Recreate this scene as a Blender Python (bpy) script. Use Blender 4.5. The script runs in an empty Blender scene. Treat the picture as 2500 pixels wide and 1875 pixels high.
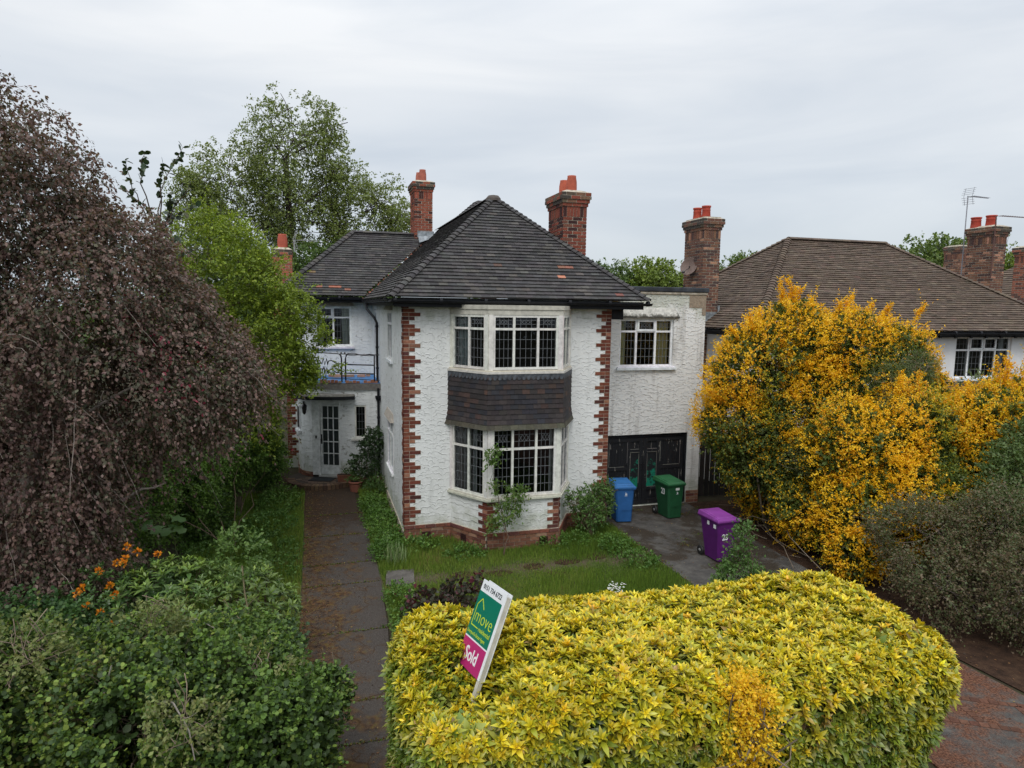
import bpy, bmesh, math, random
import numpy as np
from mathutils import Vector, Matrix
random.seed(7)
PI = math.pi
C = bpy.context.scene.collection
scene = bpy.context.scene

# ------------------------------------------------------------------ camera
CAM = Vector((-1.793, -14.198, 5.115))
YAW, PITCH, ROLL = 0.288, 0.114, 0.013
cd = bpy.data.cameras.new('camera')
cam = bpy.data.objects.new('camera', cd)
C.objects.link(cam)
cd.sensor_width = 36.0
cd.lens = 1632.3 / 2500 * 36.0
cd.clip_start = 0.1
cd.clip_end = 3000
fw = Vector((math.sin(YAW) * math.cos(PITCH), math.cos(YAW) * math.cos(PITCH), -math.sin(PITCH)))
rt = Vector((math.cos(YAW), -math.sin(YAW), 0))
up = rt.cross(fw)
c_, s_ = math.cos(ROLL), math.sin(ROLL)
rt2 = rt * c_ + up * s_
up2 = up * c_ - rt * s_
M = Matrix((rt2, up2, -fw)).transposed().to_4x4()
M.translation = CAM
cam.matrix_world = M
scene.camera = cam

# ------------------------------------------------------------------ world, sun, exposure
SUN_EL, SUN_AZ = math.radians(52), math.radians(205)      # azimuth from +Y clockwise: behind the camera, a little to the left
w = bpy.data.worlds.new('World')
scene.world = w
w.use_nodes = True
nt = w.node_tree
nt.nodes.clear()
N = nt.nodes.new
L = nt.links.new
out = N('ShaderNodeOutputWorld')
bg = N('ShaderNodeBackground')
bg.inputs['Strength'].default_value = 0.1
sky = N('ShaderNodeTexSky')
sky.sky_type = 'NISHITA'
sky.sun_disc = False
sky.sun_elevation = SUN_EL
sky.sun_rotation = SUN_AZ
tc = N('ShaderNodeTexCoord')
mp = N('ShaderNodeMapping')
mp.inputs['Scale'].default_value = (1.1, 1.1, 5.5)
mp.inputs['Rotation'].default_value = (0.12, 0.1, 0.5)
L(tc.outputs['Generated'], mp.inputs['Vector'])
nz = N('ShaderNodeTexNoise')
nz.inputs['Scale'].default_value = 1.6
nz.inputs['Detail'].default_value = 5
nz.inputs['Roughness'].default_value = 0.5
nz.inputs['Distortion'].default_value = 0.5
L(mp.outputs[0], nz.inputs['Vector'])
cr = N('ShaderNodeValToRGB')
cr.color_ramp.elements[0].position = 0.36
cr.color_ramp.elements[0].color = (0.60, 0.64, 0.69, 1)
cr.color_ramp.elements[1].position = 0.66
cr.color_ramp.elements[1].color = (0.77, 0.785, 0.80, 1)
L(nz.outputs['Fac'], cr.inputs['Fac'])
sx = N('ShaderNodeSeparateXYZ')
L(tc.outputs['Generated'], sx.inputs[0])
rmp = N('ShaderNodeValToRGB')                               # an overcast sky is brighter overhead
e = rmp.color_ramp.elements
e[0].position = 0.0
e[0].color = (0.56, 0.61, 0.66, 1)
e[1].position = 1.0
e[1].color = (2.0, 2.0, 2.0, 1)
for p_, v_ in ((0.05, (0.66, 0.705, 0.745)), (0.16, (0.80, 0.83, 0.86)), (0.32, (0.97, 0.97, 0.97)), (0.45, (1.08, 1.08, 1.08))):
    q_ = e.new(p_)
    q_.color = (*v_, 1)
L(sx.outputs['Z'], rmp.inputs['Fac'])
mul = N('ShaderNodeMix')
mul.data_type = 'RGBA'
mul.blend_type = 'MULTIPLY'
mul.inputs[0].default_value = 1
L(cr.outputs[0], mul.inputs[6])
L(rmp.outputs[0], mul.inputs[7])
sc10 = N('ShaderNodeVectorMath')
sc10.operation = 'SCALE'
sc10.inputs['Scale'].default_value = 10.0
L(mul.outputs[2], sc10.inputs[0])
mx = N('ShaderNodeMix')
mx.data_type = 'RGBA'
mx.inputs[0].default_value = 0.93
L(sky.outputs[0], mx.inputs[6])
L(sc10.outputs[0], mx.inputs[7])
L(mx.outputs[2], bg.inputs['Color'])
L(bg.outputs[0], out.inputs[0])

sd = bpy.data.lights.new('sun', 'SUN')
sd.energy = 1.0
sd.angle = math.radians(25)
sd.color = (1.0, 0.965, 0.92)
so = bpy.data.objects.new('sun', sd)
C.objects.link(so)
sdir = Vector((math.sin(SUN_AZ) * math.cos(SUN_EL), math.cos(SUN_AZ) * math.cos(SUN_EL), math.sin(SUN_EL)))
so.rotation_euler = sdir.to_track_quat('Z', 'Y').to_euler()
so.location = (0, 0, 30)

vs = scene.view_settings
vs.view_transform = 'Standard'
vs.look = 'None'
vs.exposure = 0.34
vs.gamma = 1.0
vs.use_curve_mapping = False
scene.cycles.use_denoising = True
scene.cycles.max_bounces = 8
scene.cycles.transparent_max_bounces = 12
scene.cycles.caustics_reflective = False
scene.cycles.caustics_refractive = False

# ------------------------------------------------------------------ materials
MATS = {}


def newmat(name, rough=0.8, spec=0.3):
    m = bpy.data.materials.new(name)
    m.use_nodes = True
    MATS[name] = m
    b = m.node_tree.nodes['Principled BSDF']
    b.inputs['Roughness'].default_value = rough
    b.inputs['Specular IOR Level'].default_value = spec
    return m, m.node_tree.nodes, m.node_tree.links, b


def nd(ns, t, **kw):
    n = ns.new(t)
    for k, v in kw.items():
        if k in n.inputs:
            n.inputs[k].default_value = v
        else:
            setattr(n, k, v)
    return n


def mixc(ns, ls, fac, a, b, blend='MIX'):
    m = ns.new('ShaderNodeMix')
    m.data_type = 'RGBA'
    m.blend_type = blend
    for i, v in ((0, fac), (6, a), (7, b)):
        if hasattr(v, 'is_output'):
            ls.new(v, m.inputs[i])
        elif v is not None:
            m.inputs[i].default_value = v if i == 0 else (*v, 1)
    return m.outputs[2]


def ramp(ns, ls, fac, stops):
    r = ns.new('ShaderNodeValToRGB')
    el = r.color_ramp.elements
    while len(el) < len(stops):
        el.new(0.5)
    for e_, (p, c) in zip(el, stops):
        e_.position = p
        e_.color = (c, c, c, 1) if isinstance(c, (int, float)) else (*c, 1)
    ls.new(fac, r.inputs['Fac'])
    return r.outputs['Color']


def mth(ns, ls, op, a, b=None, c=None, clamp=False):
    m = ns.new('ShaderNodeMath')
    m.operation = op
    m.use_clamp = clamp
    for i, v in enumerate((a, b, c)):
        if v is None:
            continue
        if hasattr(v, 'is_output'):
            ls.new(v, m.inputs[i])
        else:
            m.inputs[i].default_value = v
    return m.outputs[0]


def bump(ns, ls, b, h, strength=0.5, dist=0.01):
    bp = nd(ns, 'ShaderNodeBump', Strength=strength, Distance=dist)
    ls.new(h, bp.inputs['Height'])
    ls.new(bp.outputs[0], b.inputs['Normal'])
    return bp


def plain(name, col, rough=0.6, spec=0.3, noise=0.15, scale=6.0, metal=0.0, bmp=0.0, bscale=40):
    m, ns, ls, b = newmat(name, rough, spec)
    b.inputs['Metallic'].default_value = metal
    t = nd(ns, 'ShaderNodeTexCoord')
    n = nd(ns, 'ShaderNodeTexNoise', Scale=scale, Detail=6.0, Roughness=0.6)
    ls.new(t.outputs['Object'], n.inputs['Vector'])
    lo = tuple(max(0, c * (1 - noise * 1.6)) for c in col)
    hi = tuple(min(1, c * (1 + noise * 1.2)) for c in col)
    c = ramp(ns, ls, n.outputs['Fac'], [(0.3, lo), (0.7, hi)])
    ls.new(c, b.inputs['Base Color'])
    if bmp:
        n2 = nd(ns, 'ShaderNodeTexNoise', Scale=float(bscale), Detail=3.0)
        ls.new(t.outputs['Object'], n2.inputs['Vector'])
        bump(ns, ls, b, n2.outputs['Fac'], bmp)
    return m


def attr_mat(name, rough=0.8, spec=0.25, noise=0.25, nscale=30.0, bmp=0.4, extra=None):
    """base colour from the per-face 'col' attribute, broken up by noise"""
    m, ns, ls, b = newmat(name, rough, spec)
    a = nd(ns, 'ShaderNodeAttribute', attribute_name='col')
    t = nd(ns, 'ShaderNodeTexCoord')
    n = nd(ns, 'ShaderNodeTexNoise', Scale=nscale, Detail=5.0, Roughness=0.65)
    ls.new(t.outputs['Object'], n.inputs['Vector'])
    f = ramp(ns, ls, n.outputs['Fac'], [(0.3, 1 - noise), (0.7, 1 + noise)])
    c = mixc(ns, ls, 1.0, a.outputs['Color'], f, 'MULTIPLY')
    if extra:
        c = extra(ns, ls, t, c)
    ls.new(c, b.inputs['Base Color'])
    if bmp:
        bump(ns, ls, b, n.outputs['Fac'], bmp, 0.01)
    return m


def stucco(name, col, streak=0.35, strength=0.9, dirt=(0.30, 0.31, 0.27), scl=7.5, peel=0.0):
    """painted roughcast with trowelled shell-shaped ridges"""
    m, ns, ls, b = newmat(name, 0.65, 0.3)
    t = nd(ns, 'ShaderNodeTexCoord')
    n0 = nd(ns, 'ShaderNodeTexNoise', Scale=3.5, Detail=2.0)
    ls.new(t.outputs['Object'], n0.inputs['Vector'])
    off = nd(ns, 'ShaderNodeVectorMath', operation='SCALE', Scale=0.16)
    ls.new(n0.outputs['Color'], off.inputs[0])
    add = nd(ns, 'ShaderNodeVectorMath', operation='ADD')
    ls.new(t.outputs['Object'], add.inputs[0])
    ls.new(off.outputs[0], add.inputs[1])
    s3 = nd(ns, 'ShaderNodeSeparateXYZ')
    ls.new(add.outputs[0], s3.inputs[0])
    sc = nd(ns, 'ShaderNodeCombineXYZ')                                # wall coordinates: along the wall, and up
    ls.new(mth(ns, ls, 'MULTIPLY', mth(ns, ls, 'ADD', s3.outputs['X'], mth(ns, ls, 'MULTIPLY', s3.outputs['Y'], 0.62)), scl * 0.78), sc.inputs[0])
    ls.new(mth(ns, ls, 'MULTIPLY', s3.outputs['Z'], scl * 1.1), sc.inputs[1])
    v = nd(ns, 'ShaderNodeTexVoronoi', Scale=1.0, voronoi_dimensions='2D')
    ls.new(sc.outputs[0], v.inputs['Vector'])
    sub = nd(ns, 'ShaderNodeVectorMath', operation='SUBTRACT')
    ls.new(sc.outputs[0], sub.inputs[0])
    ls.new(v.outputs['Position'], sub.inputs[1])
    sp = nd(ns, 'ShaderNodeSeparateXYZ')
    ls.new(sub.outputs[0], sp.inputs[0])
    d1 = mth(ns, ls, 'ABSOLUTE', mth(ns, ls, 'SUBTRACT', v.outputs['Distance'], 0.42))
    ridge = mth(ns, ls, 'SUBTRACT', 1.0, mth(ns, ls, 'MULTIPLY', d1, 9.0), clamp=True)
    upz = mth(ns, ls, 'MULTIPLY', mth(ns, ls, 'ADD', sp.outputs['Y'], -0.05), 4.5, clamp=True)
    arc = mth(ns, ls, 'MULTIPLY', ridge, upz)
    n1 = nd(ns, 'ShaderNodeTexNoise', Scale=14.0, Detail=4.0)
    ls.new(t.outputs['Object'], n1.inputs['Vector'])
    nmask = ramp(ns, ls, n0.outputs['Fac'], [(0.35, 0.7), (0.6, 1.0)])
    h = mth(ns, ls, 'ADD', mth(ns, ls, 'MULTIPLY', arc, nmask), mth(ns, ls, 'MULTIPLY', n1.outputs['Fac'], 0.55))
    bump(ns, ls, b, h, strength, 0.03)
    # weather: rain streaks and mottling
    st = nd(ns, 'ShaderNodeVectorMath', operation='MULTIPLY')
    st.inputs[1].default_value = (5.5, 5.5, 0.55)
    ls.new(t.outputs['Object'], st.inputs[0])
    n2 = nd(ns, 'ShaderNodeTexNoise', Scale=1.0, Detail=6.0, Roughness=0.65)
    ls.new(st.outputs[0], n2.inputs['Vector'])
    f2 = ramp(ns, ls, n2.outputs['Fac'], [(0.52, 0.0), (0.78, streak)])
    n3 = nd(ns, 'ShaderNodeTexNoise', Scale=1.3, Detail=5.0)
    ls.new(t.outputs['Object'], n3.inputs['Vector'])
    c0 = mixc(ns, ls, n3.outputs['Fac'], tuple(c * 0.90 for c in col), tuple(min(1, c * 1.07) for c in col))
    c1 = mixc(ns, ls, f2, c0, dirt)
    n4 = nd(ns, 'ShaderNodeTexNoise', Scale=5.0, Detail=9.0, Roughness=0.75)
    ls.new(t.outputs['Object'], n4.inputs['Vector'])
    f4 = ramp(ns, ls, n4.outputs['Fac'], [(0.66 - peel, 0.0), (0.70 - peel, 0.75)])
    c2 = mixc(ns, ls, f4, c1, (0.34, 0.33, 0.29))
    spz = nd(ns, 'ShaderNodeSeparateXYZ')
    ls.new(t.outputs['Object'], spz.inputs[0])
    n5 = nd(ns, 'ShaderNodeTexNoise', Scale=2.6, Detail=7.0, Roughness=0.7)
    ls.new(t.outputs['Object'], n5.inputs['Vector'])
    lowf = mth(ns, ls, 'MULTIPLY', mth(ns, ls, 'SUBTRACT', 0.95, spz.outputs['Z']), 0.45)
    hif = mth(ns, ls, 'MULTIPLY', mth(ns, ls, 'SUBTRACT', spz.outputs['Z'], 4.75), 0.55)
    f5 = ramp(ns, ls, mth(ns, ls, 'ADD', n5.outputs['Fac'], mth(ns, ls, 'MAXIMUM', lowf, hif)), [(0.60, 0.0), (0.78, 0.55)])
    c3 = mixc(ns, ls, f5, c2, (0.33, 0.36, 0.25))
    ls.new(c3, b.inputs['Base Color'])
    return m


BRICK = attr_mat('brick', 0.85, 0.2, 0.30, 22.0, 0.5)
MORTAR = plain('mortar', (0.46, 0.41, 0.33), 0.95, 0.1, 0.3, 12, bmp=0.3)
TILE = attr_mat('clay_tile', 0.75, 0.3, 0.25, 14.0, 0.3)
PAINT = stucco('white_roughcast', (0.81, 0.825, 0.81), 0.30, 0.55, scl=10.5)
PAINT_SIDE = stucco('side_roughcast', (0.81, 0.83, 0.835), 0.30, 0.55, scl=9.5, peel=0.085)
PAINT_OLD = stucco('weathered_roughcast', (0.82, 0.82, 0.80), 0.75, 0.72, dirt=(0.30, 0.28, 0.25), scl=11, peel=0.02)
PAINT_NB = plain('smooth_white_render', (0.80, 0.80, 0.80), 0.8, 0.2, 0.06, 2)
TIMBER = attr_mat('painted_timber', 0.55, 0.35, 0.22, 9.0, 0.25)
BLACK = plain('black_paint', (0.010, 0.011, 0.014), 0.55, 0.25, 0.3, 8)
IRON = plain('painted_iron', (0.016, 0.014, 0.017), 0.4, 0.5, 0.3, 30)
LEAD = plain('lead_came', (0.16, 0.17, 0.18), 0.6, 0.3, 0.15, 30)
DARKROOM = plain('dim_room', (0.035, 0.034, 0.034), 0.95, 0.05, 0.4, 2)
def cloth_extra(ns, ls, t, c):
    return mixc(ns, ls, 1.0, c, (1.9, 1.9, 1.9), 'MULTIPLY')


CURT = attr_mat('curtain_cloth', 0.95, 0.1, 0.1, 6.0, 0, extra=cloth_extra)
FELT = plain('roofing_felt', (0.045, 0.052, 0.062), 0.7, 0.3, 0.4, 3, bmp=0.3)
LEADSHEET = plain('lead_sheet', (0.27, 0.30, 0.32), 0.5, 0.4, 0.35, 7)
POT = attr_mat('terracotta', 0.8, 0.25, 0.22, 7.0, 0.2)
PLAST = attr_mat('bin_plastic', 0.48, 0.40, 0.20, 5.0, 0.0)
WHITE = attr_mat('sign_print', 0.45, 0.4, 0.04, 5.0, 0.0)
BARK = attr_mat('bark', 0.9, 0.15, 0.35, 20.0, 0.5)
STONE = attr_mat('stone', 0.9, 0.2, 0.3, 14.0, 0.5)


def glassmat():
    m = bpy.data.materials.new('window_glass')
    m.use_nodes = True
    ns, ls = m.node_tree.nodes, m.node_tree.links
    ns.clear()
    o = nd(ns, 'ShaderNodeOutputMaterial')
    tr = nd(ns, 'ShaderNodeBsdfTransparent')
    tr.inputs['Color'].default_value = (0.72, 0.76, 0.76, 1)
    gl = nd(ns, 'ShaderNodeBsdfGlossy', Roughness=0.03)
    gl.inputs['Color'].default_value = (0.9, 0.95, 1.0, 1)
    fr = nd(ns, 'ShaderNodeFresnel', IOR=1.45)
    t = nd(ns, 'ShaderNodeTexCoord')
    n = nd(ns, 'ShaderNodeTexNoise', Scale=5.0, Detail=2.0)
    ls.new(t.outputs['Object'], n.inputs['Vector'])
    bp = nd(ns, 'ShaderNodeBump', Strength=0.12, Distance=0.02)
    ls.new(n.outputs['Fac'], bp.inputs['Height'])
    ls.new(bp.outputs[0], gl.inputs['Normal'])
    mxs = nd(ns, 'ShaderNodeMixShader')
    ls.new(mth(ns, ls, 'MULTIPLY', fr.outputs[0], 1.1, clamp=True), mxs.inputs[0])
    ls.new(tr.outputs[0], mxs.inputs[1])
    ls.new(gl.outputs[0], mxs.inputs[2])
    ls.new(mxs.outputs[0], o.inputs[0])
    MATS['window_glass'] = m
    return m


GLASS = glassmat()


def leafmat(name, rough=0.5, trans=0.25, spec=0.35):
    m, ns, ls, b = newmat(name, rough, spec)
    a = nd(ns, 'ShaderNodeAttribute', attribute_name='col')
    ls.new(a.outputs['Color'], b.inputs['Base Color'])
    tl = nd(ns, 'ShaderNodeBsdfTranslucent')
    ls.new(mixc(ns, ls, 1.0, a.outputs['Color'], (1.0, 1.0, 0.55), 'MULTIPLY'), tl.inputs['Color'])
    ms = nd(ns, 'ShaderNodeMixShader')
    ms.inputs[0].default_value = trans
    o = [n for n in ns if n.type == 'OUTPUT_MATERIAL'][0]
    ls.new(b.outputs[0], ms.inputs[1])
    ls.new(tl.outputs[0], ms.inputs[2])
    ls.new(ms.outputs[0], o.inputs[0])
    return m


LEAF = leafmat('leaf', 0.5, 0.33)
LEAF_GLOSS = leafmat('glossy_leaf', 0.33, 0.2, 0.5)


# ------------------------------------------------------------------ object helpers
def tag(o, label=None, cat=None, group=None, kind=None):
    if label:
        o['label'] = label
    if cat:
        o['category'] = cat
    if group:
        o['group'] = group
    if kind:
        o['kind'] = kind
    return o


def empty(name, loc, label=None, cat=None, group=None, rz=0.0):
    o = bpy.data.objects.new(name, None)
    C.objects.link(o)
    o.location = loc
    o.rotation_euler = (0, 0, rz)
    o.empty_display_size = 0.2
    return tag(o, label, cat, group)


class MB:
    """collects faces (with a colour and a material each) and links them as one mesh object"""

    def __init__(self):
        self.v, self.f, self.c, self.m = [], [], [], []

    def face(self, pts, col=(0.8, 0.8, 0.8), mat=0):
        i = len(self.v)
        self.v += [tuple(p) for p in pts]
        self.f.append(tuple(range(i, i + len(pts))))
        self.c.append(col)
        self.m.append(mat)

    def hexa(self, p, col=(0.8, 0.8, 0.8), mat=0):
        """p: 8 points, 0-3 bottom ring, 4-7 top ring"""
        i = len(self.v)
        self.v += [tuple(q) for q in p]
        for f in ((0, 3, 2, 1), (4, 5, 6, 7), (0, 1, 5, 4), (1, 2, 6, 5), (2, 3, 7, 6), (3, 0, 4, 7)):
            self.f.append(tuple(i + k for k in f))
            self.c.append(col)
            self.m.append(mat)

    def box(self, x0, x1, y0, y1, z0, z1, col=(0.8, 0.8, 0.8), mat=0):
        self.hexa([(x0, y0, z0), (x1, y0, z0), (x1, y1, z0), (x0, y1, z0), (x0, y0, z1), (x1, y0, z1), (x1, y1, z1), (x0, y1, z1)], col, mat)

    def fbox(self, F, u0, u1, n0, n1, z0, z1, col=(0.8, 0.8, 0.8), mat=0):
        """box in a wall frame F=(origin, U): u along the wall, n outwards, z up"""
        (ox, oy), (ux, uy) = F
        nx, ny = uy, -ux
        P = lambda u, n, z: (ox + ux * u + nx * n, oy + uy * u + ny * n, z)
        self.hexa([P(u0, n1, z0), P(u1, n1, z0), P(u1, n0, z0), P(u0, n0, z0), P(u0, n1, z1), P(u1, n1, z1), P(u1, n0, z1), P(u0, n0, z1)], col, mat)

    def bar(self, a, b, wd, dp=None, col=(0.8, 0.8, 0.8), mat=0, side=None):
        a, b = Vector(a), Vector(b)
        d = (b - a).normalized()
        s = Vector(side) if side else (Vector((0, 0, 1)) if abs(d.z) < 0.9 else Vector((0, 1, 0)))
        x = d.cross(s).normalized() * (wd / 2)
        y = d.cross(x).normalized() * ((dp or wd) / 2)
        self.hexa([a - x - y, a + x - y, a + x + y, a - x + y, b - x - y, b + x - y, b + x + y, b - x + y], col, mat)

    def tube(self, pts, radii, n=8, col=(0.8, 0.8, 0.8), mat=0, cap=True):
        pts = [Vector(p) for p in pts]
        if not hasattr(radii, '__len__'):
            radii = [radii] * len(pts)
        i0 = len(self.v)
        for k, p in enumerate(pts):
            d = (pts[min(k + 1, len(pts) - 1)] - pts[max(k - 1, 0)]).normalized()
            s = Vector((0, 0, 1)) if abs(d.z) < 0.95 else Vector((1, 0, 0))
            x = d.cross(s).normalized()
            y = d.cross(x)
            for j in range(n):
                a = 2 * PI * j / n
                self.v.append(tuple(p + (x * math.cos(a) + y * math.sin(a)) * radii[k]))
        for k in range(len(pts) - 1):
            for j in range(n):
                a, b = i0 + k * n + j, i0 + k * n + (j + 1) % n
                self.f.append((a, b, b + n, a + n))
                self.c.append(col)
                self.m.append(mat)
        if cap:
            for ring in (list(range(i0 + n - 1, i0 - 1, -1)), list(range(i0 + (len(pts) - 1) * n, i0 + len(pts) * n))):
                self.f.append(tuple(ring))
                self.c.append(col)
                self.m.append(mat)

    def lathe(self, c, prof, n=20, col=(0.8, 0.8, 0.8), mat=0, sx=1.0, sy=1.0):
        i0 = len(self.v)
        for r, z in prof:
            for j in range(n):
                a = 2 * PI * j / n
                self.v.append((c[0] + r * math.cos(a) * sx, c[1] + r * math.sin(a) * sy, c[2] + z))
        for k in range(len(prof) - 1):
            for j in range(n):
                a, b = i0 + k * n + j, i0 + k * n + (j + 1) % n
                self.f.append((a, b, b + n, a + n))
                self.c.append(col)
                self.m.append(mat)

    def build(self, name, mats, parent=None, smooth=False, bevel=0.0):
        me = bpy.data.meshes.new(name)
        me.from_pydata(self.v, [], self.f)
        if not isinstance(mats, (list, tuple)):
            mats = [mats]
        for m in mats:
            me.materials.append(m)
        me.polygons.foreach_set('material_index', self.m)
        at = me.color_attributes.new('col', 'FLOAT_COLOR', 'CORNER')
        cols = []
        for f, c in zip(self.f, self.c):
            cols += [c[0], c[1], c[2], 1.0] * len(f)
        at.data.foreach_set('color', cols)
        if smooth:
            me.polygons.foreach_set('use_smooth', [True] * len(self.f))
        me.validate()
        me.update()
        o = bpy.data.objects.new(name, me)
        C.objects.link(o)
        if parent is not None:
            o.parent = parent
        if bevel:
            bm = o.modifiers.new('b', 'BEVEL')
            bm.width = bevel
            bm.segments = 2
            bm.limit_method = 'ANGLE'
        return o


def jit(c, a=0.15, h=0.04):
    k = 1 + random.uniform(-a, a)
    return tuple(max(0, x * k * (1 + random.uniform(-h, h))) for x in c)


def pick(pal):
    r = random.random() * sum(p[0] for p in pal)
    for wgt, c in pal:
        r -= wgt
        if r <= 0:
            return jit(c)
    return jit(pal[-1][1])


# ------------------------------------------------------------------ masonry helpers
RED = [(6, (0.158, 0.048, 0.031)), (4, (0.20, 0.070, 0.042)), (4, (0.125, 0.038, 0.029)), (2, (0.30, 0.14, 0.09)), (2, (0.09, 0.036, 0.032))]
PLINTH = [(5, (0.19, 0.085, 0.055)), (4, (0.25, 0.12, 0.075)), (3, (0.15, 0.06, 0.045)), (1, (0.30, 0.18, 0.12))]
CHIM = [(6, (0.24, 0.070, 0.045)), (4, (0.19, 0.055, 0.040)), (4, (0.055, 0.025, 0.024)), (2, (0.19, 0.08, 0.055))]
CHIM2 = [(7, (0.28, 0.082, 0.050)), (3, (0.23, 0.065, 0.043)), (2, (0.07, 0.03, 0.026))]
NBR = [(5, (0.15, 0.075, 0.055)), (4, (0.20, 0.10, 0.065)), (3, (0.08, 0.05, 0.045)), (1, (0.38, 0.20, 0.13))]
DARKBR = [(4, (0.07, 0.06, 0.05)), (2, (0.13, 0.10, 0.07)), (1, (0.20, 0.11, 0.07))]
CO = 0.0825


def brick_run(mb, F, length, z0, ncourse, pal, depth=0.012, bl=0.245, phase=0, co=CO, base=0.0, gap=0.012):
    """courses of separate bricks on a wall frame, standing DEPTH proud of it"""
    for i in range(ncourse):
        z = z0 + i * co
        u = -bl * 0.5 if (i + phase) % 2 else 0.0
        while u < length - 0.01:
            a, b = max(0.0, u), min(length, u + bl)
            if b - a > 0.03:
                mb.fbox(F, a + (gap / 2 if a > 0 else 0), b - (gap / 2 if b < length else 0), base, base + depth, z + gap / 2, z + co - gap / 2, pick(pal), 0)
            u += bl


def wall_panel(mb, F, length, z0, z1, holes=(), depth=0.13, mat=0, col=(0.8, 0.8, 0.8)):
    us = sorted({0.0, length, *[h[0] for h in holes], *[h[1] for h in holes]})
    zs = sorted({z0, z1, *[h[2] for h in holes], *[h[3] for h in holes]})
    (ox, oy), (ux, uy) = F
    nx, ny = uy, -ux
    P = lambda u, n, z: (ox + ux * u + nx * n, oy + uy * u + ny * n, z)
    for i in range(len(us) - 1):
        for k in range(len(zs) - 1):
            um, zm = (us[i] + us[i + 1]) / 2, (zs[k] + zs[k + 1]) / 2
            if any(h[0] < um < h[1] and h[2] < zm < h[3] for h in holes):
                continue
            mb.face([P(us[i], 0, zs[k]), P(us[i + 1], 0, zs[k]), P(us[i + 1], 0, zs[k + 1]), P(us[i], 0, zs[k + 1])], col, mat)
    for a, b, c, d in holes:
        mb.face([P(a, 0, c), P(a, 0, d), P(a, -depth, d), P(a, -depth, c)], col, mat)
        mb.face([P(b, 0, d), P(b, 0, c), P(b, -depth, c), P(b, -depth, d)], col, mat)
        mb.face([P(a, 0, c), P(a, -depth, c), P(b, -depth, c), P(b, 0, c)], col, mat)
        mb.face([P(a, 0, d), P(b, 0, d), P(b, -depth, d), P(a, -depth, d)], col, mat)


def fpt(F, u, n, z):
    (ox, oy), (ux, uy) = F
    return (ox + ux * u + uy * n, oy + uy * u - ux * n, z)


WHT = (0.72, 0.71, 0.66)
UPVC = (0.80, 0.81, 0.82)


def leads(mb, F, a, b, z0, z1, nu, nz, n=0.006, mat=1, w_=0.008, lattice=False, mcol=(1, 1, 1)):
    for i in range(1, nu):
        u = a + (b - a) * i / nu
        if lattice:
            zl, zh = z0 + (z1 - z0) * 0.36, z0 + (z1 - z0) * 0.74
            if abs(i / nu - 0.5) < 0.2:
                mb.fbox(F, u - w_ / 2, u + w_ / 2, n, n + 0.006, z0, zl, mcol, mat)
                mb.fbox(F, u - w_ / 2, u + w_ / 2, n, n + 0.006, zh, z1, mcol, mat)
                continue
        mb.fbox(F, u - w_ / 2, u + w_ / 2, n, n + 0.006, z0, z1, mcol, mat)
    for k in range(1, nz):
        z = z0 + (z1 - z0) * k / nz
        if lattice:
            continue
        mb.fbox(F, a, b, n - 0.003, n + 0.004, z - w_ / 2, z + w_ / 2, mcol, mat)
    if lattice:
        for z in (zl, zh):
            mb.fbox(F, a, b, n - 0.003, n + 0.004, z - w_ / 2, z + w_ / 2, mcol, mat)
        c, hw, hz = (a + b) / 2, (b - a) * 0.26, (zh - zl)
        st = hw * 2 / 3
        (ox, oy), (ux, uy) = F
        side = (uy, -ux, 0)
        for q in range(3):
            u0 = c - hw + st * q
            for (p0, p1) in (((u0, zl), (u0 + st, zh)), ((u0 + st, zl), (u0, zh))):
                mb.bar(fpt(F, p0[0], n + 0.009, p0[1]), fpt(F, p1[0], n + 0.009, p1[1]), w_ * 0.9, 0.004, mcol, mat, side=side)


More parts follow.
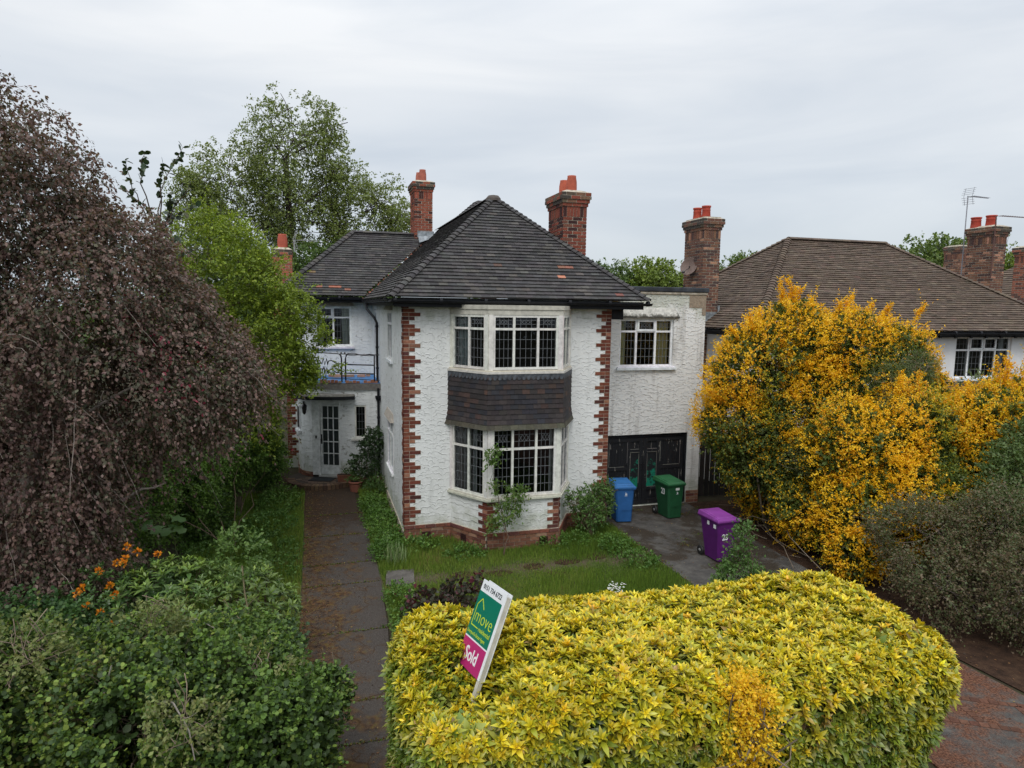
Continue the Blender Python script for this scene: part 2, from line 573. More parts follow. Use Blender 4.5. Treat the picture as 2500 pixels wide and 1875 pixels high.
def window(parent, F, u0, u1, z0, z1, mull=(), transom=None, fw_=0.055, recess=0.06, col=WHT, nu=4, nzl=4, nzu=3, lattice=True,
           sash=(), curtains=(), room=0.9, sill=True, sill_w=0.08, sill_out=0.08, grime=False, thick=0.06, label=None, lw=0.008):
    """a window frame (part) with glazing, sill, curtains and the dim room behind as sub-parts; n=0 is the wall face"""
    n0, n1 = -recess - thick, -recess
    mb = MB()
    cc = lambda: jit(col, 0.05, 0.02)
    mb.fbox(F, u0, u0 + fw_, n0, n1, z0, z1, cc())
    mb.fbox(F, u1 - fw_, u1, n0, n1, z0, z1, cc())
    mb.fbox(F, u0 + fw_, u1 - fw_, n0, n1, z0, z0 + fw_, cc())
    mb.fbox(F, u0 + fw_, u1 - fw_, n0, n1, z1 - fw_, z1, cc())
    edges = [u0 + fw_] + [x for m in mull for x in (m - fw_ / 2, m + fw_ / 2)] + [u1 - fw_]
    lights = [(edges[2 * i], edges[2 * i + 1]) for i in range(len(mull) + 1)]
    for m in mull:
        mb.fbox(F, m - fw_ / 2, m + fw_ / 2, n0, n1, z0 + fw_, z1 - fw_, cc())
    if transom:
        for a, b in lights:
            mb.fbox(F, a, b, n0, n1 + 0.004, transom - fw_ * 0.45, transom + fw_ * 0.45, cc())
    for i in sash:                                                        # opening top lights sit proud
        a, b = lights[i]
        a -= 0.015
        b += 0.015
        zl, zh = transom + fw_ * 0.1, z1 - fw_ * 0.4
        s = 0.055
        mb.fbox(F, a, a + s, n1, n1 + 0.025, zl, zh, cc())
        mb.fbox(F, b - s, b, n1, n1 + 0.025, zl, zh, cc())
        mb.fbox(F, a + s, b - s, n1, n1 + 0.025, zl, zl + s, cc())
        mb.fbox(F, a + s, b - s, n1, n1 + 0.025, zh - s, zh, cc())
    wo = mb.build('window', TIMBER, parent)
    if label:
        wo['label'] = label
    g = MB()
    ng = (n0 + n1) / 2
    for a, b in lights:
        zz = [(z0 + fw_, (transom - fw_ * 0.45) if transom else z1 - fw_, nzl, False)]
        if transom:
            zz.append((transom + fw_ * 0.45, z1 - fw_, nzu, lattice))
        for c, d, nk, lat in zz:
            g.face([fpt(F, a, ng, c), fpt(F, b, ng, c), fpt(F, b, ng, d), fpt(F, a, ng, d)], (1, 1, 1), 0)
            if nu > 1:
                leads(g, F, a, b, c, d, nu, nk, ng + 0.004, 1, lw, lat)
    g.build('glazing', [GLASS, LEAD], wo)
    if sill:
        s = MB()
        s.fbox(F, u0 - sill_w, u1 + sill_w, n0 + 0.02, sill_out, z0 - 0.075, z0 - 0.012, jit(col, 0.05))
        s.fbox(F, u0 - sill_w + 0.02, u1 + sill_w - 0.02, n0 + 0.02, sill_out - 0.03, z0 - 0.012, z0 + 0.012, jit(col, 0.05))
        s.build('sill', TIMBER, wo)
    for a, b, colr in curtains:
        curtain(wo, F, a, b, z0 + 0.02, z1 - 0.03, n0 - 0.10, colr)
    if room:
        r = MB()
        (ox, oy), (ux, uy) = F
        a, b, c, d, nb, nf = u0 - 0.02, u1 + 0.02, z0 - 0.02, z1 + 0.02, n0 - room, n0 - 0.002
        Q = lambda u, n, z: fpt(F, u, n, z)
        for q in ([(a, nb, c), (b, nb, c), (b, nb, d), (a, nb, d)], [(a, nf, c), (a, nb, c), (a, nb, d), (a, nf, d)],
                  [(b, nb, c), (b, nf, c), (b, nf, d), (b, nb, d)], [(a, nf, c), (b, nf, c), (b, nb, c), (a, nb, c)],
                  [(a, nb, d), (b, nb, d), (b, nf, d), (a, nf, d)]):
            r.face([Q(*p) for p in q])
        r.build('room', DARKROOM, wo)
    return wo


def curtain(parent, F, a, b, z0, z1, n, col):
    m = MB()
    k = max(4, int((b - a) / 0.018))
    pts = []
    for i in range(k + 1):
        u = a + (b - a) * i / k
        pts.append((u, n + 0.022 * math.sin(i * 0.95) + 0.008 * math.sin(i * 2.3)))
    for (ua, na), (ub, nb) in zip(pts, pts[1:]):
        m.face([fpt(F, ua, na, z0), fpt(F, ub, nb, z0), fpt(F, ub, nb, z1), fpt(F, ua, na, z1)], col)
    m.build('curtain', CURT, parent, smooth=True)


SLATE = [(10, (0.055, 0.052, 0.052)), (6, (0.068, 0.065, 0.064)), (4, (0.044, 0.042, 0.043)), (2, (0.088, 0.081, 0.074))]


def tiles(mb, P0, U, S, left, right, tmax, pal=SLATE, gauge=0.118, wd=0.19, thick=0.02, spots=(), wob=0.004):
    """a slope laid course by course with separate tiles; left/right give the slope's edges at slope height t"""
    P0, U, S = Vector(P0), Vector(U).normalized(), Vector(S).normalized()
    Nn = U.cross(S).normalized()
    n = int(tmax / gauge)
    for i in range(n + 1):
        t0 = i * gauge
        t1 = min(t0 + gauge * 1.25, tmax + 0.03)
        l0, r0, l1, r1 = left(t0), right(t0), left(min(t1, tmax)), right(min(t1, tmax))
        if r0 - l0 < 0.05:
            break
        sag = random.uniform(-wob, wob)
        k0 = math.floor(l0 / wd) - 1
        s = k0 * wd + (wd / 2 if i % 2 else 0)
        while s < r0:
            a0, b0 = max(s, l0), min(s + wd, r0)
            a1, b1 = max(s, l1), min(s + wd, r1)
            if b0 - a0 > 0.02:
                if b1 < a1:
                    a1 = b1 = min(max((a0 + b0) / 2, l1), max(r1, l1))
                col = pick(pal)
                for (sa, sb, ta, tb, cc) in spots:
                    if sa < (a0 + b0) / 2 < sb and ta < t0 < tb:
                        col = jit(cc, 0.15)
                if random.random() < 0.003:
                    col = jit((0.12, 0.07, 0.055), 0.3)
                j = random.uniform(-wob, wob)
                q = lambda s_, t_, h_: P0 + U * s_ + S * t_ + Nn * h_
                th = thick + j + sag
                mb.hexa([q(a0 + .001, t0, 0.002), q(b0 - .001, t0, 0.002), q(b1 - .001, t1, 0.0), q(a1 + .001, t1, 0.0),
                         q(a0 + .001, t0 - j, th + 0.018), q(b0 - .001, t0 + j, th + 0.018), q(b1 - .001, t1, 0.005), q(a1 + .001, t1, 0.005)], col)
            s += wd


def ridge_caps(mb, A, B, seg=0.16, r=0.105, pal=SLATE, lift=0.03, bonnet=True, spread=0.72):
    """overlapping half-round or bonnet tiles from A (low) to B (high)"""
    A, B = Vector(A), Vector(B)
    d = (B - A)
    Ln = d.length
    d.normalize()
    side = d.cross(Vector((0, 0, 1))).normalized()
    upv = side.cross(d).normalized()
    n = max(1, int(Ln / seg))
    st = Ln / n
    for i in range(n):
        a = A + d * (i * st - (0.02 if bonnet else 0))
        b = A + d * (i * st + st * 1.25)
        col = pick(pal)
        ra, rb = (r * 1.15, r * 0.85) if bonnet else (r, r * 0.98)
        k = 6
        prev = None
        for j in range(k + 1):
            an = PI * (0.5 - spread / 2 + spread * j / k) if True else 0
            ox, oz = math.cos(an), math.sin(an)
            pa = a + side * (ox * ra * 1.15) + upv * ((oz - 0.75) * ra + lift + (0.03 if bonnet else 0))
            pb = b + side * (ox * rb * 1.15) + upv * ((oz - 0.75) * rb + lift)
            pa2 = pa - upv * 0.022
            if prev:
                mb.face([prev[0], pa, pb, prev[1]], col)
                mb.face([prev[2], pa2, pa, prev[0]], tuple(c * 0.8 for c in col))
            prev = (pa, pb, pa2)


def chimney(parent, x0, x1, y0, y1, zb, zt, pal, pots, potc=(0.40, 0.10, 0.06), name='chimney', flare=0.085, soldier=True):
    core = MB()
    core.box(x0 + .006, x1 - .006, y0 + .006, y1 - .006, zb, zt - .02, (0.42, 0.36, 0.28), 1)
    nb = int((zt - zb) / CO)
    ncap = 4
    nsol = 3 if soldier else 0
    nst = nb - ncap - nsol
    lx, ly = x1 - x0, y1 - y0
    frames = [((x0, y0), (1, 0), lx), ((x0, y1), (0, -1), ly), ((x1, y0), (0, 1), ly), ((x1, y1), (-1, 0), lx)]
    for q, (o, u, ln) in enumerate(frames):
        brick_run(core, (o, u), ln, zb, nst, pal, 0.004, phase=q % 2, gap=.017)
        if soldier:
            zs = zb + nst * CO
            k = int(ln / 0.078)
            for i in range(k):
                a, b = ln * i / k, ln * (i + 1) / k
                core.fbox((o, u), a + .005, b - .005, 0.0, 0.006, zs + .006, zs + nsol * CO - .006, pick(pal), 0)
    zc = zb + (nst + nsol) * CO
    for i in range(ncap):
        fl = flare * (i + 1) / 3 if i < 3 else flare * 0.95
        P = pal if i == 0 else DARKBR + DARKBR + pal[:1]
        X0, X1, Y0, Y1 = x0 - fl, x1 + fl, y0 - fl, y1 + fl
        core.box(X0 + .008, X1 - .008, Y0 + .008, Y1 - .008, zc + i * CO, zc + (i + 1) * CO, (0.3, 0.27, 0.22), 1)
        for q, (o, u, ln) in enumerate((((X0, Y0), (1, 0), X1 - X0), ((X0, Y1), (0, -1), Y1 - Y0), ((X1, Y0), (0, 1), Y1 - Y0), ((X1, Y1), (-1, 0), X1 - X0))):
            brick_run(core, (o, u), ln, zc + i * CO, 1, P, 0.004, phase=(i + q) % 2, base=-0.006)
    zt2 = zc + ncap * CO
    fl = flare * 0.85
    # mortar flaunching
    core.hexa([(x0 - fl, y0 - fl, zt2), (x1 + fl, y0 - fl, zt2), (x1 + fl, y1 + fl, zt2), (x0 - fl, y1 + fl, zt2),
               (x0 + .1, y0 + .1, zt2 + .07), (x1 - .1, y0 + .1, zt2 + .07), (x1 - .1, y1 - .1, zt2 + .07), (x0 + .1, y1 - .1, zt2 + .07)], (0.4, 0.38, 0.3), 1)
    ch = core.build(name, [BRICK, MORTAR], parent)
    for (px, py, r, h, style) in pots:
        p = MB()
        if style == 'bottle':
            prof = [(r * 1.0, 0), (r * 1.03, h * .35), (r * 1.0, h * .65), (r * .84, h * .92), (r * .86, h), (r * .70, h), (r * .68, h * .4)]
        else:
            prof = [(r * 1.12, 0), (r * 1.0, h * .62), (r * 1.08, h * .66), (r * 1.0, h * .72), (r * 1.0, h * .86), (r * 1.14, h * .9), (r * 1.14, h), (r * .82, h), (r * .8, h * .5)]
        p.lathe((px, py, zt2 + 0.03), prof, 18, jit(potc, 0.15))
        p.build('chimney_pot', POT, ch, smooth=True)
    return ch


# ================================================================== the house
ZP, ZE, WD, GY, GX = 0.363, 5.18, 4.78, 1.165, 7.99
bL, b0, b1, bR, bD = 1.037, 1.63, 3.223, 3.759, 0.93
house = empty('house', (0, 0, 0), 'white roughcast detached house with red brick quoins, a two-storey bay and dark hipped roof', 'house')

walls = MB()
F_front = ((0, 0), (1, 0))
CL = 5.15                                                         # where the porch meets the left wall
F_left = ((0, 7.6), (0, -1))
wall_panel(walls, F_front, WD, 0, ZE + .12, [(bL + .05, bR - .05, 1.09, 2.62), (bL + .05, bR - .05, 3.8, 5.05)])
left_holes = [(7.6 - 3.05, 7.6 - 2.02, 3.80, 5.0), (7.6 - 3.2, 7.6 - 1.95, 1.05, 2.28), (0.25, 1.35, 2.98, 5.0)]
wall_panel(walls, F_left, 7.6, 0, ZE + .12, left_holes, mat=1)
walls.face([(WD, 0, 0), (WD, 9, 0), (WD, 9, ZE), (WD, 0, ZE)])
# wing at the back left
YW = 7.6
F_wing = ((-2.65, YW), (1, 0))
wall_panel(walls, F_wing, 2.65, 0, 5.3, [(2.65 - 1.76, 2.65 - 0.66, 3.83, 5.07)], mat=1)
walls.face([(-2.65, 12, 0), (-2.65, YW, 0), (-2.65, YW, 5.3), (-2.65, 12, 5.3)], (1, 1, 1), 1)
walls.face([(8.0, 12, 0), (-2.65, 12, 0), (-2.65, 12, 5.3), (8.0, 12, 5.3)], (1, 1, 1), 1)
walls.build('wall', [PAINT, PAINT_SIDE], house)

# garage extension
gar = MB()
GZ = 5.49
F_gar = ((WD, GY), (1, 0))
wall_panel(gar, F_gar, GX - WD, 0, GZ, [(0.45, 7.62 - WD, 0, 1.90), (5.57 - WD, 7.08 - WD, 3.65, 4.87)], depth=0.16)
gar.face([(GX, GY, 0), (GX, 9, 0), (GX, 9, GZ), (GX, GY, GZ)])
gar.build('garage_wall', PAINT_OLD, house)


def moss_extra(ns, ls, t, c):
    n = nd(ns, 'ShaderNodeTexNoise', Scale=9.0, Detail=9.0, Roughness=0.75)
    ls.new(t.outputs['Object'], n.inputs['Vector'])
    sp = nd(ns, 'ShaderNodeSeparateXYZ')
    ls.new(t.outputs['Object'], sp.inputs[0])
    lowz = mth(ns, ls, 'MULTIPLY', mth(ns, ls, 'SUBTRACT', 5.02, sp.outputs['Z']), 1.6)
    f = ramp(ns, ls, mth(ns, ls, 'ADD', n.outputs['Fac'], lowz), [(0.50, 0.0), (0.66, 0.9)])
    return mixc(ns, ls, f, c, (0.07, 0.068, 0.055))


hoodm = MB()
hoodm.box(5.44, 7.22, GY - 0.055, GY - .002, 4.895, 4.93, (.5, .49, .44), 0)
hoodm.hexa([(5.46, GY - .07, 4.9305), (7.2, GY - .07, 4.9305), (7.2, GY - .002, 4.9305), (5.46, GY - .002, 4.9305), (5.56, GY - .014, 5.15), (7.1, GY - .014, 5.15), (7.1, GY - .002, 5.15), (5.56, GY - .002, 5.15)], (.62, .61, .56), 0)
hoodm.build('window_hood', attr_mat('mossy_render', .9, .2, .3, 12, .8, extra=moss_extra), house)
par = MB()
par.box(WD + 0.02, GX + 0.05, GY - 0.06, 8.9, 5.56, 5.68, mat=0)
par.box(WD + 0.02, GX + 0.03, GY - 0.035, 8.9, GZ + 0.001, 5.559, mat=1)
po_ = par.build('parapet', [FELT, MORTAR], house, bevel=0.02)
pm = MB()                                                          # the patch of bare render
pm.box(7.50, 7.985, GY - 0.014, GY - 0.002, 5.17, 5.485, (0.30, 0.24, 0.18))
pm.box(7.88, 7.985, GY - 0.0135, GY - 0.002, 4.98, 5.17, (0.30, 0.24, 0.18))
pm.build('bare_render', STONE, house)

# quoins
def quoin(F, rev, z0, n, depth=0.014, start=0, lens=(0.25, 0.13, 0.25, 0.37), side=None):
    mb = MB()
    for i in range(n):
        ln = lens[(i + start) % 4]
        z = z0 + i * CO
        parts = [(0, ln)] if ln < 0.3 else [(0, 0.125), (0.125, ln)]
        if ln > .2 and ln < .3 and i % 4 == 2:
            parts = [(0, ln / 2), (ln / 2, ln)]
        mb.fbox(F, *((0.0, ln) if not rev else (rev - ln, rev)), -0.01, depth - 0.004, z, z + CO, (0.42, 0.34, 0.25), 1)
        parts = [(a, b + (random.uniform(-.008, .008) if b == ln else 0)) for a, b in parts]
        for a, b in parts:
            if rev:
                a, b = rev - b, rev - a
            a2 = a + (0.005 if a > 0 and not (rev and a == rev - ln) else 0)
            mb.fbox(F, a2, b - 0.004, 0, depth, z + .005, z + CO - .006, pick(RED), 0)
        if side:
            FS, rs = side
            l2 = lens[(i + start + 2) % 4] * 0.62
            mb.fbox(FS, rs - l2, rs + depth, -0.01, depth - 0.003, z + .004, z + CO - .005, pick(RED), 0)
    return mb


nq = int((ZE - ZP) / CO)
quoin(F_front, None, ZP, nq, side=(F_left, 7.6)).build('quoin', [BRICK, MORTAR], house)
quoin(F_front, WD, ZP, nq).build('quoin', [BRICK, MORTAR], house)
quoin(F_wing, None, 0.3, 58, start=1).build('quoin', [BRICK, MORTAR], house)

# plinth
def unit(a, b):
    d = Vector((b[0] - a[0], b[1] - a[1]))
    return d.length, (d.x / d.length, d.y / d.length)


bay_pts = [(bL, 0), (b0, -bD), (b1, -bD), (bR, 0)]
pl = MB()
runs = [((0, 0), (bL, 0)), (bay_pts[0], bay_pts[1]), (bay_pts[1], bay_pts[2]), (bay_pts[2], bay_pts[3]), ((bR, 0), (WD, 0))]
vents = {0: (0.38, 0.58), 1: (0.35, 0.52), 2: (1.15, 1.35)}
for k, (a, b) in enumerate(runs):
    ln, u = unit(a, b)
    F = (a, u)
    pl.fbox(F, -0.0, ln, -0.05, 0.03, -0.1, ZP - 0.004, (0.35, 0.3, 0.25), 1)
    for i in range(5):
        z = ZP - (i + 1) * CO * 0.95
        if i < 1:
            brick_run(pl, F, ln, z, 1, [(3, (0.20, 0.075, 0.05)), (2, (0.15, 0.06, 0.05))], 0.055, 0.23, co=CO * .95, phase=i)
        else:
            brick_run(pl, F, ln, z, 1, PLINTH, 0.042, 0.24, co=CO * .95, phase=i)
    if k in vents:
        a_, b_ = vents[k]
        zt = ZP - CO * 1.9
        pl.fbox(F, a_, b_, 0.0, 0.047, zt - CO * 1.9, zt - .008, (0.05, 0.018, 0.016), 0)
        for i in range(6):
            for j in range(4):
                uu = a_ + .018 + i * (b_ - a_ - .02) / 6
                zz = zt - CO * 1.8 + j * .036
                pl.fbox(F, uu, uu + .016, 0.0475, 0.049, zz, zz + .02, (0.02, 0.01, 0.01), 0)
FLn = 7.6
pl.fbox(F_left, 2.4, FLn, -0.02, 0.02, -0.1, ZP - 0.13, (0.16, 0.14, 0.12), 1)
pl.build('plinth', [BRICK, MORTAR], house)
pl = MB()
pl.fbox(F_gar, 7.62 - WD, GX - WD + 0.0, -0.02, 0.01, -0.1, 0.30, (0.3, 0.25, 0.2), 1)
brick_run(pl, ((7.63, GY), (1, 0)), GX - 7.63, 0.0, 4, PLINTH, 0.02)
pl.build('plinth', [BRICK, MORTAR], house)

# ---------------- the bay
bayw = MB()
for k in (0, 1, 2):
    a, b = bay_pts[k], bay_pts[k + 1]
    bayw.face([(a[0], a[1], 0.3), (b[0], b[1], 0.3), (b[0], b[1], 1.07), (a[0], a[1], 1.07)])
bw = bayw.build('bay_wall', PAINT, house)
ln1, u1 = unit(bay_pts[0], bay_pts[1])
F1, F2 = (bay_pts[0], u1), (bay_pts[1], (1, 0))
ln2 = b1 - b0
ln3, u3 = unit(bay_pts[2], bay_pts[3])
F3 = (bay_pts[2], u3)
q1 = quoin(F2, None, ZP, 8, lens=(0.13, 0.25, 0.13, 0.25), side=None)
for i in range(8):
    l = 0.25 if i % 2 == 0 else 0.13
    q1.fbox(F1, ln1 - l, ln1 + .006, 0, 0.014, ZP + i * CO + .004, ZP + (i + 1) * CO - .006, pick(RED), 0)
q1.build('quoin', [BRICK, MORTAR], house)
q2 = quoin(F2, ln2, ZP, 8, lens=(0.25, 0.13, 0.25, 0.13))
for i in range(8):
    l = 0.13 if i % 2 == 0 else 0.25
    q2.fbox(F3, -.006, l * .8, 0, 0.014, ZP + i * CO + .004, ZP + (i + 1) * CO - .006, pick(RED), 0)
q2.build('quoin', [BRICK, MORTAR], house)


def off(pts, d):
    """offset the bay outline outwards by d"""
    (a, b, c, e_) = pts
    n1v = (u1[1], -u1[0])
    n3v = (u3[1], -u3[0])
    def inter(p, u, q, v):
        den = u[0] * v[1] - u[1] * v[0]
        t = ((q[0] - p[0]) * v[1] - (q[1] - p[1]) * v[0]) / den
        return (p[0] + u[0] * t, p[1] + u[1] * t)
    P1 = (a[0] + n1v[0] * d, a[1] + n1v[1] * d)
    P2 = (b[0], b[1] - d)
    P3 = (c[0] + n3v[0] * d, c[1] + n3v[1] * d)
    return [inter(P1, u1, (0, 0), (1, 0)), inter(P1, u1, P2, (1, 0)), inter(P2, (1, 0), P3, u3), inter(P3, u3, (0, 0), (1, 0))]


def slab(mb, pts, z0, z1, col, mat=0, pts2=None):
    pts2 = pts2 or pts
    n = len(pts)
    for i in range(n):
        j = (i + 1) % n
        mb.face([(*pts[i], z0), (*pts[j], z0), (*pts2[j], z1), (*pts2[i], z1)], col, mat)
    mb.face([(*p, z1) for p in pts2], col, mat)
    mb.face([(*p, z0) for p in pts[::-1]], col, mat)


def bay_storey(zs, zh, tr, nm, sill_z):
    for (F, ln, mulls, curt) in (
            (F1, ln1, (ln1 * 0.5,), 'L'),
            (F2, ln2, (0.535, 1.06), 'M'),
            (F3, ln3, (ln3 * 0.5,), 'R')):
        e0, e1 = (0.06, 0.075) if curt != 'M' else (0.085, 0.085)
        cur = []
        if curt == 'L':
            cur = [(0.1, 0.42, (0.30, 0.34, 0.34))]
            if nm == 'low':
                cur = [(0.1, 0.52, (0.26, 0.24, 0.23)), (0.56, 0.64, (0.34, 0.35, 0.34))]
        if curt == 'R':
            cur = [(0.05, 0.5, (0.35, 0.37, 0.36))]
        if curt == 'M' and nm == 'low':
            cur = [(1.42, 1.48, (0.3, 0.31, 0.3))]
        w_ = window(house, F, e0, ln - e1, zs, zh, mulls, tr, fw_=0.05, recess=-0.02, thick=0.07, curtains=cur, room=0, sill=False,
                    nu=4 if curt == 'M' else 4, nzl=4 if nm == 'up' else 5, nzu=3)
        t = MB()                                             # corner posts
        z1 = zh + 0.0
        t.fbox(F, -0.005, e0, -0.06, 0.035, zs - .03, z1, jit(WHT, .04))
        t2 = MB()
        t2.fbox(F, ln - e1, ln + .005, -0.06, 0.033, zs - .03, z1, jit(WHT, .04))
        t.build('corner_post', TIMBER, w_)
        t2.build('corner_post', TIMBER, w_)
    s = MB()
    slab(s, off(bay_pts, 0.075), sill_z, sill_z + 0.045, jit((0.62, 0.6, 0.53), .05))
    slab(s, off(bay_pts, 0.05), sill_z + 0.0455, sill_z + 0.075, jit((0.55, 0.52, 0.44), .05))
    s.build('bay_sill', TIMBER, house)


bay_storey(3.83, 4.96, 4.67, 'up', 3.745)
bay_storey(1.13, 2.60, 2.15, 'low', 1.055)
wb = MB()                                                            # added faces coloured like the unlit room, covering the pale band inside the bay
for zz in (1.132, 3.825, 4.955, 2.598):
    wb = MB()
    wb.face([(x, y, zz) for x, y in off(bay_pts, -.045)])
    wb.build('dark_bay_lining', DARKROOM, house)
hd = MB()
slab(hd, off(bay_pts, 0.03), 4.961, 5.07, (0.55, 0.53, 0.46))
slab(hd, off(bay_pts, 0.05), 5.0705, 5.16, (0.50, 0.48, 0.41))
hd.build('bay_head', TIMBER, house)
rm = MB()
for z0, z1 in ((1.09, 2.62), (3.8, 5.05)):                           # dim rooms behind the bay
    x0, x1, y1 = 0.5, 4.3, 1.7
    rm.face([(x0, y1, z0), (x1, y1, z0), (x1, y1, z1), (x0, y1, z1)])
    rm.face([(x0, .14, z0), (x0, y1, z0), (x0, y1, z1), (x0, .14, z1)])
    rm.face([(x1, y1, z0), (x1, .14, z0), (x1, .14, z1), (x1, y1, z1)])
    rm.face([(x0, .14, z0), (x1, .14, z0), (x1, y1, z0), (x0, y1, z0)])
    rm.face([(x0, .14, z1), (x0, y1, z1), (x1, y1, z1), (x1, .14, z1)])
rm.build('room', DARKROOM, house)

# tile hung apron between the two storeys
HUNG = [(6, (0.036, 0.030, 0.031)), (5, (0.046, 0.038, 0.037)), (2, (0.064, 0.040, 0.034)), (3, (0.030, 0.030, 0.036)), (.6, (0.095, 0.052, 0.04))]
ap = MB()
zt_, zb_ = 3.745, 2.585
rows = 11
for k in range(rows):
    f0, f1 = k / rows, (k + 1) / rows
    z0 = zb_ + (zt_ - zb_) * f0
    z1 = zb_ + (zt_ - zb_) * min(1, f1 + 0.015)
    fl = lambda f: 0.05 + 0.055 * max(0, 1 - f * 3.2) ** 1.6
    lo, hi = off(bay_pts, fl(f0) + 0.022), off(bay_pts, fl(f1) + 0.004)
    for i in range(3):
        a, b, c, d = Vector(lo[i]), Vector(lo[i + 1]), Vector(hi[i + 1]), Vector(hi[i])
        ln = (b - a).length
        nt_ = max(2, round(ln / 0.175))
        cuts = [0.0] + [min(1, max(0, (j + (0.5 if k % 2 else 0)) / nt_)) for j in range(0 if k % 2 else 1, nt_ + 1)]
        cuts = sorted({round(q, 4) for q in cuts + [1.0]})
        for s0, s1 in zip(cuts, cuts[1:]):
            if s1 - s0 < .01:
                continue
            if k == 0:
                col = jit((0.075, 0.07, 0.05), .2)
            else:
                col = pick(HUNG)
            p0, p1, p2, p3 = a.lerp(b, s0), a.lerp(b, s1), d.lerp(c, s1), d.lerp(c, s0)
            g = (b - a).normalized() * 0.0012
            inn = Vector((0, 0.016))
            dz = random.uniform(-.003, .003)
            ap.hexa([(*(p0 + g), z0 + dz), (*(p1 - g), z0 + dz), (*(p1 - g + inn), z0 + .002), (*(p0 + g + inn), z0 + .002),
                     (*(p3 + g), z1), (*(p2 - g), z1), (*(p2 - g + inn), z1), (*(p3 + g + inn), z1)], col)
core = off(bay_pts, 0.02)
slab(ap, core, 2.6, 3.744, (0.03, 0.03, 0.03))
# scalloped lead flashing at the top
sc_ = off(bay_pts, 0.066)
sc2 = off(bay_pts, 0.082)
for i in range(3):
    a, b = Vector(sc_[i]), Vector(sc_[i + 1])
    n = max(3, round((b - a).length / 0.105))
    nn = Vector(((b - a).y, -(b - a).x)).normalized()
    for j in range(n):
        p, q = a.lerp(b, j / n), a.lerp(b, (j + 1) / n)
        pts = [(*p, 3.744), (*q, 3.744)]
        for m_ in range(7):
            tt = m_ / 6
            pp = q.lerp(p, tt) + nn * (0.012 * math.sin(PI * tt))
            pts.append((*pp, 3.655 - 0.038 * math.sin(PI * tt)))
        ap.face(pts, (1, 1, 1), 1)
ap.build('tile_apron', [TILE, plain('dark_lead', (0.07, 0.078, 0.09), .55, .3, .4, 9)], house)

# ---------------- roofs
SL = math.hypot(2.9, 2.55)
ch_, sh_ = 2.9 / SL, 2.55 / SL
ZR = 5.30
roof = MB()
OR = (0.32, 0.12, 0.08)
OR2 = (0.42, 0.17, 0.11)
sp_front = [(3.22, 3.42, 0.36, 0.47, OR2), (3.86, 4.06, 0.62, 0.75, OR2), (1.2, 1.3, 0.0, 0.1, OR), (4.8, 4.95, 0.0, 0.1, (0.22, 0.09, 0.07)), (5.05, 5.2, .1, .2, (0.22, 0.09, 0.07)),
            (4.5, 4.65, 0.9, 1.0, (0.22, 0.09, 0.07)), (4.1, 4.3, 1.05, 1.15, (0.2, 0.09, 0.06)), (3.9, 4.1, 1.05, 1.15, (0.2, 0.09, 0.06)), (4.3, 4.45, 0.85, .93, (0.2, 0.08, 0.06))]
tiles(roof, (-0.3, -0.40, ZR), (1, 0, 0), (0, ch_, sh_), lambda t: t * ch_, lambda t: 5.8 - t * ch_, SL, spots=sp_front)
tiles(roof, (-0.3, 7.2, ZR), (0, -1, 0), (ch_, 0, sh_), lambda t: -t * ch_, lambda t: 7.6 - t * ch_, SL)
tiles(roof, (5.5, -0.40, ZR), (0, 1, 0), (-ch_, 0, sh_), lambda t: t * ch_, lambda t: 11.0, SL, wd=0.38)
roof.build('roof', TILE, house)
hips = MB()
AP = (2.6, 2.5, ZR + 2.55)
ridge_caps(hips, (-0.3, -0.40, ZR), AP, 0.15, 0.092, lift=.018)
ridge_caps(hips, (5.5, -0.40, ZR), AP, 0.15, 0.092, lift=.018)
ridge_caps(hips, AP, (2.6, 10.4, ZR + 2.55), 0.3, 0.125, bonnet=False, lift=0.04)
hips.lathe((AP[0], AP[1], AP[2] - .08), [(0.2, 0), (0.19, .06), (0.13, .13), (0.0, .155)], 12, (0.09, 0.075, 0.065))
hips.build('hip_tiles', TILE, house, smooth=False)
wr = MB()
ZW = 5.40
SW = math.hypot(2.5, 2.2)
cw, sw = 2.5 / SW, 2.2 / SW
tiles(wr, (-2.95, 7.2, ZW), (1, 0, 0), (0, cw, sw), lambda t: t * cw, lambda t: 2.68 + t * cw, SW,
      spots=[(1.3, 1.5, .25, .36, OR), (1.7, 1.9, .25, .36, OR), (2.1, 2.3, .15, .25, (0.2, .09, .06)), (1.0, 1.3, 1.0, 1.1, (0.17, 0.12, 0.06)), ])
tiles(wr, (-2.95, 12.2, ZW), (0, -1, 0), (cw, 0, sw), lambda t: t * cw, lambda t: 5.0 - t * cw, SW)
ridge_caps(wr, (-2.95, 7.2, ZW), (-0.45, 9.7, ZW + 2.2), 0.18, 0.11)
ridge_caps(wr, (-0.45, 9.7, ZW + 2.2), (2.1, 9.7, ZW + 2.2), 0.3, 0.12, bonnet=False, lift=0.04)
for i in range(26):                                                 # broken mortar along the valley
    f = i / 26 + random.uniform(-.01, .01)
    p = Vector((-0.3 + 2.5 * f, 7.2 + 2.5 * f, ZR + 2.2 * f + 0.05))
    if random.random() < 0.75:
        s = random.uniform(.02, .045)
        wr.box(p.x - s, p.x + s, p.y - s, p.y + s, p.z - .02, p.z + .03, jit(random.choice([(0.40, 0.16, 0.11), (0.22, 0.19, 0.15), (0.2, 0.12, 0.09)]), .2))
wr.build('wing_roof', TILE, house)
rr = MB()
SR = math.hypot(1.2, 0.97)
cr_, sr_ = 1.2 / SR, 0.97 / SR
tiles(rr, (2.65, 8.2, 7.82), (1, 0, 0), (0, cr_, sr_), lambda t: t * cr_, lambda t: 1.6, SR)
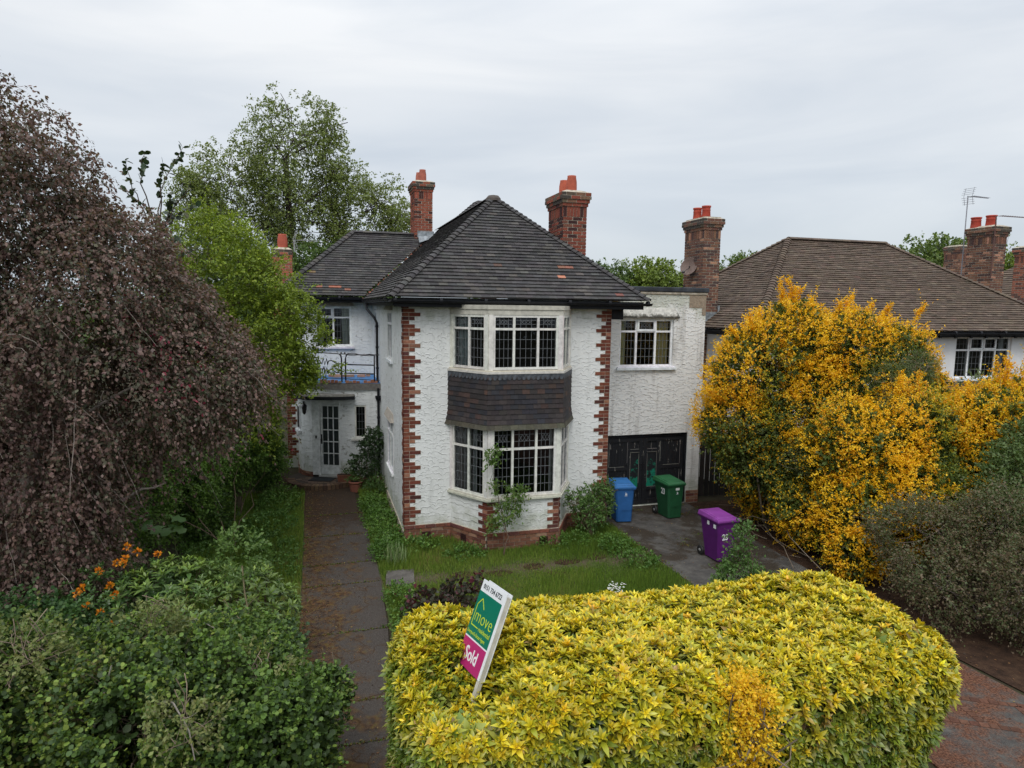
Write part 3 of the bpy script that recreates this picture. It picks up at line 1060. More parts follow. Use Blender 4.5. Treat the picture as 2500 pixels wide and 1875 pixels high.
tiles(rr, (2.65, 10.6, 7.82), (0, -1, 0), (cr_, 0, sr_), lambda t: t * cr_, lambda t: 2.4 - t * cr_, SR)
ridge_caps(rr, (2.65, 8.2, 7.82), (3.85, 9.4, 8.79), 0.18, 0.11)
ridge_caps(rr, (3.85, 9.4, 8.79), (4.22, 9.4, 8.79), 0.3, 0.12, bonnet=False, lift=0.04)
rr.face([(4.25, 8.2, 7.8), (4.25, 10.6, 7.8), (4.25, 9.4, 8.79)], (0.2, 0.09, 0.06))
rr.face([(4.25, 8.2, 7.8), (4.25, 8.2, 5.4), (4.25, 10.6, 5.4), (4.25, 10.6, 7.8)], (0.2, 0.09, 0.06))
rr.build('rear_roof', TILE, house)

# eaves: fascia, soffit and gutters
ev = MB()
bk = (0.02, 0.02, 0.022)
ev.box(-0.22, 5.42, -0.33, -0.30, 5.10, 5.27)
ev.box(-0.22, WD - .0, -0.30, -0.002, 5.175, 5.19)
ev.box(WD + 0.01, 5.42, -0.30, 9.0, 5.115, 5.13)
ev.box(-0.24, -0.21, -0.30, 7.2, 5.12, 5.27)
ev.box(-0.21, -0.002, -0.29, 7.2, 5.17, 5.18)
ev.box(-2.9, -0.24, 7.24, 7.27, 5.20, 5.37)
ev.box(-2.9, -0.01, 7.27, 7.598, 5.27, 5.29)
ev.box(WD + 0.02, WD + 0.30, 0.0, 0.32, 4.87, 5.11)
ev.build('fascia', BLACK, house)


def gutter(parent, a, b, r=0.058, down=0.0):
    mb = MB()
    a, b = Vector(a), Vector(b)
    d = (b - a).normalized()
    s = d.cross(Vector((0, 0, 1))).normalized()
    k = 8
    for rr_, fl_ in ((r, 1), (r - .006, -1)):
        prev = None
        for j in range(k + 1):
            an = PI * j / k
            o_ = s * (math.cos(an) * rr_) - Vector((0, 0, math.sin(an) * rr_))
            if prev is not None:
                mb.face([a + prev, a + o_, b + o_, b + prev])
            prev = o_
    mb.bar(a + s * r, b + s * r, 0.012)
    mb.bar(a - s * r, b - s * r, 0.012)
    ln = (b - a).length
    for i in range(int(ln / 0.95) + 1):
        p = a + d * min(ln, 0.05 + i * 0.95)
        mb.tube([p - d * .03 - Vector((0, 0, .002)), p + d * .03 - Vector((0, 0, .002))], r + .006, 12)
    return mb.build('gutter', BLACK, parent)


gutter(house, (-0.26, -0.40, 5.235), (5.58, -0.40, 5.235), 0.055)
gutter(house, (-0.31, 7.14, 5.245), (-0.31, -0.36, 5.245), 0.05)
gutter(house, (-2.98, 7.17, 5.335), (-0.33, 7.17, 5.335), 0.055)

# downpipe on the left wall, at the porch
dp = MB()
dp.tube([(-0.32, 5.95, 5.2), (-0.31, 5.85, 5.02), (-0.14, 5.4, 4.78), (-0.07, 5.28, 4.62), (-0.07, 5.28, 2.85)], 0.036, 10)
dp.tube([(-0.07, 5.07, 2.75), (-0.07, 5.07, 0.1)], 0.036, 10)
dp.lathe((-0.07, 5.07, 2.42), [(0.04, -.02), (0.085, .06), (0.09, .13), (0.07, .13), (0.03, .05)], 14)
for z in (4.5, 3.9, 3.3, 1.9, 1.1):
    y = 5.28 if z > 2.8 else 5.07
    dp.tube([(-0.07, y, z), (-0.07, y, z + .06)], 0.046, 10)
dp.tube([(-0.07, 5.28, 2.9), (-0.07, 5.07, 2.72)], 0.036, 10)
dp.build('downpipe', BLACK, house)
dp2 = MB()                                                           # hopper beside the right quoin
dp2.tube([(WD + .10, 0.3, 4.9), (WD + .10, 0.42, 4.72), (WD + .05, 0.6, 4.5), (WD + 0.05, 0.6, 0.1)], 0.045, 10)
dp2.build('downpipe', BLACK, house)

# chimneys
chimney(house, 4.0, 4.60, 1.2, 2.25, 5.9, 7.93, CHIM, [(4.33, 1.55, .125, .42, 'bottle'), (4.30, 1.98, .125, .38, 'bottle')])
cl_ = chimney(house, 1.62, 2.25, 9.5, 10.5, 7.0, 9.40, CHIM2, [(1.96, 9.85, .13, .44, 'bottle'), (1.90, 10.2, .13, .40, 'bottle')], potc=(0.40, 0.13, 0.09))
lf = MB()
lf.box(1.72, 2.30, 9.475, 9.495, 7.50, 7.72)
lf.hexa([(1.75, 9.25, 7.30), (2.32, 9.25, 7.50), (2.32, 9.5, 7.50), (1.75, 9.5, 7.44), (1.75, 9.4, 7.50), (2.30, 9.4, 7.62), (2.30, 9.5, 7.62), (1.75, 9.5, 7.54)])
lf.build('lead_flashing', LEADSHEET, cl_)
chimney(house, -3.0, -2.42, 8.2, 8.8, 4.6, 6.86, [(3, (0.38, 0.12, 0.08)), (2, (0.30, 0.09, 0.07)), (1, (0.2, 0.13, 0.11))], [(-2.70, 8.5, .15, .46, 'bottle')], flare=0.02, soldier=False)

# left wall windows, wing window, garage window
window(house, F_left, 7.6 - 3.05, 7.6 - 2.02, 3.80, 5.0, (7.6 - 2.54,), 4.68, col=UPVC, nu=1, lattice=False, recess=-.01, sill_w=.03, sill_out=.055, curtains=[(4.6, 4.75, (.3, .32, .3))])
window(house, F_left, 7.6 - 3.2, 7.6 - 1.95, 1.05, 2.28, (7.6 - 2.57,), 1.95, col=UPVC, nu=1, lattice=False, recess=-.01, sill_w=.03, sill_out=.055)
window(house, F_wing, 2.65 - 1.76, 2.65 - 0.66, 3.83, 5.07, (2.65 - 1.21,), 4.73, col=UPVC, nu=5, nzl=4, nzu=2, lattice=False, sash=(0,), lw=0.008,
       curtains=[(2.65 - .95, 2.65 - .7, (.38, .40, .36)), (0.95, 1.1, (.4, .42, .42))], label='white window above the balcony, half behind the green tree')
window(house, F_gar, 5.57 - WD, 7.08 - WD, 3.65, 4.87, (6.05 - WD, 6.59 - WD), 4.55, col=UPVC, nu=4, nzl=4, nzu=3, sash=(1,), lw=0.010,
       curtains=[(0.85, 1.05, (.40, .37, .20)), (1.88, 2.25, (.42, .36, .17))], room=1.1, label='white upstairs window with mustard curtains over the garage')
for (F, a, b, z) in ((F_wing, 0.8, 2.07, 5.09), (F_left, 4.45, 5.68, 5.02), (F_left, 4.3, 5.75, 2.31)):
    lin = MB()                                                       # sloping drip hoods over windows
    P = lambda u, n, zz: fpt(F, u, n, zz)
    h_ = 0.17 if z > 3 else 0.2
    lin.hexa([P(a, .09, z), P(b, .09, z), P(b, 0, z), P(a, 0, z), P(a + .06, .012, z + h_), P(b - .06, .012, z + h_), P(b - .06, 0, z + h_), P(a + .06, 0, z + h_)], (0.42, 0.38, 0.33))
    lin.build('window_hood', STONE, house)

# balcony door on the left wall
bd = MB()
Fb = F_left
bd.fbox(Fb, .25, .33, -.10, -.03, 2.98, 4.98, UPVC)
bd.fbox(Fb, 1.27, 1.35, -.10, -.03, 2.98, 4.98, UPVC)
bd.fbox(Fb, .33, 1.27, -.10, -.03, 4.9, 4.98, UPVC)
bd.fbox(Fb, .33, 1.27, -.10, -.03, 2.98, 3.25, UPVC)
bdo = bd.build('balcony_door', TIMBER, house)
g = MB()
g.face([fpt(Fb, .33, -.07, 3.25), fpt(Fb, 1.27, -.07, 3.25), fpt(Fb, 1.27, -.07, 4.9), fpt(Fb, .33, -.07, 4.9)])
g.build('glazing', GLASS, bdo)
g = MB()
g.fbox(Fb, .33, 1.27, -.5, -.45, 3.0, 4.95)
g.build('room', DARKROOM, bdo)

# ---------------- garage doors
gd = MB()
gx0, gx1 = WD + .45, 7.62
BK = (0.014, 0.015, 0.018)
Fg = ((0, GY + .10), (1, 0))
gd.fbox(Fg, gx0, gx0 + .07, -.06, .06, 0, 1.9, BK)
gd.fbox(Fg, gx1 - .07, gx1, -.06, .06, 0, 1.9, BK)
gd.fbox(Fg, gx0 + .07, gx1 - .07, -.06, .055, 1.82, 1.9, BK)
gdo = gd.build('garage_door_frame', BLACK, house)


def flake(ns, ls, t, c):
    n = nd(ns, 'ShaderNodeTexNoise', Scale=9.0, Detail=9.0, Roughness=0.72)
    s = nd(ns, 'ShaderNodeVectorMath', operation='MULTIPLY')
    s.inputs[1].default_value = (1.6, 1, 0.35)
    ls.new(t.outputs['Object'], s.inputs[0])
    ls.new(s.outputs[0], n.inputs['Vector'])
    f = ramp(ns, ls, n.outputs['Fac'], [(0.61, 0.0), (0.64, 1.0)])
    return mixc(ns, ls, f, c, (0.33, 0.31, 0.28))


def flake_green(ns, ls, t, c):
    n = nd(ns, 'ShaderNodeTexNoise', Scale=6.0, Detail=6.0, Roughness=0.7)
    ls.new(t.outputs['Object'], n.inputs['Vector'])
    sp = nd(ns, 'ShaderNodeSeparateXYZ')
    ls.new(t.outputs['Object'], sp.inputs[0])
    lowz = mth(ns, ls, 'MULTIPLY', mth(ns, ls, 'SUBTRACT', 1.15, sp.outputs['Z']), 0.28)
    f = ramp(ns, ls, mth(ns, ls, 'ADD', n.outputs['Fac'], lowz), [(0.56, 0.0), (0.60, 1.0)])
    return mixc(ns, ls, f, c, (0.01, 0.19, 0.12))


FLAKE = attr_mat('flaking_black_paint', 0.5, 0.4, 0.2, 20, 0.2, extra=flake)
FLAKEG = attr_mat('flaking_green_panel', 0.5, 0.4, 0.2, 20, 0.2, extra=flake_green)
mid = 6.36
for s, (a, b) in enumerate(((gx0 + .075, mid - .005), (mid + .005, gx1 - .075))):
    d = MB()
    d.fbox(Fg, a, b, -.03, .0, 0.04, 1.81, BK, 0)                     # backing boards
    wdt = b - a
    inner = (a, a + wdt) if s == 0 else (b, b - wdt)
    X = lambda f: a + wdt * f if s == 0 else b - wdt * f
    def fb(f0, f1, n0, n1, z0, z1, mat=0):
        p, q = sorted((X(f0), X(f1)))
        d.fbox(Fg, p, q, n0, n1, z0, z1, BK, mat)
    fb(0, .09, 0.001, .03, .04, 1.81)
    fb(.9, 1, 0.001, .032, .04, 1.81)
    fb(.09, .9, 0.001, .03, 1.70, 1.81)
    fb(.09, .62, 0.001, .03, .95, 1.05)
    fb(.58, .66, 0.001, .029, .04, 1.70)
    fb(.66, .9, 0.001, .03, 1.42, 1.5)
    fb(.66, .9, 0.001, .03, .40, .48)
    fb(.09, .9, 0.001, .03, .04, .16)
    fb(.67, .89, 0.001, .008, .49, 1.41, 1)                            # the green-flecked panels
    for k in range(6):
        f = .10 + k * .08
        fb(f, f + .072, 0.001, .010, 1.06, 1.69)
        fb(f, f + .072, 0.001, .010, .17, .94)
    for (f0, f1, za, zb_) in ((.085, .093, 1.06, 1.69), (.085, .093, .3, .9), (.575, .583, 1.15, 1.69), (.66, .668, .5, 1.4), (.893, .9, .6, 1.38), (.1, .5, 1.048, 1.056), (.66, .9, 1.412, 1.419), (.66, .9, 1.497, 1.504), (.66, .88, .486, .492)):
        p, q = sorted((X(f0), X(f1)))
        d.fbox(Fg, p, q, .0305, .0325, za, zb_, jit((.25, .24, .22), .3), 2)
    do = d.build('garage_door', [FLAKE, FLAKEG, TIMBER], house)
    h = MB()
    h.fbox(Fg, mid - .05 if s == 0 else mid + .02, mid - .02 if s == 0 else mid + .05, .032, .05, 0.95, 1.12, (.2, .2, .2))
    h.build('handle', IRON, do)

# ---------------- porch under the balcony
porch_plan = [(0, 5.12), (-0.40, 5.17), (-0.8, 5.26), (-1.14, 5.38)]
porch_plan2 = [(-1.90, 5.72), (-2.05, 5.84), (-2.18, 6.02), (-2.27, 6.3), (-2.31, 6.7), (-2.32, 7.6)]
pc = MB()


def curved(mb, pts, z0, z1, holes=()):
    for i in range(len(pts) - 1):
        mb.face([(*pts[i + 1], z0), (*pts[i], z0), (*pts[i], z1), (*pts[i + 1], z1)])


def subdiv(pts, k=3):
    o = []
    n = len(pts)
    for i in range(n - 1):
        p0, p1, p2, p3 = pts[max(i - 1, 0)], pts[i], pts[i + 1], pts[min(i + 2, n - 1)]
        for j in range(k):
            t = j / k
            o.append(tuple(0.5 * ((2 * p1[c]) + (-p0[c] + p2[c]) * t + (2 * p0[c] - 5 * p1[c] + 4 * p2[c] - p3[c]) * t * t + (-p0[c] + 3 * p1[c] - 3 * p2[c] + p3[c]) * t ** 3) for c in (0, 1)))
    o.append(pts[-1])
    return o


Fp1 = ((-0.74, 5.245), unit((-0.74, 5.245), (-0.40, 5.17))[1])
lnw = unit((-0.74, 5.245), (-0.40, 5.17))[0]
curved(pc, [(0, 5.12), (-0.2, 5.14), (-0.40, 5.17)], 0.2, 2.72)
curved(pc, [(-0.74, 5.245), (-0.95, 5.31), (-1.14, 5.38)], 0.2, 2.72)
wall_panel(pc, Fp1, lnw, 0.2, 2.72, [(0.01, lnw - .01, 1.32, 2.28)], 0.1)
cp2 = subdiv(porch_plan2, 3)
curved(pc, cp2, 0.28, 2.72)
curved(pc, [(-1.14, 5.38), (-1.90, 5.72)], 2.36, 2.72)
pc.build('porch_wall', PAINT_SIDE, house)
pb = MB()
for (p, q) in [((-1.14, 5.38), (0, 5.12))]:
    ln, u = unit(p, q)
    brick_run(pb, (p, u), ln, 0, 4, PLINTH, 0.02, co=.07)
pb.build('porch_plinth', BRICK, house)
pb = MB()
for (p, q) in list(zip(cp2[::-1], cp2[::-1][1:])):
    ln, u = unit(p, q)
    brick_run(pb, (p, u), ln, 0, 4, PLINTH, 0.02, co=.07)
pb.build('porch_plinth', BRICK, house)
window(house, Fp1, 0.012, lnw - .012, 1.33, 2.27, (), None, fw_=.04, recess=.02, nu=3, nzl=4, room=.6, sill_w=.09)
Fp2 = ((-2.30, 6.62), unit((-2.30, 6.62), (-2.19, 6.05))[1])
# side light left of the door
sl = MB()
sl.fbox(Fp2, .1, .5, .01, .05, 1.45, 2.2, UPVC)
slo = sl.build('window', TIMBER, house)
g = MB()
g.fbox(Fp2, .16, .44, .05, .055, 1.51, 2.14)
g.build('glazing', BLACK, slo)
g = MB()
g.fbox(Fp2, .02, .56, .01, .11, 1.37, 1.449, UPVC)
g.build('sill', TIMBER, slo)

# front door
pd = (-1.90, 5.72)
ln, u = unit(pd, (-1.14, 5.38))
Fd = (pd, u)
fr_ = MB()
fr_.fbox(Fd, 0, .20, -.06, .02, .2, 2.36, (0.66, 0.68, 0.68))
fr_.fbox(Fd, .20, .235, -.08, .035, .2, 2.36, (0.70, 0.71, 0.71))
fr_.fbox(Fd, ln - .02, ln, -.08, .02, .2, 2.36, (0.70, 0.71, 0.71))
fr_.fbox(Fd, .235, ln - .02, -.08, .02, 2.30, 2.36, (0.70, 0.71, 0.71))
fr_.fbox(Fd, .20, ln, -.08, .07, .16, .215, (0.45, 0.45, 0.43))
fr_.build('door_frame', TIMBER, house)
dr = MB()
d0, d1, z0, z1 = .245, ln - .028, .23, 2.285
DW = (0.68, 0.70, 0.70)
st = .062
dr.fbox(Fd, d0, d0 + st, -.05, -.01, z0, z1, DW)
dr.fbox(Fd, d1 - .02, d1, -.05, -.01, z0, z1, DW)
dr.fbox(Fd, d0 + st, d1 - .02, -.05, -.01, z1 - .06, z1, DW)
dr.fbox(Fd, d0 + st, d1 - .02, -.05, -.01, z0, z0 + .27, DW)
gx0_, gx1_, gz0_, gz1_ = d0 + st, d1 - .02, z0 + .27, z1 - .06
for i in (1, 2):
    x = gx0_ + (gx1_ - gx0_) * i / 3
    dr.fbox(Fd, x - .012, x + .012, -.045, -.012, gz0_, gz1_, DW)
for k in range(1, 5):
    z = gz0_ + (gz1_ - gz0_) * k / 5
    dr.fbox(Fd, gx0_, gx1_, -.044, -.013, z - .013, z + .013, DW)
door = dr.build('front_door', TIMBER, house)
g = MB()
g.face([fpt(Fd, gx0_, -.03, gz0_), fpt(Fd, gx1_, -.03, gz0_), fpt(Fd, gx1_, -.03, gz1_), fpt(Fd, gx0_, -.03, gz1_)])
g.build('door_glass', GLASS, door)
g = MB()
g.fbox(Fd, gx0_ - .0, gx1_ + .0, -.075, -.055, gz0_ - .0, gz1_ + .0, (.10, .103, .106))
g.build('grey_backing', CURT, door)  # added backing whose grey stands in for reflections in the door glass
g = MB()
g.fbox(Fd, d0 + .012, d0 + .05, -.0099, .005, 1.12, 1.40, (.03, .03, .03))
g.fbox(Fd, d0 + .022, d0 + .04, .005, .05, 1.24, 1.27, (.03, .03, .03))
g.build('handle', IRON, door)
g = MB()
g.fbox(Fd, .10, .14, .02, .035, 1.28, 1.36, (.03, .03, .03))
g.build('doorbell', IRON, house)

# canopy, balcony slab, floor
cn = MB()
can = [(-2.42, 6.6), (-2.45, 6.1), (-2.36, 5.62), (-2.12, 5.3), (-1.76, 5.12), (-1.35, 5.02), (-1.0, 5.0), (-0.74, 5.06), (-0.70, 5.3), (-1.2, 5.6), (-2.0, 6.6)]
slab(cn, can[::-1], 2.46, 2.56, (0.03, 0.03, 0.03), 0)
slab(cn, [(x, y) for x, y in can[::-1]], 2.5605, 2.60, (0.2, 0.19, 0.17), 1, [(x * .99 - .02, y + .02) for x, y in can[::-1]])
cn.build('door_canopy', [BLACK, STONE], house)
bs = MB()
slabp = [(0, 5.08), (-0.5, 5.13), (-1.0, 5.26), (-1.5, 5.46), (-1.95, 5.72), (-2.25, 6.05), (-2.4, 6.5), (-2.42, 7.6), (0, 7.6)]
slab(bs, slabp[::-1], 2.721, 2.90, (0.16, 0.15, 0.14), 0)
bs.build('balcony_slab', STONE, house)
bf = MB()
slab(bf, [(x * .96, y + (.07 if y < 7 else -.01)) for x, y in slabp][::-1], 2.901, 2.915, (0.03, 0.17, 0.42))
bf.build('balcony_covering', plain('blue_sheeting', (0.03, 0.17, 0.42), .45, .4, .35, 4, bmp=.6, bscale=6), house)
BL = []
for i in range(16):                                                  # loose bricks weighing the sheeting down
    f = i / 15
    x = -0.12 - 1.5 * f
    y = 5.2 + .30 * f * f + random.uniform(-.02, .03)
    if i in (4, 9):
        continue
    a = random.uniform(-.02, .02)
    hh = random.choice((.05, .07, .09))
    BL.append((x, y + .01, .045, .04, hh, jit(random.choice([(.28, .12, .07), (.22, .15, .09), (.34, .16, .1)]), .2), 'small brick standing in the row along the front edge of the balcony'))
for (x, y, wx) in ((-.42, 6.9, .12), (-.8, 6.95, .17), (-1.12, 6.9, .14), (-.2, 7.05, .06), (-1.2, 7.1, .2)):
    BL.append((x, y, wx, .06, .07, jit((.42, .24, .17), .2), 'pale brick on the blue balcony sheeting, ' + {-.42: 'before the wall right of the window', -.8: 'below the right edge of the window', -1.12: 'behind the paired railing posts', -.2: 'close to the balcony door', -1.2: 'nearest the zigzag ironwork'}[x]))
for (x, y, wx, wy, hh, col_, lab_) in BL:
    rb = MB()
    rb.box(-wx, wx, -wy, wy, 0, hh, col_)
    ob_ = rb.build('loose_brick', BRICK)
    ob_.location = (x, y, 2.9155)
    tag(ob_, lab_, 'brick', 'bricks weighing down the balcony sheeting')

# balcony railing
rl = MB()
ring = lambda f: (-0.10 - 2.2 * f, 5.2 + .12 * f + 1.0 * max(f, 0) ** 2.2)
X2F = lambda x: (-0.10 - x) / 2.2
def rp(x, z):
    f = X2F(x)
    p = ring(f)
    return (p[0], p[1], z)
def rtube(pts, r=.017):
    rl.tube([rp(*p) for p in pts], r, 6)
rtube([(-.02, 3.715), (-.5, 3.72), (-.98, 3.735), (-1.10, 3.735), (-1.5, 3.75), (-2.0, 3.76), (-2.2, 3.76)], .013)
rtube([(-.16, 3.70), (-.16, 2.93)], .022)
rtube([(-.9, 3.735), (-.93, 3.70), (-.955, 3.6), (-.955, 2.93)], .024)
rtube([(-1.12, 3.735), (-1.085, 3.70), (-1.065, 3.6), (-1.06, 2.93)], .024)
rtube([(-.16, 3.42), (-.955, 3.44)], .02)
rtube([(-.16, 3.17), (-.955, 3.19)], .02)
rtube([(-.02, 2.985), (-2.1, 3.02)], .010)
rtube([(-.9, 3.755), (-.7, 3.76), (-.6, 3.73), (-.45, 3.715), (-.3, 3.74), (-.16, 3.72)], .010)
rtube([(-.9, 3.71), (-.75, 3.695), (-.6, 3.715), (-.45, 3.70), (-.3, 3.69), (-.16, 3.70)], .010)
for zc in (3.45, 3.19):                                              # the waved ironwork left of the posts
    rtube([(-1.06, zc), (-1.2, zc + .01), (-1.28, zc + .06), (-1.35, zc + .10), (-1.42, zc + .07), (-1.44, zc - .03), (-1.47, zc + .14), (-1.52, zc - .04), (-1.56, zc + .16), (-1.6, zc - .02), (-1.66, zc + .08), (-1.74, zc + .1), (-1.85, zc + .02), (-2.05, zc)], .016)
rtube([(-1.45, 3.3), (-1.50, 3.05), (-1.53, 3.35), (-1.56, 3.05), (-1.6, 3.3)], .013)
rtube([(-2.1, 3.75), (-2.1, 2.93)], .022)
for x in (-.97, -1.07):
    rl.lathe(rp(x, 3.75), [(.0, -.02), (.022, 0), (.022, .03), (.0, .045)], 8)
rl.build('balcony_railing', IRON, house, smooth=True)

# lantern by the door
lt = MB()
lp = (-2.11, 5.62, 2.1)
lt.tube([(-2.12, 5.86, 2.28), (-2.12, 5.7, 2.36), (-2.11, 5.62, 2.33)], .012, 6)
lt.lathe(lp, [(0, .22), (.03, .2), (.085, .13), (.075, .12), (.05, -.06), (.02, -.1), (0, -.11)], 6)
lt.bar((-2.13, 5.88, 2.1), (-2.13, 5.88, 2.34), .05, .02)
lt.build('wall_lantern', IRON, house)

# brick step and mat
stp = MB()
cx, cy, R0 = -1.62, 5.55, 1.02
seg = 30
for i in range(seg):
    a0, a1 = PI + PI * 1.06 * i / seg - .12, PI + PI * 1.06 * (i + 1) / seg - .12
    g_ = .012
    P = lambda r, a: (cx + r * math.cos(a), cy + r * math.sin(a) * .98)
    stp.hexa([(*P(R0, a0 + g_), 0), (*P(R0, a1 - g_), 0), (*P(R0 - .23, a1 - g_), 0), (*P(R0 - .23, a0 + g_), 0),
              (*P(R0, a0 + g_), .152), (*P(R0, a1 - g_), .152), (*P(R0 - .23, a1 - g_), .152), (*P(R0 - .23, a0 + g_), .152)], pick([(3, (.105, .065, .042)), (2, (.14, .09, .055)), (1, (.075, .045, .032))]), 0)
disc = [(cx + (R0 - .02) * math.cos(PI * 2 * i / 40), cy + (R0 - .02) * math.sin(PI * 2 * i / 40) * .98) for i in range(40)]
slab(stp, disc, 0, .138, (.05, .04, .032), 0)
for i in range(-4, 5):
    for j in range(0, 8):
        x, y = cx + i * .17 + (.085 if j % 2 else 0), cy - .72 + j * .105
        if math.hypot(x - cx, y - cy) < R0 - .33:
            stp.box(x - .08, x + .08, y - .047, y + .047, .139, .150, pick([(3, (.09, .065, .05)), (2, (.12, .085, .06)), (1, (.065, .045, .035))]))
stp.build('doorstep', [BRICK, MORTAR], house)

# ================================================================== doormat (a thing of its own)
mm = MB()
Fm = ((-1.86, 5.62), unit((-1.86, 5.62), (-1.22, 5.34))[1])
mm.fbox(Fm, .0, .66, .05, .45, .153, .168, (0.012, 0.013, 0.016))
tag(mm.build('doormat', BLACK), 'black rectangular mat lying on the round brick doorstep', 'doormat')

#SPLIT#
# ================================================================== ground, path, drive
def ground_mat(name, cols, scale, bmp=0.4, extra=None, rough=0.95):
    m, ns, ls, b = newmat(name, rough, 0.15)
    t = nd(ns, 'ShaderNodeTexCoord')
    n = nd(ns, 'ShaderNodeTexNoise', Scale=float(scale), Detail=8.0, Roughness=0.7)
    ls.new(t.outputs['Object'], n.inputs['Vector'])
    k = len(cols)
    c = ramp(ns, ls, n.outputs['Fac'], [(0.32 + 0.36 * i / (k - 1), cc) for i, cc in enumerate(cols)])
    if extra:
        c = extra(ns, ls, t, c)
    ls.new(c, b.inputs['Base Color'])
    n2 = nd(ns, 'ShaderNodeTexNoise', Scale=60.0, Detail=4.0)
    ls.new(t.outputs['Object'], n2.inputs['Vector'])
    bump(ns, ls, b, n2.outputs['Fac'], bmp, 0.02)
    return m


GROUND = ground_mat('garden_soil', [(0.028, 0.020, 0.014), (0.045, 0.038, 0.022), (0.035, 0.048, 0.016)], 1.5)
def turf_extra(ns, ls, t, c):
    sp = nd(ns, 'ShaderNodeSeparateXYZ')
    ls.new(t.outputs['Object'], sp.inputs[0])
    n = nd(ns, 'ShaderNodeTexNoise', Scale=2.6, Detail=8.0, Roughness=0.7)
    ls.new(t.outputs['Object'], n.inputs['Vector'])
    dist = mth(ns, ls, 'ABSOLUTE', mth(ns, ls, 'ADD', sp.outputs['Y'], 2.05))
    f = ramp(ns, ls, mth(ns, ls, 'SUBTRACT', n.outputs['Fac'], mth(ns, ls, 'MULTIPLY', dist, 0.6)), [(0.30, 0.0), (0.46, 0.85)])
    return mixc(ns, ls, f, c, (0.10, 0.075, 0.052))


TURF = ground_mat('turf_base', [(0.040, 0.062, 0.014), (0.062, 0.088, 0.022), (0.095, 0.090, 0.040)], 2.2, 0.4, turf_extra)


def path_extra(ns, ls, t, c):
    # moss and leaf litter, mostly along the left side; cracked slabs
    sp = nd(ns, 'ShaderNodeSeparateXYZ')
    ls.new(t.outputs['Object'], sp.inputs[0])
    n = nd(ns, 'ShaderNodeTexNoise', Scale=2.3, Detail=8.0, Roughness=0.7)
    ls.new(t.outputs['Object'], n.inputs['Vector'])
    side = mth(ns, ls, 'MULTIPLY', mth(ns, ls, 'SUBTRACT', -1.45, sp.outputs['X']), 0.17)
    f = ramp(ns, ls, mth(ns, ls, 'ADD', n.outputs['Fac'], side), [(0.44, 0.0), (0.62, 0.8)])
    n2 = nd(ns, 'ShaderNodeTexNoise', Scale=11.0, Detail=6.0)
    ls.new(t.outputs['Object'], n2.inputs['Vector'])
    moss = ramp(ns, ls, n2.outputs['Fac'], [(0.35, (0.035, 0.020, 0.012)), (0.5, (0.10, 0.05, 0.018)), (0.65, (0.13, 0.085, 0.02)), (0.8, (0.06, 0.07, 0.015))])
    c = mixc(ns, ls, f, c, moss)
    far = ramp(ns, ls, mth(ns, ls, 'ADD', mth(ns, ls, 'MULTIPLY', sp.outputs['Y'], 0.25), n.outputs['Fac']), [(0.75, 0.0), (1.2, 0.8)])
    c = mixc(ns, ls, far, c, (0.035, 0.022, 0.014))
    nw = nd(ns, 'ShaderNodeTexNoise', Scale=1.2, Detail=2.0)
    ls.new(t.outputs['Object'], nw.inputs['Vector'])
    va = nd(ns, 'ShaderNodeVectorMath', operation='ADD')
    ls.new(t.outputs['Object'], va.inputs[0])
    ls.new(nw.outputs['Color'], va.inputs[1])
    v = nd(ns, 'ShaderNodeTexVoronoi', Scale=1.15, feature='DISTANCE_TO_EDGE')
    ls.new(va.outputs[0], v.inputs['Vector'])
    cr_ = ramp(ns, ls, v.outputs['Distance'], [(0.008, 1.0), (0.018, 0.0)])
    mk = ramp(ns, ls, n.outputs['Fac'], [(0.43, 0.0), (0.52, 0.75)])
    crk = mth(ns, ls, 'MULTIPLY', cr_, mk)
    return mixc(ns, ls, crk, c, (0.05, 0.028, 0.014))


PATHM = ground_mat('old_concrete', [(0.042, 0.035, 0.031), (0.068, 0.058, 0.051), (0.100, 0.088, 0.078)], 75.0, 0.6, path_extra)


def drive_extra2(ns, ls, t, c):
    n = nd(ns, 'ShaderNodeTexNoise', Scale=1.1, Detail=9.0, Roughness=0.75)
    ls.new(t.outputs['Object'], n.inputs['Vector'])
    f = ramp(ns, ls, n.outputs['Fac'], [(0.40, 0.0), (0.52, 0.92)])
    n2 = nd(ns, 'ShaderNodeTexNoise', Scale=40.0, Detail=4.0)
    ls.new(t.outputs['Object'], n2.inputs['Vector'])
    lc = ramp(ns, ls, n2.outputs['Fac'], [(0.35, (0.045, 0.020, 0.012)), (0.5, (0.13, 0.055, 0.032)), (0.65, (0.20, 0.095, 0.055))])
    return mixc(ns, ls, f, c, lc)


def drive_extra(ns, ls, t, c):
    n = nd(ns, 'ShaderNodeTexNoise', Scale=0.8, Detail=8.0, Roughness=0.7)
    ls.new(t.outputs['Object'], n.inputs['Vector'])
    f = ramp(ns, ls, n.outputs['Fac'], [(0.47, 0.0), (0.54, 0.85)])
    return mixc(ns, ls, f, c, (0.040, 0.030, 0.020))


DRIVEM = ground_mat('drive_surface', [(0.055, 0.052, 0.050), (0.085, 0.080, 0.074), (0.125, 0.118, 0.105)], 3.0, 0.6, drive_extra)
SLABM = ground_mat('paving_slab', [(0.07, 0.065, 0.06), (0.11, 0.10, 0.09), (0.15, 0.14, 0.125)], 6.0, 0.5)
LITTER = ground_mat('leaf_litter', [(0.022, 0.014, 0.010), (0.05, 0.028, 0.018), (0.085, 0.05, 0.03)], 5.0, 1.0)


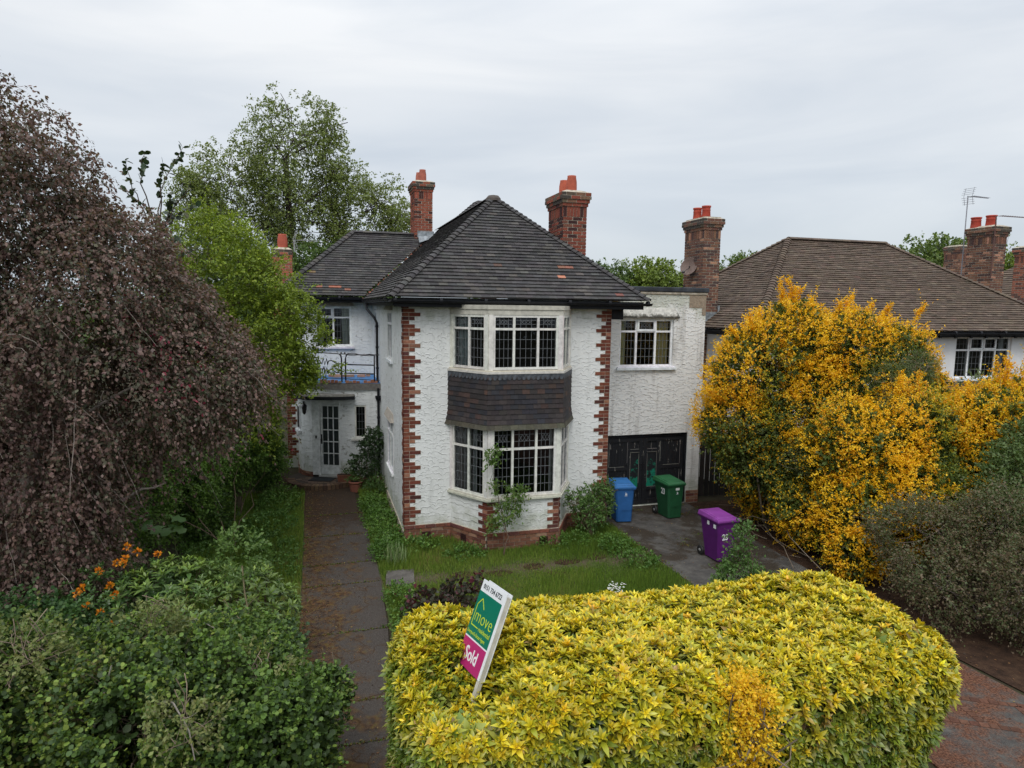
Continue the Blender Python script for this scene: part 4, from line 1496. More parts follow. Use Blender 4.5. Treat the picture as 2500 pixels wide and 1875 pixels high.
def sheet(name, pts, z, mat, kind='structure', z0=None, label=None):
    mb = MB()
    if z0 is None:
        mb.face([(x, y, z) for x, y in pts])
    else:
        slab(mb, pts, z0, z, (0.5, 0.5, 0.5))
    o = mb.build(name, mat)
    tag(o, label, None, None, kind)
    return o


sheet('ground', [(-400, -200), (400, -200), (400, 600), (-400, 600)], -0.02, GROUND)
sheet('lawn', [(-0.72, -7.2), (4.95, -7.2), (4.88, 0.0), (-0.7, -0.1)], -0.008, TURF)
sheet('grass_verge', [(-4.4, -5.0), (-2.05, -5.0), (-2.1, 4.6), (-4.4, 4.6)], -0.008, TURF)
# path: six bays of cracked concrete with open joints
ys = [-16, -9.4, -6.71, -5.84, -3.92, -2.03, -1.0, 0.71, 2.26, 4.75]
pe = MB()
xl = lambda y: -2.10 + random.uniform(-.015, .015) - (0.25 if y > 3 else 0)
xr = lambda y: -0.80 if y > 2 else (-0.69 if y > -3 else -0.69 - 0.075 * (-3 - y))
for a, b in zip(ys, ys[1:]):
    pe.hexa([(xl(a), a + .006, -.05), (xr(a), a + .006, -.05), (xr(b), b - .006, -.05), (xl(b), b - .006, -.05),
             (xl(a), a + .006, .02), (xr(a), a + .006, .02), (xr(b), b - .006, .02), (xl(b), b - .006, .02)])
tag(pe.build('path', PATHM), kind='structure')
sheet('path_end', [(-3.4, 4.2), (-2.36, 4.2), (-2.36, 4.74), (-0.8, 4.76), (-0.05, 4.78), (-0.05, 5.1), (-2.3, 6.4), (-3.4, 6.6)], -0.001, LITTER)
sheet('driveway', [(4.92, -3.9), (7.55, -4.4), (7.62, 1.16), (4.85, 1.16), (4.85, 0.0)], 0.006, DRIVEM, z0=-.05)
sheet('driveway_front', [(4.85, -16), (8.4, -16), (7.3, -8.2), (7.1, -4.4), (4.92, -3.9)], 0.002, ground_mat('littered_drive', [(0.055, 0.052, 0.050), (0.085, 0.080, 0.074), (0.125, 0.118, 0.105)], 5.0, 0.8, drive_extra2), z0=-.05)
sheet('leaf_litter', [(7.62, 1.1), (7.57, -4.4), (7.12, -4.42), (7.5, -9.5), (16, -9.5), (16, 1.1)], 0.0, LITTER)
be = MB()                                                          # brick edging laid across the front of the drive
for (p, q) in (((5.55, -7.35), (7.6, -8.55)), ((5.45, -7.95), (7.3, -9.1)), ((6.3, -7.8), (6.15, -8.4)), ((6.95, -8.2), (6.75, -8.8)), ((5.35, -7.2), (5.2, -7.9))):
    ln, u = unit(p, q)
    k = int(ln / .11)
    for i in range(k):
        be.fbox((p, u), i * .11, i * .11 + .1, -.045, .045, -.01, .008, jit((0.11, 0.052, 0.034), .25))
be.build('brick_edging', BRICK)
tag(bpy.data.objects['brick_edging'], kind='structure')
# stepping stones across the lawn, nearly grown over
st0 = None
for i, (x, y, a, sx_, sy_) in enumerate(((0.85, -2.12, .1, .26, .17), (1.55, -2.2, -.1, .28, .15), (2.3, -2.05, .15, .27, .16), (3.05, -1.98, 0, .28, .16), (3.75, -1.85, .2, .26, .17), (2.65, -2.5, -.2, .2, .12))):
    mb = MB()
    n = 9
    pts = [(math.cos(2 * PI * k / n) * sx_ * random.uniform(.8, 1.1), math.sin(2 * PI * k / n) * sy_ * random.uniform(.8, 1.1)) for k in range(n)]
    slab(mb, pts, -0.03, 0.006, (.5, .5, .5))
    o = mb.build('stepping_stone', LITTER)
    o.location = (x, y, 0)
    o.rotation_euler.z = a
    tag(o, ('worn stepping stone in the lawn, the one nearest the path', 'worn stepping stone in the lawn, second from the path', 'worn stepping stone in the middle of the lawn row', 'worn stepping stone second from the drive', 'worn stepping stone in the lawn, the one nearest the drive', 'small stepping stone set off the row towards the hedge')[i], 'stepping stone', 'stepping stones across the lawn')
mb = MB()
slab(mb, [(-0.3, -.33), (.22, -.38), (.30, .30), (-.22, .34)], 0, 0.045, (.5, .5, .5))
o = mb.build('paving_slab', SLABM)
o.location = (-0.33, -1.98, 0)
tag(o, 'square grey paving slab beside the path at the lawn corner', 'paving slab')

# ================================================================== neighbours
nb = empty('neighbour_house', (9.4, 1.1, 0), 'white neighbouring house with a brown tiled hipped roof behind the yellow shrub', 'house')
nb.location = (0, 0, 0)
BRN = [(8, (0.108, 0.078, 0.057)), (5, (0.120, 0.087, 0.064)), (4, (0.093, 0.068, 0.051)), (1, (0.145, 0.108, 0.08))]
nw_ = MB()
F_nb = ((9.5, 1.1), (1, 0))
wall_panel(nw_, F_nb, 11.3, 0, 4.6, [(16.47 - 9.5, 18.66 - 9.5, 3.18, 4.42)])
nw_.face([(9.5, 9, 0), (9.5, 1.1, 0), (9.5, 1.1, 4.6), (9.5, 9, 4.6)])
nw_.face([(20.8, 1.1, 0), (20.8, 9, 0), (20.8, 9, 4.6), (20.8, 1.1, 4.6)])
nw_.face([(20.8, 9, 0), (9.5, 9, 0), (9.5, 9, 4.6), (20.8, 9, 4.6)])
nw_.build('wall', PAINT_NB, nb)
nt_ = MB()
SN = math.hypot(4.0, 2.86)
cn_, sn_ = 4.0 / SN, 2.86 / SN
tiles(nt_, (9.2, 0.7, 4.6), (1, 0, 0), (0, cn_, sn_), lambda t: t * cn_, lambda t: 11.9 - t * cn_, SN, BRN, 0.115, 0.2, wob=.006)
tiles(nt_, (9.2, 8.7, 4.6), (0, -1, 0), (cn_, 0, sn_), lambda t: t * cn_, lambda t: 8.0 - t * cn_, SN, BRN, 0.115, 0.2, wob=.006)
tiles(nt_, (21.1, 0.7, 4.6), (0, 1, 0), (-cn_, 0, sn_), lambda t: t * cn_, lambda t: 8.0 - t * cn_, SN, BRN, 0.23, 0.4)
tiles(nt_, (21.1, 8.7, 4.6), (-1, 0, 0), (0, -cn_, sn_), lambda t: t * cn_, lambda t: 11.9 - t * cn_, SN, BRN, 0.46, 0.8)
ridge_caps(nt_, (9.2, 0.7, 4.6), (13.2, 4.7, 7.46), .17, .10, BRN)
ridge_caps(nt_, (21.1, 0.7, 4.6), (17.1, 4.7, 7.46), .17, .10, BRN)
ridge_caps(nt_, (9.2, 8.7, 4.6), (13.2, 4.7, 7.46), .17, .10, BRN)
ridge_caps(nt_, (13.2, 4.7, 7.46), (17.1, 4.7, 7.46), .3, .13, BRN, bonnet=False, lift=.05)
nt_.build('roof', TILE, nb)
ne = MB()
ne.box(9.3, 21.0, .78, .81, 4.42, 4.58)
ne.box(9.27, 9.30, .78, 8.6, 4.42, 4.58)
ne.box(9.3, 21.0, .81, 1.098, 4.50, 4.51)
for i in range(20):
    ne.box(9.6 + i * .58, 9.68 + i * .58, .74, .779, 4.40, 4.5)
ne.build('fascia', BLACK, nb)
gutter(nb, (9.16, .66, 4.54), (21.1, .66, 4.54))
gutter(nb, (9.16, 8.7, 4.54), (9.16, .66, 4.54))
wn = window(nb, F_nb, 16.47 - 9.5, 18.66 - 9.5, 3.18, 4.42, (17.03 - 9.5, 17.57 - 9.5, 18.10 - 9.5), 4.02, col=UPVC, nu=3, nzl=4, nzu=2, lattice=False, sash=(1, 2), lw=.009,
            curtains=[(7.6, 7.8, (.33, .35, .35)), (8.9, 9.1, (.3, .3, .3))])
v_ = MB()
v_.box(15.0, 15.22, 1.07, 1.098, 4.18, 4.26, (.2, .2, .2))
v_.build('vent', STONE, nb)
lr = MB()                                                            # tiled skirt over the ground floor bay
SQ = math.hypot(.9, .7)
tiles(lr, (15.2, 0.2, 2.42), (1, 0, 0), (0, .9 / SQ, .7 / SQ), lambda t: t * .6, lambda t: 5.2 - t * .6, SQ, BRN, .115, .2)
lr.box(15.3, 20.3, .3, 1.09, 0, 2.42, (.2, .1, .07))
lr.build('bay_roof', TILE, nb)
chimney(nb, 9.24, 9.80, 3.4, 4.45, 3.0, 7.86, NBR, [(9.50, 3.75, .12, .38, 'roll'), (9.42, 4.1, .12, .36, 'roll')], potc=(0.42, 0.07, 0.045))
c3 = chimney(nb, 20.2, 20.78, 3.2, 4.15, 3.0, 8.05, NBR, [(20.45, 3.55, .15, .38, 'roll'), (20.33, 4.0, .15, .36, 'roll')], potc=(0.42, 0.07, 0.045))
fl_ = MB()
fl_.box(9.81, 9.86, 3.36, 4.5, 4.9, 5.25)
fl_.box(9.2, 9.86, 3.34, 3.385, 4.75, 5.05)
fl_.build('lead_flashing', LEADSHEET, nb)
nq_ = MB()
nq_.box(9.44, 9.52, 1.06, 1.14, 0, 4.5)
nq_.build('quoin', BRICK, nb)

dish = MB()
dish.lathe((0, 0, 0), [(0, -.05), (.12, -.04), (.22, -.015), (.28, .02), (.285, .02), (.22, -.03), (.12, -.055), (0, -.065)], 24, (.16, .11, .09))
dish.bar((0, -.02, -.04), (0, -.28, .22), .015, .015, (.06, .06, .06))
dish.box(-.03, .03, -.31, -.25, .19, .25, (.06, .06, .06))
do_ = dish.build('satellite_dish', attr_mat('dish_paint', .5, .4, .2, 8, 0), smooth=True)
do_.location = (9.12, 3.95, 6.42)
do_.rotation_euler = (math.radians(70), 0, math.radians(-62))
tag(do_, 'rusty brown satellite dish on the side of the near neighbour chimney', 'satellite dish')
dm = MB()
dm.bar((9.24, 4.0, 6.35), (9.13, 3.97, 6.42), .03, .03)
b_ = dm.build('bracket', IRON)
b_.parent = do_
b_.matrix_parent_inverse = Matrix.LocRotScale(do_.location, do_.rotation_euler, None).inverted()


def aerial(loc, h, rz, label, boom=1.1, grid=True, col=(0.30, 0.31, 0.34)):
    e_ = empty('tv_aerial', loc, label, 'aerial', None, rz)
    m = MB()
    m.tube([(0, 0, 0), (0, 0, h)], .02, 6, col)
    m.build('mast', TIMBER, e_)
    m = MB()
    m.bar((-.05, 0, h), (boom, 0, h), .014, .014, col)
    for i in range(14):
        x = .18 + i * (boom - .2) / 13
        m.bar((x, -.12 + i * .003, h + .012), (x, .12 - i * .003, h + .012), .010, .010, col)
    if grid:
        for s in (1, -1):
            for i in range(4):
                x, z = .02 + .05 * i * 0, h + s * (.06 + i * .07)
                m.bar((-.02 + .03 * i, -.22, z), (-.02 + .03 * i, .22, z), .010, .010, col)
            m.bar((0, -.15, h), (.08, -.15, h + s * .3), .010, .010, col)
            m.bar((0, .15, h), (.08, .15, h + s * .3), .010, .010, col)
    m.build('antenna_array', TIMBER, e_)
    return e_


aerial((20.58, 4.6, 6.3), 2.95, 0.1, 'tall thin television aerial with a grid rising beside the far neighbour chimney', 1.1)
aerial((20.12, 3.12, 6.3), 2.06, 0.0, 'short rusty television aerial on the front of the far neighbour chimney', 1.6, False, (0.12, 0.06, 0.05))
aerial((-2.35, 8.6, 6.8), 0.36, 0.2, 'small television aerial next to the single terracotta pot at left', .75, True, (0.4, 0.41, 0.42))

h3 = empty('terraced_house', (0, 0, 0), 'brick chimneyed house with a tiled roof at the far right edge', 'house')
m = MB()
m.box(24.3, 34, 3.0, 10, 0, 5.0)
m.build('wall', PAINT_NB, h3)
m = MB()
tiles(m, (23.9, 2.6, 4.9), (1, 0, 0), (0, cn_, sn_), lambda t: t * cn_, lambda t: 10, SN, BRN, .16, .3)
tiles(m, (23.9, 10.6, 4.9), (0, -1, 0), (cn_, 0, sn_), lambda t: t * cn_, lambda t: 8 - t * cn_, SN, BRN, .16, .3)
ridge_caps(m, (23.9, 2.6, 4.9), (27.9, 6.6, 7.76), .17, .10, BRN)
m.build('roof', TILE, h3)
chimney(h3, 24.0, 24.9, 4.4, 5.3, 4.4, 7.62, [(4, (.3, .11, .07)), (3, (.12, .06, .05))], [(24.5, 4.9, .13, .3, 'roll')], potc=(.42, .08, .05))
h4 = empty('distant_house', (0, 0, 0), 'house whose plain brick chimney shows behind the neighbouring ridge at right', 'house')
m = MB()
m.box(24.6, 30, 9, 14, 0, 5.2)
m.hexa([(24.4, 8.8, 5.2), (30.2, 8.8, 5.2), (30.2, 14.2, 5.2), (24.4, 14.2, 5.2), (26.5, 11.4, 6.6), (28, 11.4, 6.6), (28, 11.6, 6.6), (26.5, 11.6, 6.6)], (.13, .09, .07))
m.build('wall', TILE, h4)
chimney(h4, 25.9, 26.5, 9.2, 10.0, 5.2, 8.15, NBR, [], flare=.05)

# gate between the garage and the neighbour
gt = MB()
for i in range(9):
    gt.box(8.04 + i * .16, 8.17 + i * .16, 1.42, 1.445, 0.05, 1.75, jit((.022, .02, .019), .3))
gt.box(8.02, 9.46, 1.446, 1.49, .35, .45, (.02, .02, .02))
gt.box(8.02, 9.46, 1.446, 1.49, 1.35, 1.45, (.02, .02, .02))
tag(gt.build('side_gate', TIMBER), 'dark boarded gate closing the gap right of the garage', 'gate')
# weathered fence between the front gardens at left
fn = MB()
for i in range(26):
    x = -3.0
    y = 7.8 - i * .0
    fn.box(-7.0 + i * .15, -6.87 + i * .15, 9.5, 9.52, 0, 1.75, jit((.16, .11, .07), .3))
fn.box(-7.0, -3.1, 9.521, 9.56, 1.2, 1.3, (.14, .1, .06))
tag(fn.build('garden_fence', TIMBER), 'brown close-boarded fence beyond the left corner of the house', 'fence')

# ================================================================== wheelie bins
FONT_CACHE = {}


def text_mesh(txt, size, mat, parent, name='lettering', align='CENTER', bold=0.0, xscale=1.0, shear=0.0, col=(1, 1, 1), space=1.0):
    cu = bpy.data.curves.new('t', 'FONT')
    cu.body = txt
    cu.size = size
    cu.align_x = align
    cu.offset = bold
    cu.shear = shear
    cu.space_character = space
    cu.extrude = 0.0006
    cu.resolution_u = 3
    t = bpy.data.objects.new('t', cu)
    C.objects.link(t)
    bpy.context.view_layer.update()
    me = bpy.data.meshes.new_from_object(t.evaluated_get(bpy.context.evaluated_depsgraph_get()))
    bpy.data.objects.remove(t)
    n = len(me.vertices)
    co = np.empty(n * 3, np.float32)
    me.vertices.foreach_get('co', co)
    co = co.reshape(-1, 3)
    new = np.stack([co[:, 0] * xscale, -co[:, 2], co[:, 1]], 1)        # x right, z up, faces -y
    me.vertices.foreach_set('co', new.ravel())
    me.materials.clear()
    me.materials.append(mat)
    at = me.color_attributes.new('col', 'FLOAT_COLOR', 'CORNER')
    at.data.foreach_set('color', [col[0], col[1], col[2], 1.0] * len(me.loops))
    o = bpy.data.objects.new(name, me)
    C.objects.link(o)
    o.parent = parent
    return o


def wheelie(loc, rz, col, lid, label):
    e_ = empty('wheelie_bin', loc, label, 'wheelie bin', 'wheelie bins on the drive', rz)
    H = 0.86
    b = MB()
    bw0, bw1, bd0, bd1 = .19, .235, (-.04, .44), (-.06, .60)
    lv = [(0.03, 0), (0.10, .02), (.84, .93), (.87, 1.0)]
    rings = []
    for z, f in lv:
        w0 = bw0 + (bw1 - bw0) * f
        y0, y1 = bd0[0] + (bd1[0] - bd0[0]) * f, bd0[1] + (bd1[1] - bd0[1]) * f
        r = .035
        rings.append([(x, y, z) for x, y in ((-w0 + r, y0), (w0 - r, y0), (w0, y0 + r), (w0, y1 - r), (w0 - r, y1), (-w0 + r, y1), (-w0, y1 - r), (-w0, y0 + r))])
    for a, c in zip(rings, rings[1:]):
        for j in range(8):
            k = (j + 1) % 8
            b.face([a[j], a[k], c[k], c[j]], col)
    b.face(rings[0][::-1], col)
    b.box(-.25, .25, -.075, .615, .815, .845, tuple(x * 1.05 for x in col))
    b.box(-.17, .17, -.052, -.046, .30, .74, tuple(x * 1.02 for x in col))
    b.build('body', PLAST, e_, bevel=.004)
    l = MB()
    for z0, z1, g in ((.846, .875, .262), (.8755, .885, .255)):
        l.box(-g, g, -.09 if z0 < .87 else -.082, .62, z0, z1, lid)
    l.hexa([(-.255, -.08, .885), (.255, -.08, .885), (.255, .62, .885), (-.255, .62, .885), (-.235, -.03, .905), (.235, -.03, .905), (.235, .60, .945), (-.235, .60, .945)], lid)
    l.hexa([(-.20, .02, .907), (.20, .02, .907), (.20, .5, .935), (-.20, .5, .935), (-.185, .04, .925), (.185, .04, .925), (.185, .48, .953), (-.185, .48, .953)], tuple(x * 1.06 for x in lid))
    l.build('lid', PLAST, e_, bevel=.008)
    hd_ = MB()
    hd_.tube([(-.2, .63, .86), (-.2, .68, .9), (.2, .68, .9), (.2, .63, .86)], .014, 8, col)
    hd_.build('handle', PLAST, e_)
    for s in (-1, 1):
        wv = MB()
        pr = [(.0, -.02), (.05, -.022), (.085, -.025), (.10, -.018), (.10, .018), (.085, .025), (.05, .022), (0, .02)]
        i0 = len(wv.v)
        wv.lathe((0, 0, 0), pr, 20, (.02, .02, .02))
        wv.v = [(z + s * .235, x + .5, y + .10) for x, y, z in wv.v]
        wv.lathe((0, 0, 0), [(0, -.028), (.035, -.028), (.04, .028), (0, .028)], 12, (.2, .2, .2))
        k = 20 * len(pr)
        wv.v = wv.v[:k] + [(z + s * .237, x + .5, y + .10) for x, y, z in wv.v[k:]]
        wv.build('wheel', PLAST, e_, smooth=True)
    return e_


def emblem(parent, x, y, z, s):
    m = MB()                                                            # small white bird-like crest
    P = lambda u, v: (x + u * s, y, z + v * s)
    W1 = (.7, .72, .74)
    m.face([P(-.12, .1), P(.12, .1), P(.2, .5), P(.05, .95), P(-.1, .9), P(-.05, .6), P(-.25, .7)], W1)
    m.face([P(.12, .3), P(.5, .75), P(.42, .35), P(.2, .12)], W1)
    m.face([P(-.1, .9), P(-.3, 1.05), P(.05, .95)], W1)
    m.face([P(-.5, -.12), P(.5, -.12), P(.5, 0), P(-.5, 0)], W1)
    m.build('emblem', WHITE, parent)


bl = wheelie((5.27, 0.02, .006), math.radians(-9), (0.022, 0.105, 0.30), (0.03, 0.14, 0.36), 'blue wheelie bin in front of the left garage door')
emblem(bl, .02, -.0525 - .004, .67, .075)
gr = wheelie((6.62, 0.0, .006), math.radians(4), (0.012, 0.07, 0.028), (0.022, 0.12, 0.045), 'green wheelie bin with a white 23 on its side, before the garage')
emblem(gr, .03, -.0525 - .004, .62, .06)
m = MB()
m.box(-.02, .09, -.0575, -.055, .715, .775, (.62, .64, .62))
m.build('sticker', WHITE, gr)
t = text_mesh('23', .20, WHITE, gr, bold=.006, xscale=.85, col=(.72, .74, .72))
t.location = (-.2365, .16, .60)
t.rotation_euler = (math.radians(3), 0, math.radians(-90))
pu = wheelie((6.17, -2.80, .006), math.radians(3), (0.085, 0.010, 0.12), (0.20, 0.04, 0.24), 'purple wheelie bin numbered 23 standing alone on the drive')
t = text_mesh('23', .17, WHITE, pu, bold=.006, xscale=.85, col=(.72, .72, .74))
t.location = (-.06, -.062, .48)
m = MB()
m.box(-.2385, -.2355, .02, .10, .70, .78, (.7, .72, .74))
m.build('sticker', WHITE, pu)
m = MB()
m.box(-.2385, -.2355, .24, .31, .72, .80, (.7, .72, .74))
m.build('sticker', WHITE, pu)

# ================================================================== the estate agent's board
bo = empty('sale_board', (0, 0, 0), 'tilted green and magenta sold board sticking out of the yellow hedge', 'sign')
right = Vector((0.2, -0.98, 0.07)).normalized()
nrm = Vector((-0.91, -0.16, 0.39))
nrm = (nrm - right * nrm.dot(right)).normalized()
upv_ = nrm.cross(right) * -1
if upv_.z < 0:
    upv_ = -upv_
Mb = Matrix((right, -nrm, upv_)).transposed().to_4x4()
camv = CAM
ctr = camv + (Vector((0.028, -6.924, 1.363)) - camv) * 0.8
Mb.translation = ctr
bo.matrix_world = Mb
Wb, Hb = .62 * .8, 1.0 * .8
w2, h2 = Wb / 2, Hb / 2
m = MB()
wh = (.74, .76, .77)
m.box(-w2, w2, 0, .008, -h2, h2, wh)
m.build('front_panel', WHITE, bo)
m = MB()
m.hexa([(-w2, .06, -h2), (w2, .052, -h2), (w2, .06, -h2), (-w2, .068, -h2), (-w2, .06, h2), (w2, .052, h2), (w2, .06, h2), (-w2, .068, h2)], wh)
m.build('rear_panel', WHITE, bo)
m = MB()
m.box(w2 - .05, w2 - .004, .009, .051, -1.9, h2 - .03, (.50, .48, .42))
m.build('post', TIMBER, bo)
m = MB()
m.box(-w2 + .0, w2 - .035, -.0015, -.0004, -.135, .29, (0.0, 0.155, 0.095))
m.build('green_field', WHITE, bo)
m = MB()
m.box(-w2 + .0, w2 - .035, -.0016, -.0004, -h2, -.150, (0.42, 0.02, 0.14))
m.build('magenta_field', WHITE, bo)
YG = (0.55, 0.66, 0.03)


def onboard(txt, x, z, size, col, bold=0, xs=1.0, align='LEFT', sp=1.0):
    t_ = text_mesh(txt, size, WHITE, bo, align=align, bold=bold, xscale=xs, col=col, space=sp)
    t_.location = (x, -.0024, z)


onboard('0151 734 6722', -.015, .322, .066, (.02, .03, .03), .0007, .95, 'CENTER')
onboard('move', -.188, .015, .178, YG, -.0024, .92)
onboard('residential', -.045, -.048, .062, YG, 0, .9)
onboard("Liverpool's Estate Agent", -.235, -.108, .047, YG, 0, .8)
onboard('Sold', -.02, -.325, .165, (.75, .75, .76), .0035, .9, 'CENTER')
m = MB()
for p, q in (((-.205, .17), (-.205, -.03)), ((-.205, -.03), (-.06, -.03)), ((-.205, .165), (-.14, .235)), ((-.14, .235), (-.06, .15))):
    m.bar((p[0], -.003, p[1]), (q[0], -.003, q[1]), .009, .0015, YG, side=(0, 1, 0))
m.build('logo', WHITE, bo)

# ================================================================== pots
def pot(loc, r, h, label, rx=0.0, rz=0.0, soil=True, long=1.0, ribs=False, col=(0.21, 0.085, 0.055)):
    m = MB()
    pr = [(0, 0), (r * .72, 0)]
    if ribs:
        for i in range(4):
            f0 = i / 4
            pr += [(r * (.72 + .24 * f0), h * (.02 + .8 * f0)), (r * (.76 + .24 * f0), h * (.10 + .8 * f0)), (r * (.76 + .24 * f0), h * (.16 + .8 * f0))]
    pr += [(r * .93, h * .84), (r * 1.05, h * .85), (r * 1.06, h), (r * .92, h), (r * .9, h * .86)]
    m.lathe((0, 0, 0), pr, 22, jit(col, .1), sx=long)
    m.lathe((0, 0, 0), [(r * .91, h * .86), (0, h * .88)], 22, (.03, .02, .015), sx=long)
    o_ = m.build('flower_pot', POT, smooth=True)
    o_.location = loc
    o_.rotation_euler = (rx, 0, rz)
    tag(o_, label, 'flower pot')
    return o_


pot((-.78, 4.32, 0.0), .19, .30, 'round ribbed terracotta pot on the ground right of the doorstep', ribs=True)
pot((-0.17, 0.42, 0.02), .13, .17, 'small brown pot at the foot of the left front corner quoin', rx=.3)
pot((4.50, -0.35, 0.28), .125, .2, 'tipped terracotta pot among the rose bush stems beside the blue bin', rx=-1.0, rz=.3)
pot((-.18, 4.75, 0.0), .16, .24, 'terracotta pot half hidden under the shrub by the downpipe')
m = MB()
tr_ = [(-.24, -.07), (.24, -.07), (.24, .07), (-.24, .07)]
slab(m, tr_, 0, .17, (.21, .085, .055), 0, [(x * 1.1, y * 1.2) for x, y in tr_])
m.box(-.272, .272, -.092, .092, .171, .195, (.23, .10, .065))
m.box(-.25, .25, -.07, .07, .1955, .20, (.03, .02, .015))
o = m.build('window_trough', POT)
o.location = (-.98, 4.93, .152)
o.rotation_euler.z = -.12
tag(o, 'long terracotta trough standing on the edge of the doorstep', 'plant trough')

#SPLIT2#
# ================================================================== vegetation
RG = np.random.default_rng(11)


def unitv(v):
    return v / np.maximum(np.linalg.norm(v, axis=1, keepdims=True), 1e-9)


TEMPL = {
    # verts (x across, y along, z up), faces
    'oval': (np.array([(0, 0, 0), (-.30, .45, .07), (0, .5, 0), (.30, .45, .07), (0, 1, -.05)], float), [(0, 2, 1), (0, 3, 2), (1, 2, 4), (2, 3, 4)]),
    'round': (np.array([(0, 0, 0), (-.42, .35, .06), (.42, .35, .06), (-.36, .8, .04), (.36, .8, .04), (0, 1, 0)], float), [(0, 2, 4, 5), (0, 5, 3, 1)]),
    'lance': (np.array([(0, 0, 0), (-.15, .3, .06), (0, .32, .0), (.15, .3, .06), (-.15, .62, .04), (0, .65, -.02), (.15, .62, .04), (0, 1, -.16)], float),
              [(0, 2, 1), (0, 3, 2), (1, 2, 5, 4), (2, 3, 6, 5), (4, 5, 7), (5, 6, 7)]),
    'thin': (np.array([(0, 0, 0), (-.11, .45, .02), (.11, .45, .02), (0, 1, -.06)], float), [(0, 2, 3, 1)]),
    'dia': (np.array([(0, 0, 0), (-.33, .5, .05), (.33, .5, .05), (0, 1, 0)], float), [(0, 2, 3, 1)]),
    'blade': (np.array([(-.04, 0, 0), (.04, 0, 0), (.03, .55, .10), (-.03, .55, .10), (0, 1, .34)], float), [(0, 1, 2, 3), (3, 2, 4)]),
    'maple': (np.array([(0, 0, 0), (-.25, .2, 0), (-.62, .25, -.05), (-.3, .5, .02), (-.38, .85, -.05), (0, .62, .03), (0, 1.05, -.06), (.38, .85, -.05), (.3, .5, .02), (.62, .25, -.05), (.25, .2, 0)], float),
              [(0, 5, 3, 1), (1, 3, 2), (3, 5, 4), (5, 6, 4), (5, 7, 6), (5, 8, 7), (0, 10, 8, 5), (10, 9, 8)]),
}


def leaf_mesh(name, P, A, Nr, size, cols, templ='oval', mat=None, parent=None, tipcol=None, wid=None, origin=None, smooth=False):
    """P positions, A leaf axis, Nr leaf normal, size lengths, cols (n,3); one mesh object with a colour per leaf"""
    T, F = TEMPL[templ]
    n = len(P)
    A = unitv(A)
    B = unitv(np.cross(A, Nr))
    Nn = np.cross(B, A)
    w_ = np.ones(n) if wid is None else wid
    V = (P[:, None, :] + size[:, None, None] * (T[None, :, 0:1] * (B * w_[:, None])[:, None, :] + T[None, :, 1:2] * A[:, None, :] + T[None, :, 2:3] * Nn[:, None, :]))
    k = len(T)
    if origin is not None:
        V = V - np.array(origin)[None, None, :]
    me = bpy.data.meshes.new(name)
    nf, nl = len(F), sum(len(f) for f in F)
    me.vertices.add(n * k)
    me.vertices.foreach_set('co', V.reshape(-1).astype(np.float32))
    me.loops.add(n * nl)
    base = np.concatenate([np.array(f) for f in F])
    me.loops.foreach_set('vertex_index', (np.arange(n)[:, None] * k + base[None, :]).reshape(-1).astype(np.int32))
    me.polygons.add(n * nf)
    ls = np.cumsum([0] + [len(f) for f in F[:-1]])
    me.polygons.foreach_set('loop_start', (np.arange(n)[:, None] * nl + ls[None, :]).reshape(-1).astype(np.int32))
    me.update(calc_edges=True)
    c4 = np.ones((n, k, 4), np.float32)
    c4[:, :, :3] = cols[:, None, :]
    if tipcol is not None:
        f = np.clip(T[:, 1], 0, 1)[None, :, None]
        c4[:, :, :3] = cols[:, None, :] * (1 - f) + tipcol[:, None, :] * f
    at = me.color_attributes.new('col', 'FLOAT_COLOR', 'POINT')
    at.data.foreach_set('color', c4.reshape(-1))
    me.materials.append(mat or LEAF)
    if smooth:
        me.polygons.foreach_set('use_smooth', np.ones(n * nf, bool))
    o = bpy.data.objects.new(name, me)
    C.objects.link(o)
    if parent is not None:
        o.parent = parent
    if origin is not None and parent is None:
        o.location = origin
    return o


_K = RG.normal(size=(10, 3))
_PH = RG.uniform(0, 6.28, 10)


def snoise(p, sc=1.0, seed=0):
    """cheap smooth noise in about -1..1"""
    q = p * sc
    s = np.zeros(len(p))
    for i in range(5):
        j = (i + seed) % 10
        s += np.sin(q @ (_K[j] * (1 + .45 * i)) + _PH[(j + seed) % 10]) / (1 + .35 * i)
    return s / 2.6


def blob_points(blobs, n, lump=.18, depth=.35, seed=0, cull=.72, zmin=0.03, lsc=2.2):
    """points spread through the outer shell of a union of ellipsoids (x,y,z,rx,ry,rz) with an uneven outline; returns points and outward directions"""
    bl = np.array(blobs, float)
    area = (bl[:, 3] * bl[:, 4] + bl[:, 3] * bl[:, 5] + bl[:, 4] * bl[:, 5])
    k = RG.choice(len(bl), n, p=area / area.sum())
    d = unitv(RG.normal(size=(n, 3)))
    c, r = bl[k, :3], bl[k, 3:]
    lum = 1 + lump * snoise(c + d * r, lsc, seed) + lump * .5 * snoise(c + d * r, lsc * 2.7, seed + 3)
    rad = (1 - depth * RG.random(n) ** 1.7) * lum
    P = c + d * r * rad[:, None]
    D = unitv(d / r)
    keep = P[:, 2] > zmin
    for j, b in enumerate(bl):
        e_ = (((P - b[:3]) / b[3:]) ** 2).sum(1)
        keep &= ~((e_ < cull ** 2) & (k != j))
    return P[keep], D[keep]


GAIN = 1.35


